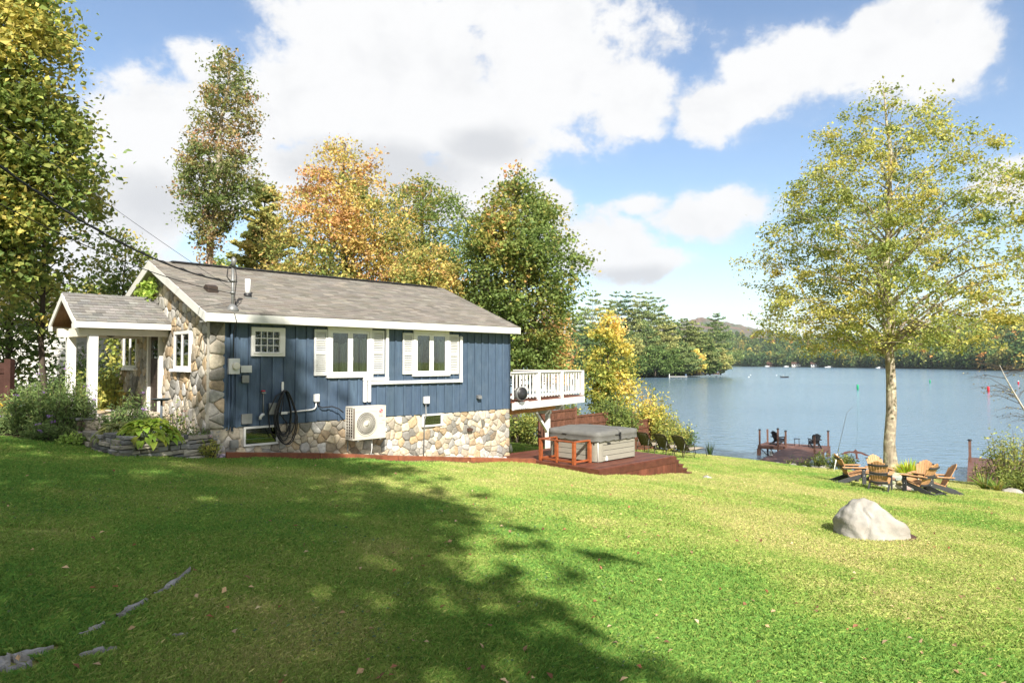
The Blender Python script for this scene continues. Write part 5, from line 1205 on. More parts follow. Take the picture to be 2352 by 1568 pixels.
def fire_pit():
    t = thing('fire_pit', 'round fire pit ring of mortared field stones between the adirondack chairs', 'fire pit', gp(13.15, 23.5)); r = random.Random(3); m = MB(); ch = MB(); ch.lathe([(.47, .0), (.62, .0), (.62, .40), (.47, .40)], 28)
    for c in range(2):
        n = 12; a0 = c*.26
        for i in range(n):
            a = a0+2*math.pi*i/n; w = .33; c0 = r.choice(STONES[:6]+STONES[8:]); m.cur = tuple(v*r.uniform(.8, 1.15) for v in c0); z = .02+.20*c; pts = []
            for (rad, sc_) in ((.60, 1), (.655, .9), (.675, .6)):
                for k in range(8): q = 2*math.pi*k/8+.4; da = math.cos(q)*w*.5*sc_/.62; pts.append((math.cos(a+da)*rad, math.sin(a+da)*rad, z+.10+math.sin(q)*.098*sc_))
            m.add(pts, [(j*8+k, j*8+(k+1) % 8, (j+1)*8+(k+1) % 8, (j+1)*8+k) for j in range(2) for k in range(8)]+[tuple(range(16, 24))], True)
    for i in range(9):
        a = 2*math.pi*i/9; c0 = r.choice(STONES); m.cur = tuple(v*r.uniform(.8, 1.1) for v in c0); b = a+.66; vs = []
        for z in (.405, .465):
            for (rad, q) in ((.44, a), (.69, a+.01), (.70, b-.01), (.44, b)): vs.append((math.cos(q)*rad, math.sin(q)*rad, z+r.uniform(-.008, .008)))
        m.add(vs, [(0, 3, 2, 1), (4, 5, 6, 7), (0, 1, 5, 4), (1, 2, 6, 5), (2, 3, 7, 6), (3, 0, 4, 7)])
    m.build('stonework', MT['stone'], t); ch.build('mortar_bed', MT['mortar'], t); q = MB(); q.lathe([(.0, .1), (.468, .1)], 20); q.build('ash_bed', MT['soil'], t)
fire_pit()
def kite():
    p = at(1914, 1077, 31.8); b = Vector(gp(p.x, p.y)); top = at(1945, 948, 31.8); tip = at(1957, 935, 31.8); t = thing('telescopic_pole', 'tall thin pale pole with a whip tip at the lawn edge', 'pole', tuple(b)); 
    mid = b.lerp(top, .30); m = MB(); m.tube([Vector((0, 0, -.1)), mid-b], [.026, .022], 8); m.build('lower_tube', MT['paintpole'], t); m = MB(); m.tube([mid-b, b.lerp(top, .6)-b, top-b, tip-b, tip-b+Vector((.25, 0, .03))], [.012, .009, .007, .005, .003], 6); m.build('whip', MT['metal'], t)
    c = at(1965, 1041, 31.9); k = thing('hawk_kite', 'brown hawk-shaped bird scarer kite hanging over the shore', 'bird kite', tuple(c)); k.scale = (1.22, 1, 1.22); m = MB()
    top_ = [(-.54, -.03), (-.42, .06), (-.26, .09), (-.08, .085), (-.03, .13), (0, .16), (.03, .13), (.08, .08), (.25, .045), (.40, -.02), (.55, -.10)]; bot = [(.37, -.085), (.2, -.005), (.07, .0), (.08, -.15), (.15, -.22), (.01, -.20), (0, .0), (-.08, .02), (-.24, .035), (-.40, -.02)]
    P = top_+bot; m.prism(P, -.012, .012, 1); m.build('kite_sail', MT['kite'], k); m = MB(); m.tube([(-.5, -.016, -.02), (-.28, -.016, .07), (0, -.016, .07), (.28, -.016, .02), (.5, -.016, -.08)], .006, 5); m.tube([(0, -.016, .15), (.05, -.016, -.22)], .006, 5); m.build('kite_spar', MT['wire'], k)
    m = MB(); e = tip+Vector((.25, 0, .03)); m.tube([e, (e+c)/2+Vector((.05, 0, -.1)), c+Vector((0, 0, .12))], .003, 4); o = m.build('kite_line', MT['wire'], recalc=False); tag(o, 'hair-thin line from the pole tip down to the hawk kite', 'kite line')
kite()

# ---------------------------------------------------------------- docks and the lake
DA = Vector((.83, -.56, 0)).normalized(); DB = Vector((-DA.y, DA.x, 0)); DANG = math.atan2(DA.y, DA.x)
def dock():
    t = thing('dock', 'red-brown timber dock with walkway and capped posts out on the lake', 'dock', (17.4, 48.4, -6.7), DANG); zt = .80; r = random.Random(4)
    m = MB(); n = 30
    for i in range(n): k = math.exp(r.gauss(0, .15)); m.cur = (k, k, k); m.box(i*4.25/n+.004, (i+1)*4.25/n-.004, 0, 2.3, zt-.04, zt)
    m.build('platform', MT['dockwood'], t); m = MB(); n = 62
    for i in range(n): k = math.exp(r.gauss(0, .15)); m.cur = (k, k, k); m.box(1.9, 4.2, -9.0+i*9/n+.004, -9.0+(i+1)*9/n-.004, zt-.045, zt-.005)
    m.build('walkway', MT['dockwood'], t); m = MB(); m.cur = (.85, .85, .85); m.box(-.03, 1.88, -.05, -.001, zt-.22, zt-.001); m.box(4.25, 4.30, 0, 2.3, zt-.22, zt-.001); m.box(-.05, -.001, 0, 2.3, zt-.22, zt-.001); m.box(4.2, 4.25, -9, -.002, zt-.22, zt-.005); m.box(1.85, 1.9, -9, -.052, zt-.22, zt-.05); m.build('rim_board', MT['dockwood'], t)
    for (x, y, h, c) in ((.08, .05, 1.06, 1), (.10, 2.2, .95, 0), (1.45, -.55, 1.25, 1), (1.86, -.12, 1.08, 1), (4.15, -2.6, 1.15, 1), (4.2, 2.1, 1.02, 1)):
        m = MB(); k = math.exp(r.gauss(0, .12)); m.cur = (k, k, k); m.box(x-.055, x+.055, y-.055, y+.055, -1.5, zt+h); p = m.build('post', MT['dockwood'], t)
        if c: m = MB(); m.lathe([(.06, 0), (.10, .01), (.10, .05), (.05, .08)], 8, (x, y, zt+h)); m.build('post_cap', MT['blackchair'], p)
    for (x, y) in ((4.2, .1), (3.9, -4.6), (2.2, -4.6)): m = MB(); m.box(x-.07, x+.07, y-.07, y+.07, -1.5, zt-.05); m.build('pile', MT['dockwood'], t)
    m = MB(); m.box(-.09, .14, -.06, .14, -.25, zt-.23); m.box(4.08, 4.32, 1.98, 2.22, -.3, zt-.23); m.build('pile', MT['dockwood'], t)
    m = MB(); m.bar((.15, .05, zt-.25), (.75, .3, -.1), .06, .06); m.bar((.15, 2.2, zt-.25), (.75, 1.6, -.1), .06, .06); m.bar((1.0, .9, zt-.25), (1.85, .2, zt-.75), .06, .06); m.build('brace', MT['charcoal'], t)
    def D(a, b, z=0): return Vector((17.4, 48.4, 0))+DA*a+DB*b+Vector((0, 0, -5.9+z))
    blk = adirondack('blackchair', 'blackchair', 'x', 'black chairs on the dock')
    c = D(1.05, 1.2); place(blk, 0, c.x, c.y, (.86, .50), 'black adirondack chair on the dock, turned side-on', c.z); c = D(3.55, .9); place(blk, 1, c.x, c.y, (.15, 1), 'black adirondack chair on the dock with its back to us', c.z)
    c = D(2.35, 1.05); s = thing('side_table', 'small round-topped side table between the two dock chairs', 'table', (c.x, c.y, c.z)); m = MB(); m.lathe([(.0, .49), (.23, .49), (.23, .515), (.0, .515)], 20); m.build('table_top', MT['blackchair'], s)
    for k in range(4): m = MB(); a = k*1.571+.5; m.tube([(.2*math.cos(a), .2*math.sin(a), .49), (.21*math.cos(a), .21*math.sin(a), 0)], .012, 5); m.build('leg', MT['blackchair'], s)
    c = D(2.05, -5.1); s = thing('dock_lantern', 'small grey lantern standing on the edge of the dock walkway', 'lantern', (c.x, c.y, c.z-.005)); m = MB(); m.lathe([(.11, 0), (.11, .04), (.07, .06), (.07, .22), (.10, .24), (.02, .33), (.02, .38)], 10); m.build('lantern_body', MT['greybox'], s)
    c = D(4.45, -3.2, -.75); m = MB(); m.lathe([(.10, -.55), (.19, -.48), (.21, -.1), (.17, .02), (.05, .08)], 14); o = m.build('buoy_float', MT['cream'], None, tuple(c)); tag(o, 'pale cylindrical float hanging on the near dock post', 'float')
    # second dock
    t = thing('dock', 'second red-brown dock partly hidden by the shrub at right', 'dock', (23.2, 34.9, -6.7), DANG); m = MB(); n = 60
    for i in range(n): k = math.exp(r.gauss(0, .15)); m.cur = (k, k, k); m.box(0, 3.2, i*9/n+.004, (i+1)*9/n-.004, zt-.04, zt)
    m.build('platform', MT['dockwood'], t); m = MB(); m.box(-.05, -.001, 0, 9, zt-.20, zt-.001); m.box(-.05, 3.2, -.05, -.001, zt-.20, zt-.001); m.build('rim_board', MT['dockwood'], t)
    for (x, y) in ((.06, 6.6), (2.6, 3.2)):
        m = MB(); m.box(x-.07, x+.07, y-.07, y+.07, -1.5, zt+1.25); p = m.build('post', MT['dockwood'], t); m = MB(); m.lathe([(.07, 0), (.12, .01), (.12, .06), (.06, .09)], 8, (x, y, zt+1.25)); m.build('post_cap', MT['blackchair'], p)
dock()
def lake_things():
    for (px, py, mat, h, lab) in ((1970, 894, 'green', 1.15, 'larger green channel buoy left of the big tree trunk'), (2136, 879, 'green', .95, 'smaller green channel buoy right of the big tree trunk'), (2270, 900, 'buoyred', 1.2, 'red channel buoy standing upright, fully visible'), (2339, 882, 'buoyred', 1.0, 'red buoy with white top behind the birch twigs')):
        p = onz(px, py, WATER); m = MB(); rr = .20*h; m.lathe([(rr, -.4), (rr, h*.85), (rr*.8, h*.97), (0, h)], 12)
        if 'white top' in lab: m.m = 1; m.lathe([(rr*1.02, h*.78), (rr*1.02, h*.88), (rr*.82, h*.99), (0, h*1.02)], 12)
        o = m.build('channel_buoy', [MT[mat], MT['vinyl']], None, tuple(p)); tag(o, lab, 'buoy', 'channel buoys')
    for (px, py, lab) in ((1720, 866, 'white mooring ball nearest the wooded point, lower of the two'), (1724, 861, 'white mooring ball nearest the wooded point, higher of the two'), (1784, 862, 'white mooring ball just left of the small boat')):
        p = onz(px, py, WATER); m = MB(); m.lathe([(.05, -.25), (.2, -.15), (.27, 0), (.2, .18), (0, .27)], 12); o = m.build('mooring_ball', MT['vinyl'], None, tuple(p)); tag(o, lab, 'mooring ball', 'mooring balls')
    p = onz(1802, 867, WATER); t = thing('small_boat', 'small dark motor boat out on the lake', 'boat', tuple(p), R(-12)); m = MB(); S = []
    for (x, w, b) in ((-1.45, .62, 0), (-.5, .70, 0), (.5, .66, .02), (1.2, .4, .10), (1.6, .03, .2)): S.append([(x, -w, .42+b), (x, -w*.75, -.1), (x, 0, -.2), (x, w*.75, -.1), (x, w, .42+b)])
    vs = [v for s in S for v in s]; m.add(vs, [(i*5+k, i*5+k+1, (i+1)*5+k+1, (i+1)*5+k) for i in range(4) for k in range(4)]+[(0, 4, 3, 2, 1)]); m.build('hull', MT['blackchair'], t); m = MB(); m.box(-.9, -.6, -.55, .55, .2, .28); m.box(.2, .5, -.55, .55, .2, .28); m.build('seat', MT['greybox'], t); m = MB(); m.box(-1.75, -1.5, -.15, .15, .2, .75); m.tube([(-1.6, 0, .2), (-1.6, 0, -.4)], .05, 6); m.build('outboard', MT['black'], t)
    # the person sitting in it
    q = Vector(p); pr = thing('person', 'person in a grey jacket and pale cap sitting in the small dark boat', 'person', (q.x-.6, q.y+.1, q.z+.28), R(-12)); me = bpy.data.meshes.new('body'); J = [(0, 0, .12), (0, 0, .35), (.03, 0, .58), (.03, 0, .68), (.05, 0, .84), (.03, .20, .56), (.12, .27, .32), (.32, .16, .28), (.03, -.20, .56), (.12, -.27, .32), (.32, -.16, .28), (.05, .11, .10), (.45, .13, .14), (.48, .13, -.22), (.05, -.11, .10), (.45, -.13, .14), (.48, -.13, -.22), (.57, .13, -.24), (.57, -.13, -.24)]
    E_ = [(0, 1), (1, 2), (2, 3), (3, 4), (2, 5), (5, 6), (6, 7), (2, 8), (8, 9), (9, 10), (0, 11), (11, 12), (12, 13), (0, 14), (14, 15), (15, 16), (13, 17), (16, 18)]; me.from_pydata(J, E_, []); o = link_mesh('body', me, MT['cloth'], pr); md = o.modifiers.new('skin', 'SKIN'); rad = [.15, .16, .14, .06, .10, .08, .055, .04, .08, .055, .04, .10, .08, .055, .10, .08, .055, .045, .045]
    for i, v in enumerate(me.skin_vertices[0].data): v.radius = (rad[i], rad[i]); v.use_root = i == 0
    o.modifiers.new('sub', 'SUBSURF').levels = 1; m = MB(); m.lathe([(.105, .86), (.11, .90), (.08, .97), (0, .99)], 10, (.05, 0, 0)); m.box(.10, .22, -.07, .07, .875, .89); m.build('cap', MT['cream'], pr)
lake_things()
# ---------------------------------------------------------------- trees
def stand(px, Y): p = at(px, 830, Y); return (p.x, Y, g(p.x, Y))
def prof(lst, px, Y, k=1.0):
    x, y, z = stand(px, Y); top = at(px, lst[0][0], Y).z; H = top-z
    return (x, y, z), H, sorted(((at(px, py, Y).z-z)/H, w*k*Y/FPX) for py, w in lst)
def tree_px(name, label, px, Y, lst, pal, leaves, ls, seed, **k):
    b, H, pr = prof(lst, px, Y); return deciduous(name, label, b, H, pr, pal, leaves, ls, seed, **k)
# the big open tree by the water
tree_px('lakeside_tree', 'tall open yellow-green tree with a lichened trunk standing alone by the shore', 2043, 31,
        [(186, 12), (215, 62), (250, 105), (300, 150), (380, 215), (460, 255), (540, 280), (620, 294), (700, 292), (760, 268), (800, 205), (840, 110), (870, 30)], YELLOWGREEN, 62000, .125, 11, clusters=1050, limbs=80, inner=.28,
        trunk_r=.235, t0=.305, nprim=150, rise=.62, sig=.23, nsec=9, s0=.22, rmin=.45, lowflat=.22, wvar=.75, wl=1.25, tq=1.55, hue=lambda t, P: .42+.10*np.sin(P[:, 0]*.9+P[:, 2]*.7), lower=.10, clump=.12, flat=.6, up=.6)
# maples at the left edge
tree_px('maple_tree', 'big dense maple turning yellow, cut by the left edge', -40, 17.5, [(-330, 20), (-150, 90), (0, 125), (100, 152), (300, 172), (430, 150), (560, 112), (680, 85), (780, 40)], MAPLE, 40000, .14, 21,
        trunk_r=.22, t0=.26, nprim=58, sig=.30, rise=.6, hue=lambda t, P: .42+.42*np.clip(t-.42, -.2, .5)+.1*np.sin(P[:, 2]*1.3+P[:, 0]), bark='darkbark', lower=.25, up=.7, aspect=.75)
tree_px('maple_tree', 'slender dark-trunked maple with sparse leaves right of the big maple', 98, 19.5, [(190, 15), (280, 85), (380, 120), (420, 150), (480, 150), (560, 115), (640, 95), (720, 70), (790, 40)], MAPLE, 5600, .14, 22,
        trunk_r=.085, t0=.16, nprim=30, sig=.24, rise=.7, hue=lambda t, P: .32+.25*t, bark='darkbark', up=.5, aspect=.75)
tree_px('maple_tree', 'low bushy maple with yellowing leaves in front of the white house', 20, 21.5, [(560, 20), (640, 75), (720, 95), (800, 95), (870, 80)], MAPLE, 3800, .15, 23, trunk_r=.09, t0=.12, nprim=30, sig=.28, hue=lambda t, P: .30+.25*np.sin(P[:, 2]*2+P[:, 0]), bark='darkbark', lower=.3)
tree_px('sapling', 'thin airy sapling rising behind the porch roof', 283, 27, [(520, 8), (560, 50), (610, 75), (660, 75), (720, 55), (780, 40)], MAPLE, 3200, .15, 24, trunk_r=.06, t0=.3, nprim=22, sig=.22, hue=lambda t, P: .22+.2*t, bark='darkbark')
tree_px('ash_tree', 'tall narrow russet-green tree with a vine-wrapped trunk left of the orange tree', 462, 31, [(104, 14), (150, 50), (200, 68), (250, 78), (300, 82), (340, 88), (400, 108), (450, 98), (500, 70), (550, 40), (620, 25)], RUSSET, 15000, .14, 25,
        trunk_r=.22, t0=.46, nprim=56, sig=.22, rise=.9, hue=lambda t, P: .30+.18*np.clip(t-.6, -.3, .4)*2+.15*np.sin(P[:, 2]*1.1), lean=(1.2, 0), lower=.15, clump=.2, nsec=7)
def trunk_vine():
    x, y, z = stand(462, 31); r = np.random.default_rng(77); n = 1500; H = 9.6; t = thing('creeper_vine', 'rusty creeper wrapped round the trunk of the tall narrow tree', 'vine', (x, y-.35, z)); q = r.random(n); a = r.uniform(0, 6.28, n); rad = .20+.18*np.abs(r.normal(size=n))
    P = np.stack([np.cos(a)*rad+.25*q, .35+np.sin(a)*rad, q*H], 1); V, F, C = leaf_quads(r, P, .14*np.exp(r.normal(size=n)*.2), leaf_cols(r, RUSSET, .65+r.normal(size=n)*.2), .3, .7); link_mesh('foliage', np_mesh('foliage', V, F, C), MT['leaf'], t)
    m = MB(); m.tube([(.05*math.cos(i)+.015*i, .35+.25*math.sin(i), H*i/24) for i in range(25)], .025, 5, False); m.build('stem', MT['darkbark'], t, recalc=False)
trunk_vine()
b, H, pr = prof([(428, 5), (600, 80)], 604, 40)
conifer('pine_tree', 'yellowish pine standing left of and behind the orange tree', b, H, 2.7, [(.08, .12, .025), (.17, .19, .04), (.28, .26, .055), (.40, .31, .07)], 17000, .34, 31, whorls=26, t0=.25, hue=.5, irregular=.45, droop=.05, power=.62)
tree_px('orange_tree', 'broad orange and gold tree behind the middle of the cottage roof', 785, 34, [(312, 8), (345, 40), (400, 90), (470, 135), (540, 160), (620, 175), (680, 168), (760, 90)], ORANGE, 38000, .145, 41,
        trunk_r=.2, t0=.2, nprim=64, sig=.30, rise=.85, hue=lambda t, P: .20+.62*np.clip(t-.42, 0, 1)+.12*np.sin(P[:, 0]*.9+P[:, 2]*.8)-.12*(np.abs(P[:, 0])<.8)*(t<.6), bark='darkbark', clump=.17)
tree_px('maple_tree', 'green and russet tree half hidden behind the right side of the orange tree', 965, 39, [(404, 16), (440, 76), (500, 100), (560, 106), (620, 104), (700, 90)], MIXED, 19000, .15, 42, trunk_r=.18, t0=.2, nprim=46, sig=.28, rise=.8, hue=lambda t, P: .34+.12*np.sin(P[:, 0]*1.3+2)-.06*(P[:, 0] > 0), bark='darkbark')
tree_px('birch_tree', 'small gold-leaved tree just above the right end of the roof ridge', 985, 31.5, [(560, 10), (610, 75), (660, 95), (720, 80), (780, 50)], ORANGE, 9500, .145, 43, trunk_r=.09, t0=.25, nprim=30, sig=.26, hue=lambda t, P: .20+.1*np.sin(P[:, 0]*2), bark='darkbark')
tree_px('maple_tree', 'round green maple with an orange top right behind the blue gable end', 1186, 31.5, [(384, 6), (420, 34), (455, 75), (520, 118), (600, 135), (680, 128), (740, 112), (800, 100), (860, 90)], MIXED, 38000, .145, 44,
        trunk_r=.2, t0=.12, nprim=70, sig=.30, rise=.8, hue=lambda t, P: .26+.55*np.exp(-((P[:, 0]+.55)/.75)**2)*np.clip((t-.66)*3.2, 0, 1)+.12*np.sin(P[:, 0]*1.5+P[:, 2])+.25*np.clip(.25-t, 0, 1)*2, bark='darkbark', up=.6, aspect=.75, clump=.13)
tree_px('orange_tree', 'small orange-leaved tree low between the green maple and the far pines', 1268, 37, [(692, 10), (730, 32), (780, 45), (830, 48), (880, 40)], ORANGE, 4200, .18, 45, trunk_r=.08, t0=.12, nprim=26, sig=.24, hue=lambda t, P: .38+.2*t, bark='darkbark')
tree_px('yellow_tree', 'small gold-yellow tree growing up behind the vine-covered fence', 1398, 40, [(716, 8), (750, 34), (800, 48), (850, 58), (900, 62), (950, 52)], YELLOW, 8200, .165, 46, trunk_r=.1, t0=.12, nprim=38, sig=.26, hue=lambda t, P: .10+.75*np.clip(t-.72, 0, 1)*2+.16*(P[:, 0] > .3)+.1*np.sin(P[:, 2]*2+P[:, 0]), bark='darkbark', up=.7, aspect=.75)
for i, (px, Y, top, hw, lab) in enumerate(((30, 36, 600, 110, 'dark leafy tree far behind the white house roof'), (200, 34, 640, 85, 'dark leafy tree behind the porch, left of the sapling'), (330, 42, 655, 80, 'low dark tree peeping over the cottage ridge end'), (-130, 30, 420, 150, 'leafy tree beyond the left edge behind the big maple'), (700, 44, 600, 100, 'green tree filling in low behind the orange tree'), (1090, 44, 640, 70, 'green tree low in the gap left of the round maple'), (520, 46, 585, 70, 'thin orange-tinged tree low behind the ridge beside the vine trunk'))):
    tree_px('background_tree', lab, px, Y, [(top, 10), (top+40, hw*.7), (top+100, hw), (top+180, hw*.9), (top+240, hw*.5)], MIXED, 6500, .24, 60+i, trunk_r=.14, t0=.15, nprim=30, sig=.4, hue=lambda t, P: .22+.15*np.sin(P[:, 0]), bark='darkbark', group='background trees')
# trees behind the viewpoint: they throw the shade over the lawn
for i, (x, y, H, R_, n, lab) in enumerate(((.9, -10.5, 24.5, 3.2, 14000, 'tall shade tree behind the viewpoint, farthest right of the row'), (-4.0, -9.0, 19.5, 4.2, 18000, 'tall shade tree right behind the viewpoint'), (-9.8, -9.5, 16.5, 4.4, 17000, 'tall shade tree behind the viewpoint, second from the left'), (-15.5, -6.0, 12.5, 4.6, 14000, 'tall shade tree behind the viewpoint, farthest left of the row'))):
    deciduous('shade_tree', lab, (x, y, -1.6+.0858*-x), H, [(0, .8), (.2, R_*.85), (.45, R_), (.7, R_*.85), (.88, R_*.5), (1, .15)], GREEN, n, .36, 80+i, trunk_r=.3, t0=.14, nprim=46, sig=.42, group='shade trees behind the viewpoint')

# ---------------------------------------------------------------- shrubs, vines and flowers
def sh(name, label, px, py, Y, rx, h, pal, n, ls, seed, **k):
    p = at(px, py, Y); return shrub(name, label, (p.x, Y, g(p.x, Y)), rx, h, pal, n, ls, seed, **k)
sh('vine_shrub', 'bright yellow-green bush under the balcony left of the white post', 1205, 1000, 31.5, 1.15, 2.1, YELLOWGREEN, 3600, .13, 101, hue=.26, stem_r=.014)
sh('vine_shrub', 'green vine spilling over the fence just behind the balcony post', 1312, 1000, 32.4, .62, 2.5, YELLOWGREEN, 3200, .13, 102, hue=.28, stem_r=.014)
sh('vine_shrub', 'green mound of vine over the middle of the fence, below the gold tree', 1412, 1000, 33.9, 1.3, 2.9, YELLOWGREEN, 5600, .14, 103, hue=.10, stem_r=.014)
sh('vine_shrub', 'gold and orange leaved bush topping the right end of the fence', 1492, 1000, 37.0, 1.25, 3.4, YELLOW, 4600, .15, 104, hue=.20, top=.5, stem_r=.014)
sh('vine_shrub', 'pale green bush past the right end of the fence behind the loungers', 1535, 1010, 36.5, 1.25, 2.1, YELLOWGREEN, 3600, .12, 105, hue=.36, stem_r=.014)
sh('vine_shrub', 'dark small-leaved bush at the water edge, last of the row behind the loungers', 1572, 1015, 36.6, .75, 1.5, GREEN, 1700, .11, 106, hue=.35, stem_r=.012)
sh('shore_bush', 'tall airy yellow-green bush in front of the second dock at the right edge', 2318, 1100, 28.6, .95, 2.7, YELLOWGREEN, 2600, .10, 107, hue=.36, open_=.42, stem_r=.015)
sh('shore_bush', 'low green and yellow bush spreading at the foot of the tall airy bush', 2345, 1105, 27.6, 1.0, 1.1, YELLOWGREEN, 2400, .10, 108, hue=.22)
sh('shore_bush', 'sprawling sapling with red-tinged leaves at the corner of the second dock', 2256, 1100, 29.2, .6, 1.2, MIXED, 420, .09, 109, hue=.4, nst=9)
for i, (px, Y, h, lab) in enumerate(((1826, 36, .75, 'leafy weed clump left of the near dock walkway edge'), (1868, 35, .8, 'leafy weed clump below the pale float'), (1898, 34, .6, 'leafy weed clump between the dock and the pale pole'), (1938, 33.2, .5, 'small weed clump right of the pale pole'))):
    sh('shore_weeds', lab, px, 1070, Y, .7, h+.5, YELLOWGREEN, 900, .10, 115+i, hue=.2, cat='weeds', group='weeds at the dock')
for i, (px, Y, s, lab) in enumerate(((1822, 34.6, .26, 'shore stone at the left of the dock weeds'), (1848, 34.3, .30, 'largest shore stone beside the dock walkway'), (1872, 34.0, .28, 'shore stone below the pale float'), (1892, 33.7, .26, 'long flat shore stone left of the pale pole'), (1690, 37.5, .3, 'reddish stone on the grass crest left of the dock'), (2325, 26.2, .3, 'flat stone half sunk at the foot of the right bush'), (1785, 35.2, .16, 'small pale stone at the foot of the dock walkway'))):
    p = at(px, 1070, Y); stone_lump('shore_stone', lab, (p.x, Y), s, 20+i, group='stones along the shore', dz=.02, sz=.5)
def strappy(name, label, base, n, L, colr, seed, cat='plant', w=.022, spread=.9, group=None):
    r = random.Random(seed); V = []; F = []; C = []; t = thing(name, label, cat, base, 0, group)
    for i in range(n):
        a = r.uniform(0, 6.28); l = L*r.uniform(.6, 1.1); q = r.uniform(.2, spread); d = Vector((math.cos(a), math.sin(a), 0)); sd = Vector((-d.y, d.x, 0)); b = len(V); c = [min(1, x*math.exp(r.gauss(0, .2))) for x in colr]; o = d*r.uniform(0, .12)
        for k in range(5): s = k/4; p = o+d*l*q*s+Vector((0, 0, l*(s-.55*q*s*s))); ww = w*(1-s**2)+.001; V += [tuple(p-sd*ww), tuple(p+sd*ww)]; C += [c, c]
        for k in range(4): F.append((b+2*k, b+2*k+1, b+2*k+3, b+2*k+2))
    link_mesh('blade', np_mesh('blade', np.array(V), F, np.array(C)), MT['leaf'], t); return t
p = at(2088, 1075, 29.5); strappy('daylily', 'bright yellow-green daylily clump at the foot of the lakeside tree', gp(p.x, p.y), 330, 1.05, (.50, .56, .06), 1, w=.034, spread=1.0)
p = at(2122, 1078, 29.8); strappy('daylily', 'smaller green daylily clump right of the bright one by the tree', gp(p.x, p.y), 130, .9, (.24, .36, .07), 2, w=.03, spread=.8)
p = at(1630, 1040, 37.4); strappy('reeds', 'thin dark reeds standing at the shore right of the loungers', gp(p.x, p.y), 50, 1.0, (.07, .11, .04), 3, 'reeds', .012, .35)
p = at(2262, 1105, 27.2); strappy('daylily', 'arching grassy tuft at the foot of the right bush', gp(p.x, p.y), 90, .8, (.22, .27, .06), 4, spread=1.2)
p = at(2290, 1105, 26.6); strappy('daylily', 'second grassy tuft nearer the right edge beside the arching one', gp(p.x, p.y), 60, .7, (.26, .29, .07), 5, spread=1.2)
def birch():
    b = at(2432, 1112, 26.5); b.z = g(b.x, b.y); t = thing('leaning_birch', 'nearly bare white birch leaning in from the right edge', 'tree', tuple(b)); r = random.Random(6); m = MB(); tw = MB(); S = []
    pts = [b, at(2395, 1010, 26.5), at(2352, 940, 26.4), at(2325, 895, 26.3), at(2309, 866, 26.2), at(2296, 838, 26.1)]; m.tube([p-b for p in pts], [.055, .046, .038, .03, .02, .008], 9)
    for i in range(26):
        q = r.uniform(1.6, 5); k = min(int(q), 4); p = pts[k].lerp(pts[k+1], q-k)-b; L = r.uniform(.6, 1.7); a = r.uniform(2.3, 4.2) if i % 3 else r.uniform(-.8, .8); d = Vector((math.cos(a), r.uniform(-.5, .5), r.uniform(-.05, .55))).normalized(); e = p+d*L; mid = p.lerp(e, .5)+Vector((0, 0, .10*L)); tw.tube([p, mid, e-Vector((0, 0, .05*L))], [.012, .008, .003], 4, False)
        for j in range(6): s = r.uniform(.25, 1); o = p.lerp(e, s)+Vector((0, 0, .05)); f = o+Vector((r.uniform(-.45, .25), r.uniform(-.3, .3), r.uniform(-.18, .22))); tw.tube([o, f], [.005, .002], 3, False); S.append(f); S.append(o.lerp(f, .5))
    m.build('trunk', MT['birch'], t, recalc=False); tw.build('branch', MT['darkbark'], t, recalc=False); rr = np.random.default_rng(4); P = np.array([tuple(s) for s in S]); P = P[rr.random(len(P)) < .75]; n = len(P); V, F, C = leaf_quads(rr, P+rr.normal(size=P.shape)*.02, .06*np.exp(rr.normal(size=n)*.2), leaf_cols(rr, [(.04, .035, .02), (.12, .09, .03), (.25, .2, .05)], rr.random(n)), .2, .7); link_mesh('crown', np_mesh('crown', V, F, C), MT['leaf'], t)
birch()
def gable_vine():
    t = thing('climbing_vine', 'bright green vine climbing the stone gable under its peak', 'vine', tuple(hp(-.06, 4.0, 1.4)), PHI); r = np.random.default_rng(5); n = 520; P = np.stack([-np.abs(r.normal(size=n))*.09-.02, r.normal(size=n)*.30, r.uniform(.1, .92, n)], 1); P[:, 1] -= .28*(P[:, 2]-.4); k = P[:, 2]+1.4 < 2.15-.398*np.abs(P[:, 1]+.6)*.6; P = P[k]; n = len(P)
    V, F, C = leaf_quads(r, P, .14*np.exp(r.normal(size=n)*.2), leaf_cols(r, [(.12, .20, .02), (.24, .34, .03), (.34, .40, .05)], .5+r.normal(size=n)*.2), .5, .75); link_mesh('foliage', np_mesh('foliage', V, F, C), MT['leaf'], t); m = MB(); m.tube([(-.03, .3, -.3), (-.03, .1, .2), (-.03, -.1, .8)], .01, 5); m.build('stem', MT['darkbark'], t, recalc=False)
    t = thing('climbing_vine', 'leafy vine strand hanging at the far edge of the gable behind the porch', 'vine', tuple(hp(-.1, 6.6, -1.6)), PHI); n = 420; P = np.stack([r.normal(size=n)*.12-.1, r.normal(size=n)*.16, r.uniform(0, 2.4, n)], 1); V, F, C = leaf_quads(r, P, .13, leaf_cols(r, YELLOWGREEN, .35+r.normal(size=n)*.15), .4, .75); link_mesh('foliage', np_mesh('foliage', V, F, C), MT['leaf'], t)
gable_vine()
LILAC = [(.38, .22, .58), (.46, .28, .62)]; PINK = [(.60, .22, .24), (.68, .32, .32)]; WHITE = [(.75, .70, .74), (.72, .50, .60)]; GOLD = [(.75, .45, .03)]
DARKG = [(.06, .11, .03), (.10, .16, .042), (.16, .22, .055), (.26, .28, .08)]
hosta('large green hosta with yellowing leaf edges spilling over the ledge stone corner', tuple(Vector(gp(-7.36, 13.85))+Vector((0, 0, .26))), .74, 210, 1, (.34, .48, .07), (.22, .38, .05), L=.21, Wd=.135)
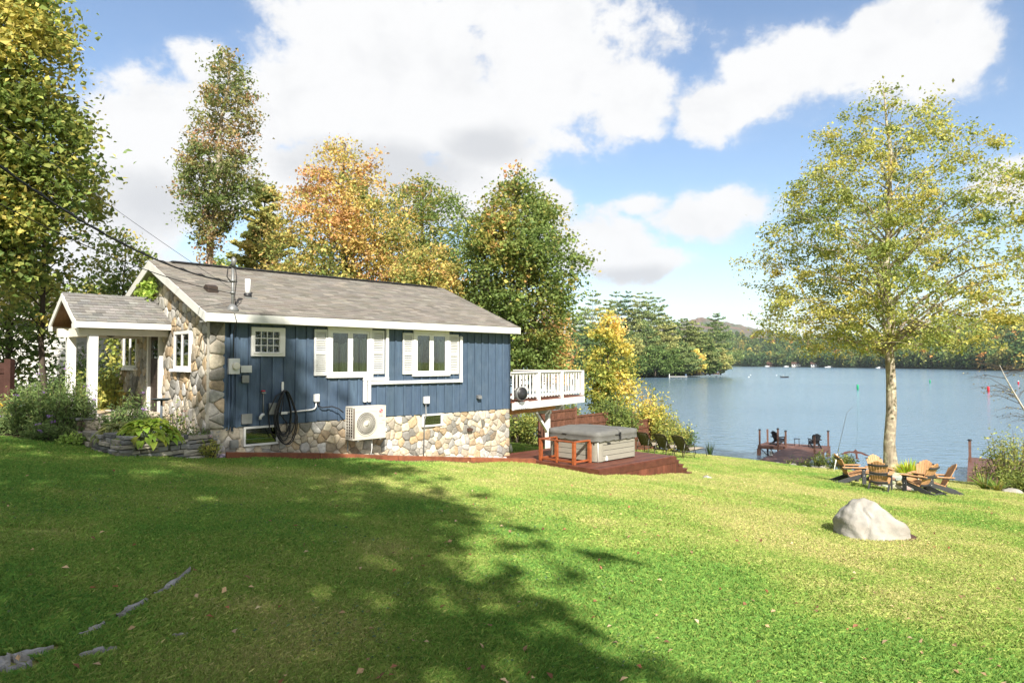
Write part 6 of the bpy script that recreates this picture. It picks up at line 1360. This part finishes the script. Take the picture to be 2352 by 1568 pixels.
hosta('variegated pale-edged hosta left of the large green hosta', tuple(Vector(gp(-8.25, 14.35))+Vector((0, 0, .22))), .50, 110, 2, (.50, .52, .28), (.14, .22, .06), L=.22, Wd=.11)
for i, (px, py, Y, rx, h, n, fl, lab) in enumerate(((75, 1000, 15.3, .62, 1.35, 2800, 6, 'dark leafy aster clump beside the horse statue'), (125, 1000, 15.2, .62, 1.75, 3200, 5, 'taller dark aster clump between the statue and the porch posts'), (175, 995, 15.5, .42, 1.45, 1500, 4, 'aster clump in front of the white porch posts'), (28, 1005, 15.4, .5, .65, 1300, 3, 'low aster clump at the far left of the border'), (110, 1010, 14.8, .6, .55, 1500, 4, 'low dark foliage clump at the lawn edge of the border'))):
    sh('aster_plant', lab, px, py, Y, rx, h, DARKG, n, .085, 130+i, cat='flowering plant', hue=.4, nst=22, flowers=fl, fcols=LILAC, fsize=.038, stem_r=.006, aspect=.32, top=.15)
sh('aster_plant', 'tall lilac aster in front of the stone wall left of the door', 305, 960, 15.6, .42, 1.35, DARKG, 1500, .08, 140, cat='flowering plant', hue=.4, nst=18, flowers=8, fcols=LILAC, fsize=.04, stem_r=.006, aspect=.32)
sh('phlox_plant', 'white and pink phlox at the corner of the stone gable', 452, 1000, 14.95, .33, .75, DARKG, 900, .075, 141, cat='flowering plant', hue=.4, nst=14, flowers=10, fcols=WHITE, fsize=.035, stem_r=.006, aspect=.35)
for i, (px, py, Y, rx, h, n, pal, lab) in enumerate(((345, 945, 15.2, .36, 1.0, 1100, DARKG, 'leafy aster clump before the door step, right of the tall one'), (262, 960, 15.3, .34, .95, 1000, DARKG, 'aster clump at the foot of the right porch post'), (478, 1005, 14.75, .3, .5, 600, YELLOWGREEN, 'low ferny plant at the right end of the ledge stone wall'), (300, 985, 14.6, .42, .45, 800, DARKG, 'low leafy plant behind the two hostas'))):
    sh('border_plant', lab, px, py, Y, rx, h, pal, n, .08, 170+i, cat='plant', hue=.35, nst=16, stem_r=.006, aspect=.4)
sh('rose_bush', 'loose rose bush with a few light leaves below the gable window', 395, 960, 15.1, .42, 1.15, YELLOWGREEN, 520, .065, 142, cat='rose bush', hue=.15, nst=10, flowers=2, fcols=PINK, fsize=.03, open_=.5)
sh('phlox_plant', 'dark stemmed phlox with lilac heads between the rose and the hosta', 420, 990, 14.75, .4, .6, DARKG, 900, .075, 143, cat='flowering plant', hue=.35, nst=14, flowers=5, fcols=LILAC, fsize=.03, stem_r=.006, aspect=.35)
sh('sedum_plant', 'pink flowered sedum at the left edge before the brown fence', 12, 980, 16, .5, .75, YELLOWGREEN, 800, .08, 144, cat='flowering plant', hue=.3, flowers=8, fcols=PINK, fsize=.05)
sh('daisy_plant', 'yellow daisies behind the pink sedum at the left edge', 8, 960, 16.6, .4, 1.05, YELLOWGREEN, 500, .07, 145, cat='flowering plant', hue=.3, flowers=8, fcols=GOLD, fsize=.04)
sh('low_plant', 'low lime-green plant at the foot of the ledge stone wall', 168, 1020, 14.6, .34, .30, [(.12, .22, .03), (.30, .42, .06)], 600, .07, 146, cat='plant', hue=.6, aspect=.75, up=.8)
for i, (px, Y, rx, h, pal, hu, lab) in enumerate(((242, 18.2, .6, 1.7, YELLOWGREEN, .42, 'sunlit yellow-green shrub seen between the porch posts'), (195, 19.5, .9, 1.6, YELLOWGREEN, .3, 'green shrub behind the left porch post'), (150, 20.5, 1.2, 1.7, GREEN, .35, 'dark green shrub against the white house wall'), (85, 20, 1.2, 1.5, DARKG, .45, 'dark shrub between the brown fence and the white house'), (225, 24, 1.7, 3.0, DARKG, .45, 'tall dark shrub far behind the porch'), (255, 21.5, .8, 2.2, GREEN, .4, 'shrub by the far corner of the stone gable'))):
    sh('garden_shrub', lab, px, 930, Y, rx, h, pal, 2600, .12, 150+i, hue=hu, stem_r=.012, group='shrubs behind the porch')

# ---------------------------------------------------------------- the wooded point
def point():
    n, k = 64, 10; V = []; F = []
    for j in range(k+1):
        q = j/k
        for i in range(n): a = 2*math.pi*i/n; e = 1+.05*math.sin(3*a)+.03*math.sin(7*a+1); V.append((8+88*(1-q)*math.cos(a)*e, 332+63*(1-q)*math.sin(a)*e, WATER-.4+1.1*min(1, q*7)+1.6*q))
    for j in range(k):
        for i in range(n): F.append((j*n+i, j*n+(i+1) % n, (j+1)*n+(i+1) % n, (j+1)*n+i))
    o = link_mesh('wooded_point', np_mesh('wooded_point', V, F, smooth=True), material('point_turf', (.12, .13, .04), .95, .1, var=.5, vs=.4, dirt=.4, dirtc=(.28, .24, .16), ds=.5)); tag(o, 'low grassy point of land reaching into the lake', kind='structure')
    zb = WATER+1.0
    T = [(1300, 690, 305, 'pine', 34), (1332, 720, 298, 'pine', 30), (1362, 668, 318, 'pine', 40), (1393, 690, 325, 'pine', 34), (1417, 671, 330, 'pine', 36), (1443, 670, 325, 'pine', 36), (1470, 674, 318, 'pine', 38), (1491, 672, 310, 'pine', 44), (1512, 684, 318, 'pine', 36), (1526, 725, 300, 'pine', 34), (1340, 752, 285, 'pine', 38), (1425, 745, 288, 'pine', 36), (1455, 775, 282, 'pine', 30), (1546, 736, 305, 'pine', 32),
         (1572, 733, 312, 'pine', 32), (1598, 738, 306, 'pine', 34), (1645, 720, 318, 'pine', 38), (1620, 768, 300, 'pine', 30), (1630, 778, 298, 'cedar', 30), (1575, 790, 288, 'pine', 26), (1505, 790, 280, 'dec', 34), (1462, 812, 278, 'dec', 26), (1545, 800, 283, 'dec', 22), (1250, 730, 300, 'pine', 36), (1390, 800, 281, 'dec', 30), (1600, 800, 293, 'gold', 20), (1486, 745, 292, 'pine', 34), (1655, 800, 304, 'pine', 22), (1530, 815, 281, 'dec', 18)]
    cnt = {}
    place_ = ['leftmost on the wooded point', 'second from the left, set lower', 'tallest at the left with a crown-like tip', 'just right of the tall left one', 'left of the twin tops', 'first of the twin tops', 'second of the twin tops', 'broadest in the middle of the skyline', 'right shoulder of the main stand', 'on the falling right slope of the stand', 'low at the shore on the left', 'low in the middle front of the stand', 'shortest in the middle at the waterline', 'first in the dip of the skyline', 'middle in the dip of the skyline', 'last in the dip of the skyline', 'rightmost tall tree on the tip of the point', 'leaning out before the rightmost tall one', 'dense dark cone near the tip of the point', 'above the little white dock', 'rounded leafy tree above the little white dock', 'pale grey-green round tree at the waterline', 'leafy tree over the shelter', 'partly behind the orange maple at far left', 'leafy tree behind the gold tree', 'small gold tree near the shelter', 'in the middle, before the broadest one', 'low branches brushing the water at the tip', 'small bushy tree beside the little white dock']
    for i, (px, py, Y, kind, hw) in enumerate(T):
        x = at(px, 830, Y).x; H_ = at(px, py, Y).z-zb; rad = hw*Y/FPX; lab = {'pine': 'white pine ', 'cedar': 'cedar, ', 'dec': '', 'gold': ''}[kind]+place_[i]
        if kind == 'pine': conifer('white_pine', lab, (x, Y, zb), H_, rad*1.5, [(.05, .095, .03), (.09, .14, .04), (.15, .19, .05), (.25, .25, .07)] if i % 3 else [(.08, .12, .03), (.15, .18, .045), (.25, .25, .065), (.32, .29, .08)], 7000, .85, 300+i, trunk_r=.3, t0=.05, whorls=17, hue=.42+.08*((i*7) % 5-2), irregular=.5, droop=.08, power=.62, group='pines on the point', spread=.34, thick=.10)
        elif kind == 'cedar': conifer('cedar_tree', lab, (x, Y, zb), H_, rad*1.0, [(.03, .06, .012), (.06, .10, .02), (.10, .14, .03)], 3000, .9, 300+i, trunk_r=.3, t0=.05, whorls=22, hue=.5, irregular=.15, droop=-.1, power=.85)
        else: deciduous('leafy_tree', lab, (x, Y, zb), H_, [(0, rad*.5), (.3, rad), (.6, rad), (.85, rad*.6), (1, .5)], GREEN if kind == 'dec' else YELLOW, 2600, .9, 300+i, trunk_r=.25, t0=.12, nprim=20, sig=.8, nsec=3, hue=lambda t, P: .4, bark='darkbark', group='leafy trees on the point')
    rr = np.random.default_rng(88); P = []; C = []                 # undergrowth that closes the foot of the stand down to the waterline
    for k in range(260):
        px = rr.uniform(1250, 1598); x = at(px, 830, 300).x; s = (x-8)/88; yf = 332-63*math.sqrt(max(0, 1-s*s)); y = yf+rr.uniform(3.5, 16); h = rr.uniform(1.5, 5.5); w = rr.uniform(1.4, 3.0); n = 70; c = np.array([(.05, .095, .03), (.09, .14, .04), (.16, .20, .05), (.28, .26, .07)][rr.choice(4, p=[.4, .33, .19, .08])])
        q = norm(rr.normal(size=(n, 3))); q[:, 2] = np.abs(q[:, 2]); P.append(np.array([x*y/300, y, WATER+.7])+q*np.array([w, w, h])*rr.uniform(.6, 1.05, (n, 1))); C.append(c*np.exp(rr.normal(size=(n, 1))*.2))
    V, F, CC = leaf_quads(rr, np.concatenate(P), 1.0*np.exp(rr.normal(size=260*70)*.25), np.concatenate(C)*1.5, .5, .7, .15); o = link_mesh('undergrowth', np_mesh('undergrowth', V, F, CC), MT['needle']); tag(o, 'undergrowth along the waterline of the wooded point', 'undergrowth', kind='stuff')
    p = onz(1556, 867, WATER); t = thing('far_dock', 'little whitish dock at the shore of the wooded point', 'dock', tuple(p), R(6)); m = MB(); m.box(-3.9, 3.9, -.9, .9, .35, .55); m.build('platform', MT['greybox'], t); m = MB(); m.box(-3.8, -3.5, -.8, -.5, -.5, 1.6); m.build('post', MT['greybox'], t); m = MB(); m.box(3.2, 3.8, -.4, .3, .55, 1.5); m.build('dock_box', MT['blue'], t)
    p = at(1622, 862, 300); t = thing('picnic_shelter', 'low brown open shelter under the pines at the tip of the point', 'shelter', (p.x, 300, zb-.3), R(-4)); m = MB(); m.box(-5.5, 5.5, -2, 2, 2.0, 2.2); m.prism([(-2.6, 2.2), (0, 3.2), (2.6, 2.2)], -6, 6, 0); m.build('roof', MT['brown'], t); m = MB()
    for i in range(6): m.box(-5.2+i*2.0, -5.0+i*2.0, -1.9, -1.7, 0, 2.0)
    m.box(-5.4, 5.4, -1.85, -1.78, .3, .9); m.build('post', MT['brown'], t); m = MB(); m.box(-5.3, 5.3, 1.7, 1.8, .9, 1.9); m.build('rear_screen', MT['siding'], t)
point()

# ---------------------------------------------------------------- far shore
FS = [(700, 1050), (1250, 1000), (1680, 930), (1800, 850), (2000, 690), (2340, 475), (2800, 420), (3400, 400)]
SKY = [(700, 775), (1250, 772), (1560, 767), (1680, 760), (1800, 764), (1900, 768), (2000, 762), (2100, 750), (2250, 733), (2352, 720), (2800, 690), (3400, 680)]
def far_land():
    def hz(px, q):
        D = np.interp(px, [a for a, b in FS], [b for a, b in FS]); Y = D*(1+.45*np.minimum(q, 1.6)); top = (830-np.interp(px, [a for a, b in SKY], [b for a, b in SKY]))/FPX*D*1.45-13
        z = WATER-.6+(q > .004)*1.2+np.where(q < 1, (top-WATER)*np.clip(q, 0, 1)**1.15, (top-WATER)*(1-(q-1)*.8)); return (px-1176)/FPX*Y, Y, z
    pxs = np.linspace(700, 3400, 110); qs = np.array([0, .005, .02, .06, .12, .2, .3, .42, .55, .7, .85, 1, 1.2, 1.5]); PX, Q = np.meshgrid(pxs, qs); X, Y, Z = hz(PX, Q); V = np.stack([X, Y, Z], -1).reshape(-1, 3); i = np.arange(len(qs)-1)[:, None]*110+np.arange(109)[None]
    o = link_mesh('far_hills', np_mesh('far_hills', V, np.stack([i, i+1, i+111, i+110], -1).reshape(-1, 4), smooth=True), material('forest_floor', (.035, .05, .02), .95, .1, var=.4, vs=.05)); tag(o, 'hillside rising behind the far shore', kind='structure')
    r = np.random.default_rng(9); n = 2600; px = r.uniform(1000, 2750, n); q = r.random(n)**1.25*1.02+.004; q[:420] = r.uniform(.006, .03, 420); X, Y, Z = hz(px, q); con = r.random(n) < np.where(q < .08, .5, .22); rad = r.uniform(3.2, 5.4, n)*np.where(con, .72, 1); hh = np.where(con, r.uniform(13, 21, n), r.uniform(10, 16, n)); pal = np.array([(.050, .085, .026), (.075, .105, .030), (.105, .130, .035), (.15, .155, .045), (.24, .19, .045), (.30, .16, .05)]); ci = r.choice(6, n, p=[.27, .27, .22, .13, .075, .035]); C0 = pal[ci]; C0[con] = np.array([(.026, .052, .022), (.038, .070, .028)])[r.integers(0, 2, con.sum())]
    m = 72; Vs = []; Cs = []
    for k in range(m):
        u = r.random(n); a = r.uniform(0, 6.28, n); hgt = np.where(con, 1-np.sqrt(u)*.93, .12+.88*u**.8); rr = np.where(con, (1-hgt)*1.15+.05, np.sqrt(np.clip(1-((hgt-.45)/.56)**2, 0, 1))*(.82+.3*r.random(n))); Vs.append(np.stack([X+np.cos(a)*rr*rad, Y+np.sin(a)*rr*rad, Z+hgt*hh], 1)); Cs.append(C0*np.exp(r.normal(size=(n, 1))*.18))
    P = np.concatenate(Vs); C = np.concatenate(Cs); V, F, CC = leaf_quads(r, P, 2.1*np.exp(r.normal(size=len(P))*.25), np.clip(C*1.75, 0, 1), .6, .8, .15); o = link_mesh('far_forest', np_mesh('far_forest', V, F, CC), MT['needle']); tag(o, 'mixed autumn forest covering the far shore', 'forest', kind='stuff')
    M_ = [(1200, 800), (1400, 775), (1500, 760), (1550, 745), (1580, 735), (1610, 729), (1640, 733), (1680, 742), (1720, 752), (1760, 759), (1800, 768), (1900, 790), (2000, 810)]; D = 3000; pxs = np.linspace(1200, 2000, 150); k = 16; V = []; rr = np.random.default_rng(4)
    for j in range(k+1):
        f = j/k; f2 = f if j <= 12 else 1
        for p in pxs: Y = D-900*(1-min(f/.75, 1))+(f > .75)*(f-.75)*2500; top = (830-np.interp(p, [a for a, b in M_], [b for a, b in M_]))/FPX*D; z = top*min(f/.75, 1)**1.1*(1 if f <= .75 else 1-(f-.75)*2.5)+rr.normal()*2.2*(f > .05); V.append(((p-1176)/FPX*D+(rr.random()-.5)*5, Y, z))
    i = np.arange(k)[:, None]*150+np.arange(149)[None]; mt = bpy.data.materials.new('mountain_wood'); mt.use_nodes = True; N = mt.node_tree.nodes; L = mt.node_tree.links; tc = N.new('ShaderNodeTexCoord'); nz = N.new('ShaderNodeTexNoise'); nz.inputs['Scale'].default_value = .012; nz.inputs['Detail'].default_value = 9; L.new(tc.outputs['Object'], nz.inputs[0]); rp = N.new('ShaderNodeValToRGB'); e = rp.color_ramp.elements; e[0].position = .4; e[0].color = (.06, .08, .04, 1); e[1].position = .68; e[1].color = (.15, .085, .055, 1); L.new(nz.outputs[0], rp.inputs[0]); L.new(rp.outputs[0], N['Principled BSDF'].inputs['Base Color']); N['Principled BSDF'].inputs['Roughness'].default_value = 1
    o = link_mesh('mountain', np_mesh('mountain', V, np.stack([i, i+1, i+151, i+150], -1).reshape(-1, 4)), mt); tag(o, 'rounded russet mountain beyond the lake', kind='structure')
    for i, (px, w, c, lab) in enumerate(((1768, 9, 'brown', 'brown lakeside cabin on the far shore, left of three'), (1826, 10, 'cream', 'tan lakeside cabin on the far shore, middle of three'), (1868, 8, 'greybox', 'grey lakeside cabin on the far shore, right of three'))):
        X, Y, Z = [float(v) for v in hz(np.array(px), np.array(.006))]; t = thing('lakeside_cabin', lab, 'cabin', (X, Y-3, WATER+.4), R(-20), 'cabins on the far shore'); m = MB(); m.box(-w/2, w/2, -3, 3, 0, 3.2); m.build('wall', MT[c], t); m = MB(); m.prism([(-4, 3.2), (0, 5.6), (4, 3.2)], -w/2-.6, w/2+.6, 0); m.build('roof', MT['brown'], t); m = MB()
        for k in range(3): m.box(-w/2+1+k*2.6, -w/2+2.2+k*2.6, -3.05, -2.98, 1, 2.3)
        m.build('window', MT['dark'], t)
    for i, (px, w, lab) in enumerate(((1752, 6, 'white motorboat moored left of the far cabins'), (1893, 13, 'long white pontoon boat at the far shore beside the big tree crown'), (2004, 9, 'pale boat at the far shore left of the big trunk'), (1795, 6, 'white boat moored between the far cabins'), (2330, 8, 'white boat at the far shore near the right edge'))):
        X, Y, Z = [float(v) for v in hz(np.array(px), np.array(0))]; t = thing('moored_boat', lab, 'boat', (X, Y-14, WATER), R(5), 'boats moored on the far shore'); m = MB(); l = w/2; m.prism([(-l, .1), (-l, .7), (l, .9), (l*.85, .1)], -1.0, 1.0, 1); m.build('hull', MT['vinyl'], t); m = MB(); m.box(-l*.5, l*.2, -.9, .9, .75, 1.4); m.build('cabin_top', MT['greybox'], t)
far_land()

# ---------------------------------------------------------------- grass, clover, fallen leaves, bedrock
SLABS = [[(436, 1312), (400, 1342), (372, 1362), (352, 1372)], [(338, 1382), (305, 1400), (285, 1412)], [(285, 1416), (268, 1424)], [(240, 1440), (205, 1455)], [(225, 1450), (180, 1466)], [(120, 1494), (60, 1508), (15, 1515)], [(268, 1494), (230, 1504), (180, 1516)], [(20, 1520), (-10, 1528), (-60, 1535)], [(70, 1530), (40, 1540), (0, 1548)], [(430, 1465), (395, 1468)]]
SW = [.035, .035, .04, .025, .03, .07, .04, .10, .07, .02]
def ghit(px, py):
    r = ray(px, py); lo, hi = 1.0, 120.0
    for _ in range(40):
        mid = (lo+hi)/2; p = r*(mid/r.y)
        if p.z > g(p.x, p.y): lo = mid
        else: hi = mid
    return r*(hi/r.y)
SPTS = [[ghit(*q) for q in s] for s in SLABS]
def bedrock():
    r = random.Random(3); m = MB()
    for s, w in zip(SPTS, SW):
        n = 9; L_ = []; R_ = []
        for i in range(n):
            q = i/(n-1)*(len(s)-1); k = min(int(q), len(s)-2); p = s[k].lerp(s[k+1], q-k); d = (s[k+1]-s[k]).normalized(); sd = Vector((-d.y, d.x, 0)); ww = w*(math.sin(math.pi*min(max(i/(n-1), .07), .93))**.6)*r.uniform(.6, 1.4)
            L_.append(p+sd*ww); R_.append(p-sd*ww)
        k0 = r.uniform(.8, 1.3); m.cur = (.36*k0, .34*k0, .32*k0); vs = []
        for i in range(n):
            for p, dz in ((L_[i], -.02), (L_[i].lerp(R_[i], .25), .035+r.uniform(-.012, .012)), (L_[i].lerp(R_[i], .7), .03+r.uniform(-.012, .012)), (R_[i], -.02)): vs.append((p.x, p.y, g(p.x, p.y)+dz))
        m.add(vs, [(i*4+k, i*4+k+1, (i+1)*4+k+1, (i+1)*4+k) for i in range(n-1) for k in range(3)])
    o = m.build('exposed_bedrock', MT['slate']); tag(o, 'flush strips of grey bedrock showing through the lawn', kind='structure')
bedrock()
def near_slab(x, y, pad=1.0):
    bad = np.zeros(len(x), bool)
    for s, w in zip(SPTS, SW):
        for i in range(len(s)-1):
            a = np.array(s[i][:2]); b = np.array(s[i+1][:2]); d = b-a; t = np.clip(((x-a[0])*d[0]+(y-a[1])*d[1])/(d@d), 0, 1); bad |= (x-a[0]-t*d[0])**2+(y-a[1]-t*d[1])**2 < (w*pad)**2
    return bad
def lawn():
    r = np.random.default_rng(17); N = 1300000; u = r.random(N); a, b = 2.5**-.25, 40**-.25; Y = (a+(b-a)*u)**-4; X = r.uniform(-.86, .86, N)*Y; k = lawn_free(X, Y) & ~near_slab(X, Y); X, Y = X[k], Y[k]; n = len(X); Z = G(X, Y)
    p1 = fbm(X+50, Y+50, .35, 1); p2 = fbm(X+50, Y+50, 1.6, 5); p3 = fbm(X+50, Y+50, .12, 9, 2)
    bare = np.exp(-(((X+4.6)/.75)**2+((Y-6.6)/.16)**2)); k = r.random(n) > bare*1.1; X, Y, Z, p1, p2, p3 = (q[k] for q in (X, Y, Z, p1, p2, p3)); n = len(X)
    dry = np.clip((p1-.47)*2.0+(p2-.5)*.9+.33+.5*np.clip((X-1.5)/6, -.8, .4), 0, 1); h = (.026+.022*p2)*np.exp(np.clip(r.normal(size=n), -2, 1.2)*.26)*(1.25-.45*dry)*(1+.012*Y); w = (.00105+.00019*Y)*np.exp(np.clip(r.normal(size=n), -1.5, 1.5)*.2)
    a = r.uniform(0, 6.283, n); d = np.stack([np.cos(a), np.sin(a), 0*a], 1); sd = np.stack([-np.sin(a), np.cos(a), 0*a], 1); base = np.stack([X, Y, Z-.004], 1); ln = np.minimum(np.abs(r.normal(size=n)), 1.5)*.62+.12
    mid = base+d*(h*ln*.30)[:, None]; mid[:, 2] += h*.62; tip = base+d*(h*ln)[:, None]; tip[:, 2] += h*np.clip(1-.28*ln, .3, 1)
    V = np.stack([base-sd*w[:, None], base+sd*w[:, None], mid+sd*w[:, None]*.75, tip, mid-sd*w[:, None]*.75], 1).reshape(-1, 3); F = np.arange(n*5).reshape(n, 5)
    h_ = np.clip(dry*.62+r.normal(size=n)*.16+.12, 0, 1); C = grad([(.19, .38, .085), (.30, .45, .10), (.44, .51, .15), (.57, .56, .23), (.66, .56, .30)], h_)*np.exp(r.normal(size=(n, 1))*.17); C = np.repeat(np.clip(C, 0, 1), 5, 0)
    o = link_mesh('grass', np_mesh('grass', V, F, C), MT['grass']); tag(o, 'mown lawn grass, lush in the shade and straw-tinged in the sun', 'grass', kind='stuff')
    # broad-leaved weeds in the shaded lawn
    n = 16000; X = r.uniform(-7, 1, n); Y = r.uniform(4.2, 13, n); q = fbm(X+50, Y+50, .8, 31); k = (q > .54) & (r.random(n) < 6/Y) & lawn_free(X, Y) & ~near_slab(X, Y); X, Y = X[k], Y[k]; n = len(X); P = np.stack([X, Y, G(X, Y)+r.uniform(.015, .045, n)], 1); V, F, C = leaf_quads(r, P, .021*np.exp(r.normal(size=n)*.3), leaf_cols(r, [(.045, .10, .035), (.09, .15, .05), (.15, .19, .06)], .4+r.normal(size=n)*.25), 1.6, .75, .08); o = link_mesh('clover', np_mesh('clover', V, F, C), MT['leaf']); tag(o, 'clover and broad-leaved weeds spreading in the shaded lawn', 'clover', kind='stuff')
    n = 620; u = r.random(n); Y = 3.0*(33/3.0)**u; X = r.uniform(-.82, .82, n)*Y; k = lawn_free(X, Y) & ((X > -1) | (r.random(n) < .35)); X, Y = X[k], Y[k]; n = len(X); P = np.stack([X, Y, G(X, Y)+.045], 1); V, F, C = leaf_quads(r, P, r.uniform(.035, .062, n)*(1+.012*Y), leaf_cols(r, [(.30, .10, .04), (.16, .07, .035), (.42, .25, .12), (.50, .34, .20)], r.random(n)), 1.2, .65, .18); o = link_mesh('fallen_leaves', np_mesh('fallen_leaves', V, F, C), MT['leaf']); tag(o, 'scattered fallen autumn leaves on the lawn', 'leaves', kind='stuff')
lawn()
# ---------------------------------------------------------------- thin air between here and the far shore
def haze():
    m = bpy.data.materials.new('haze_air'); m.use_nodes = True; N = m.node_tree.nodes; L = m.node_tree.links; N.remove(N['Principled BSDF'])
    v = N.new('ShaderNodeVolumePrincipled'); v.inputs['Color'].default_value = (.80, .88, 1, 1); v.inputs['Density'].default_value = HAZE; v.inputs['Anisotropy'].default_value = .1
    L.new(v.outputs[0], N['Material Output'].inputs['Volume']); mb = MB(); mb.box(-4500, 4500, -4500, 6500, -12, 340); o = mb.build('haze', m); tag(o, 'thin bluish air over the lake and far hills', kind='stuff')
HAZE = .00007
haze()
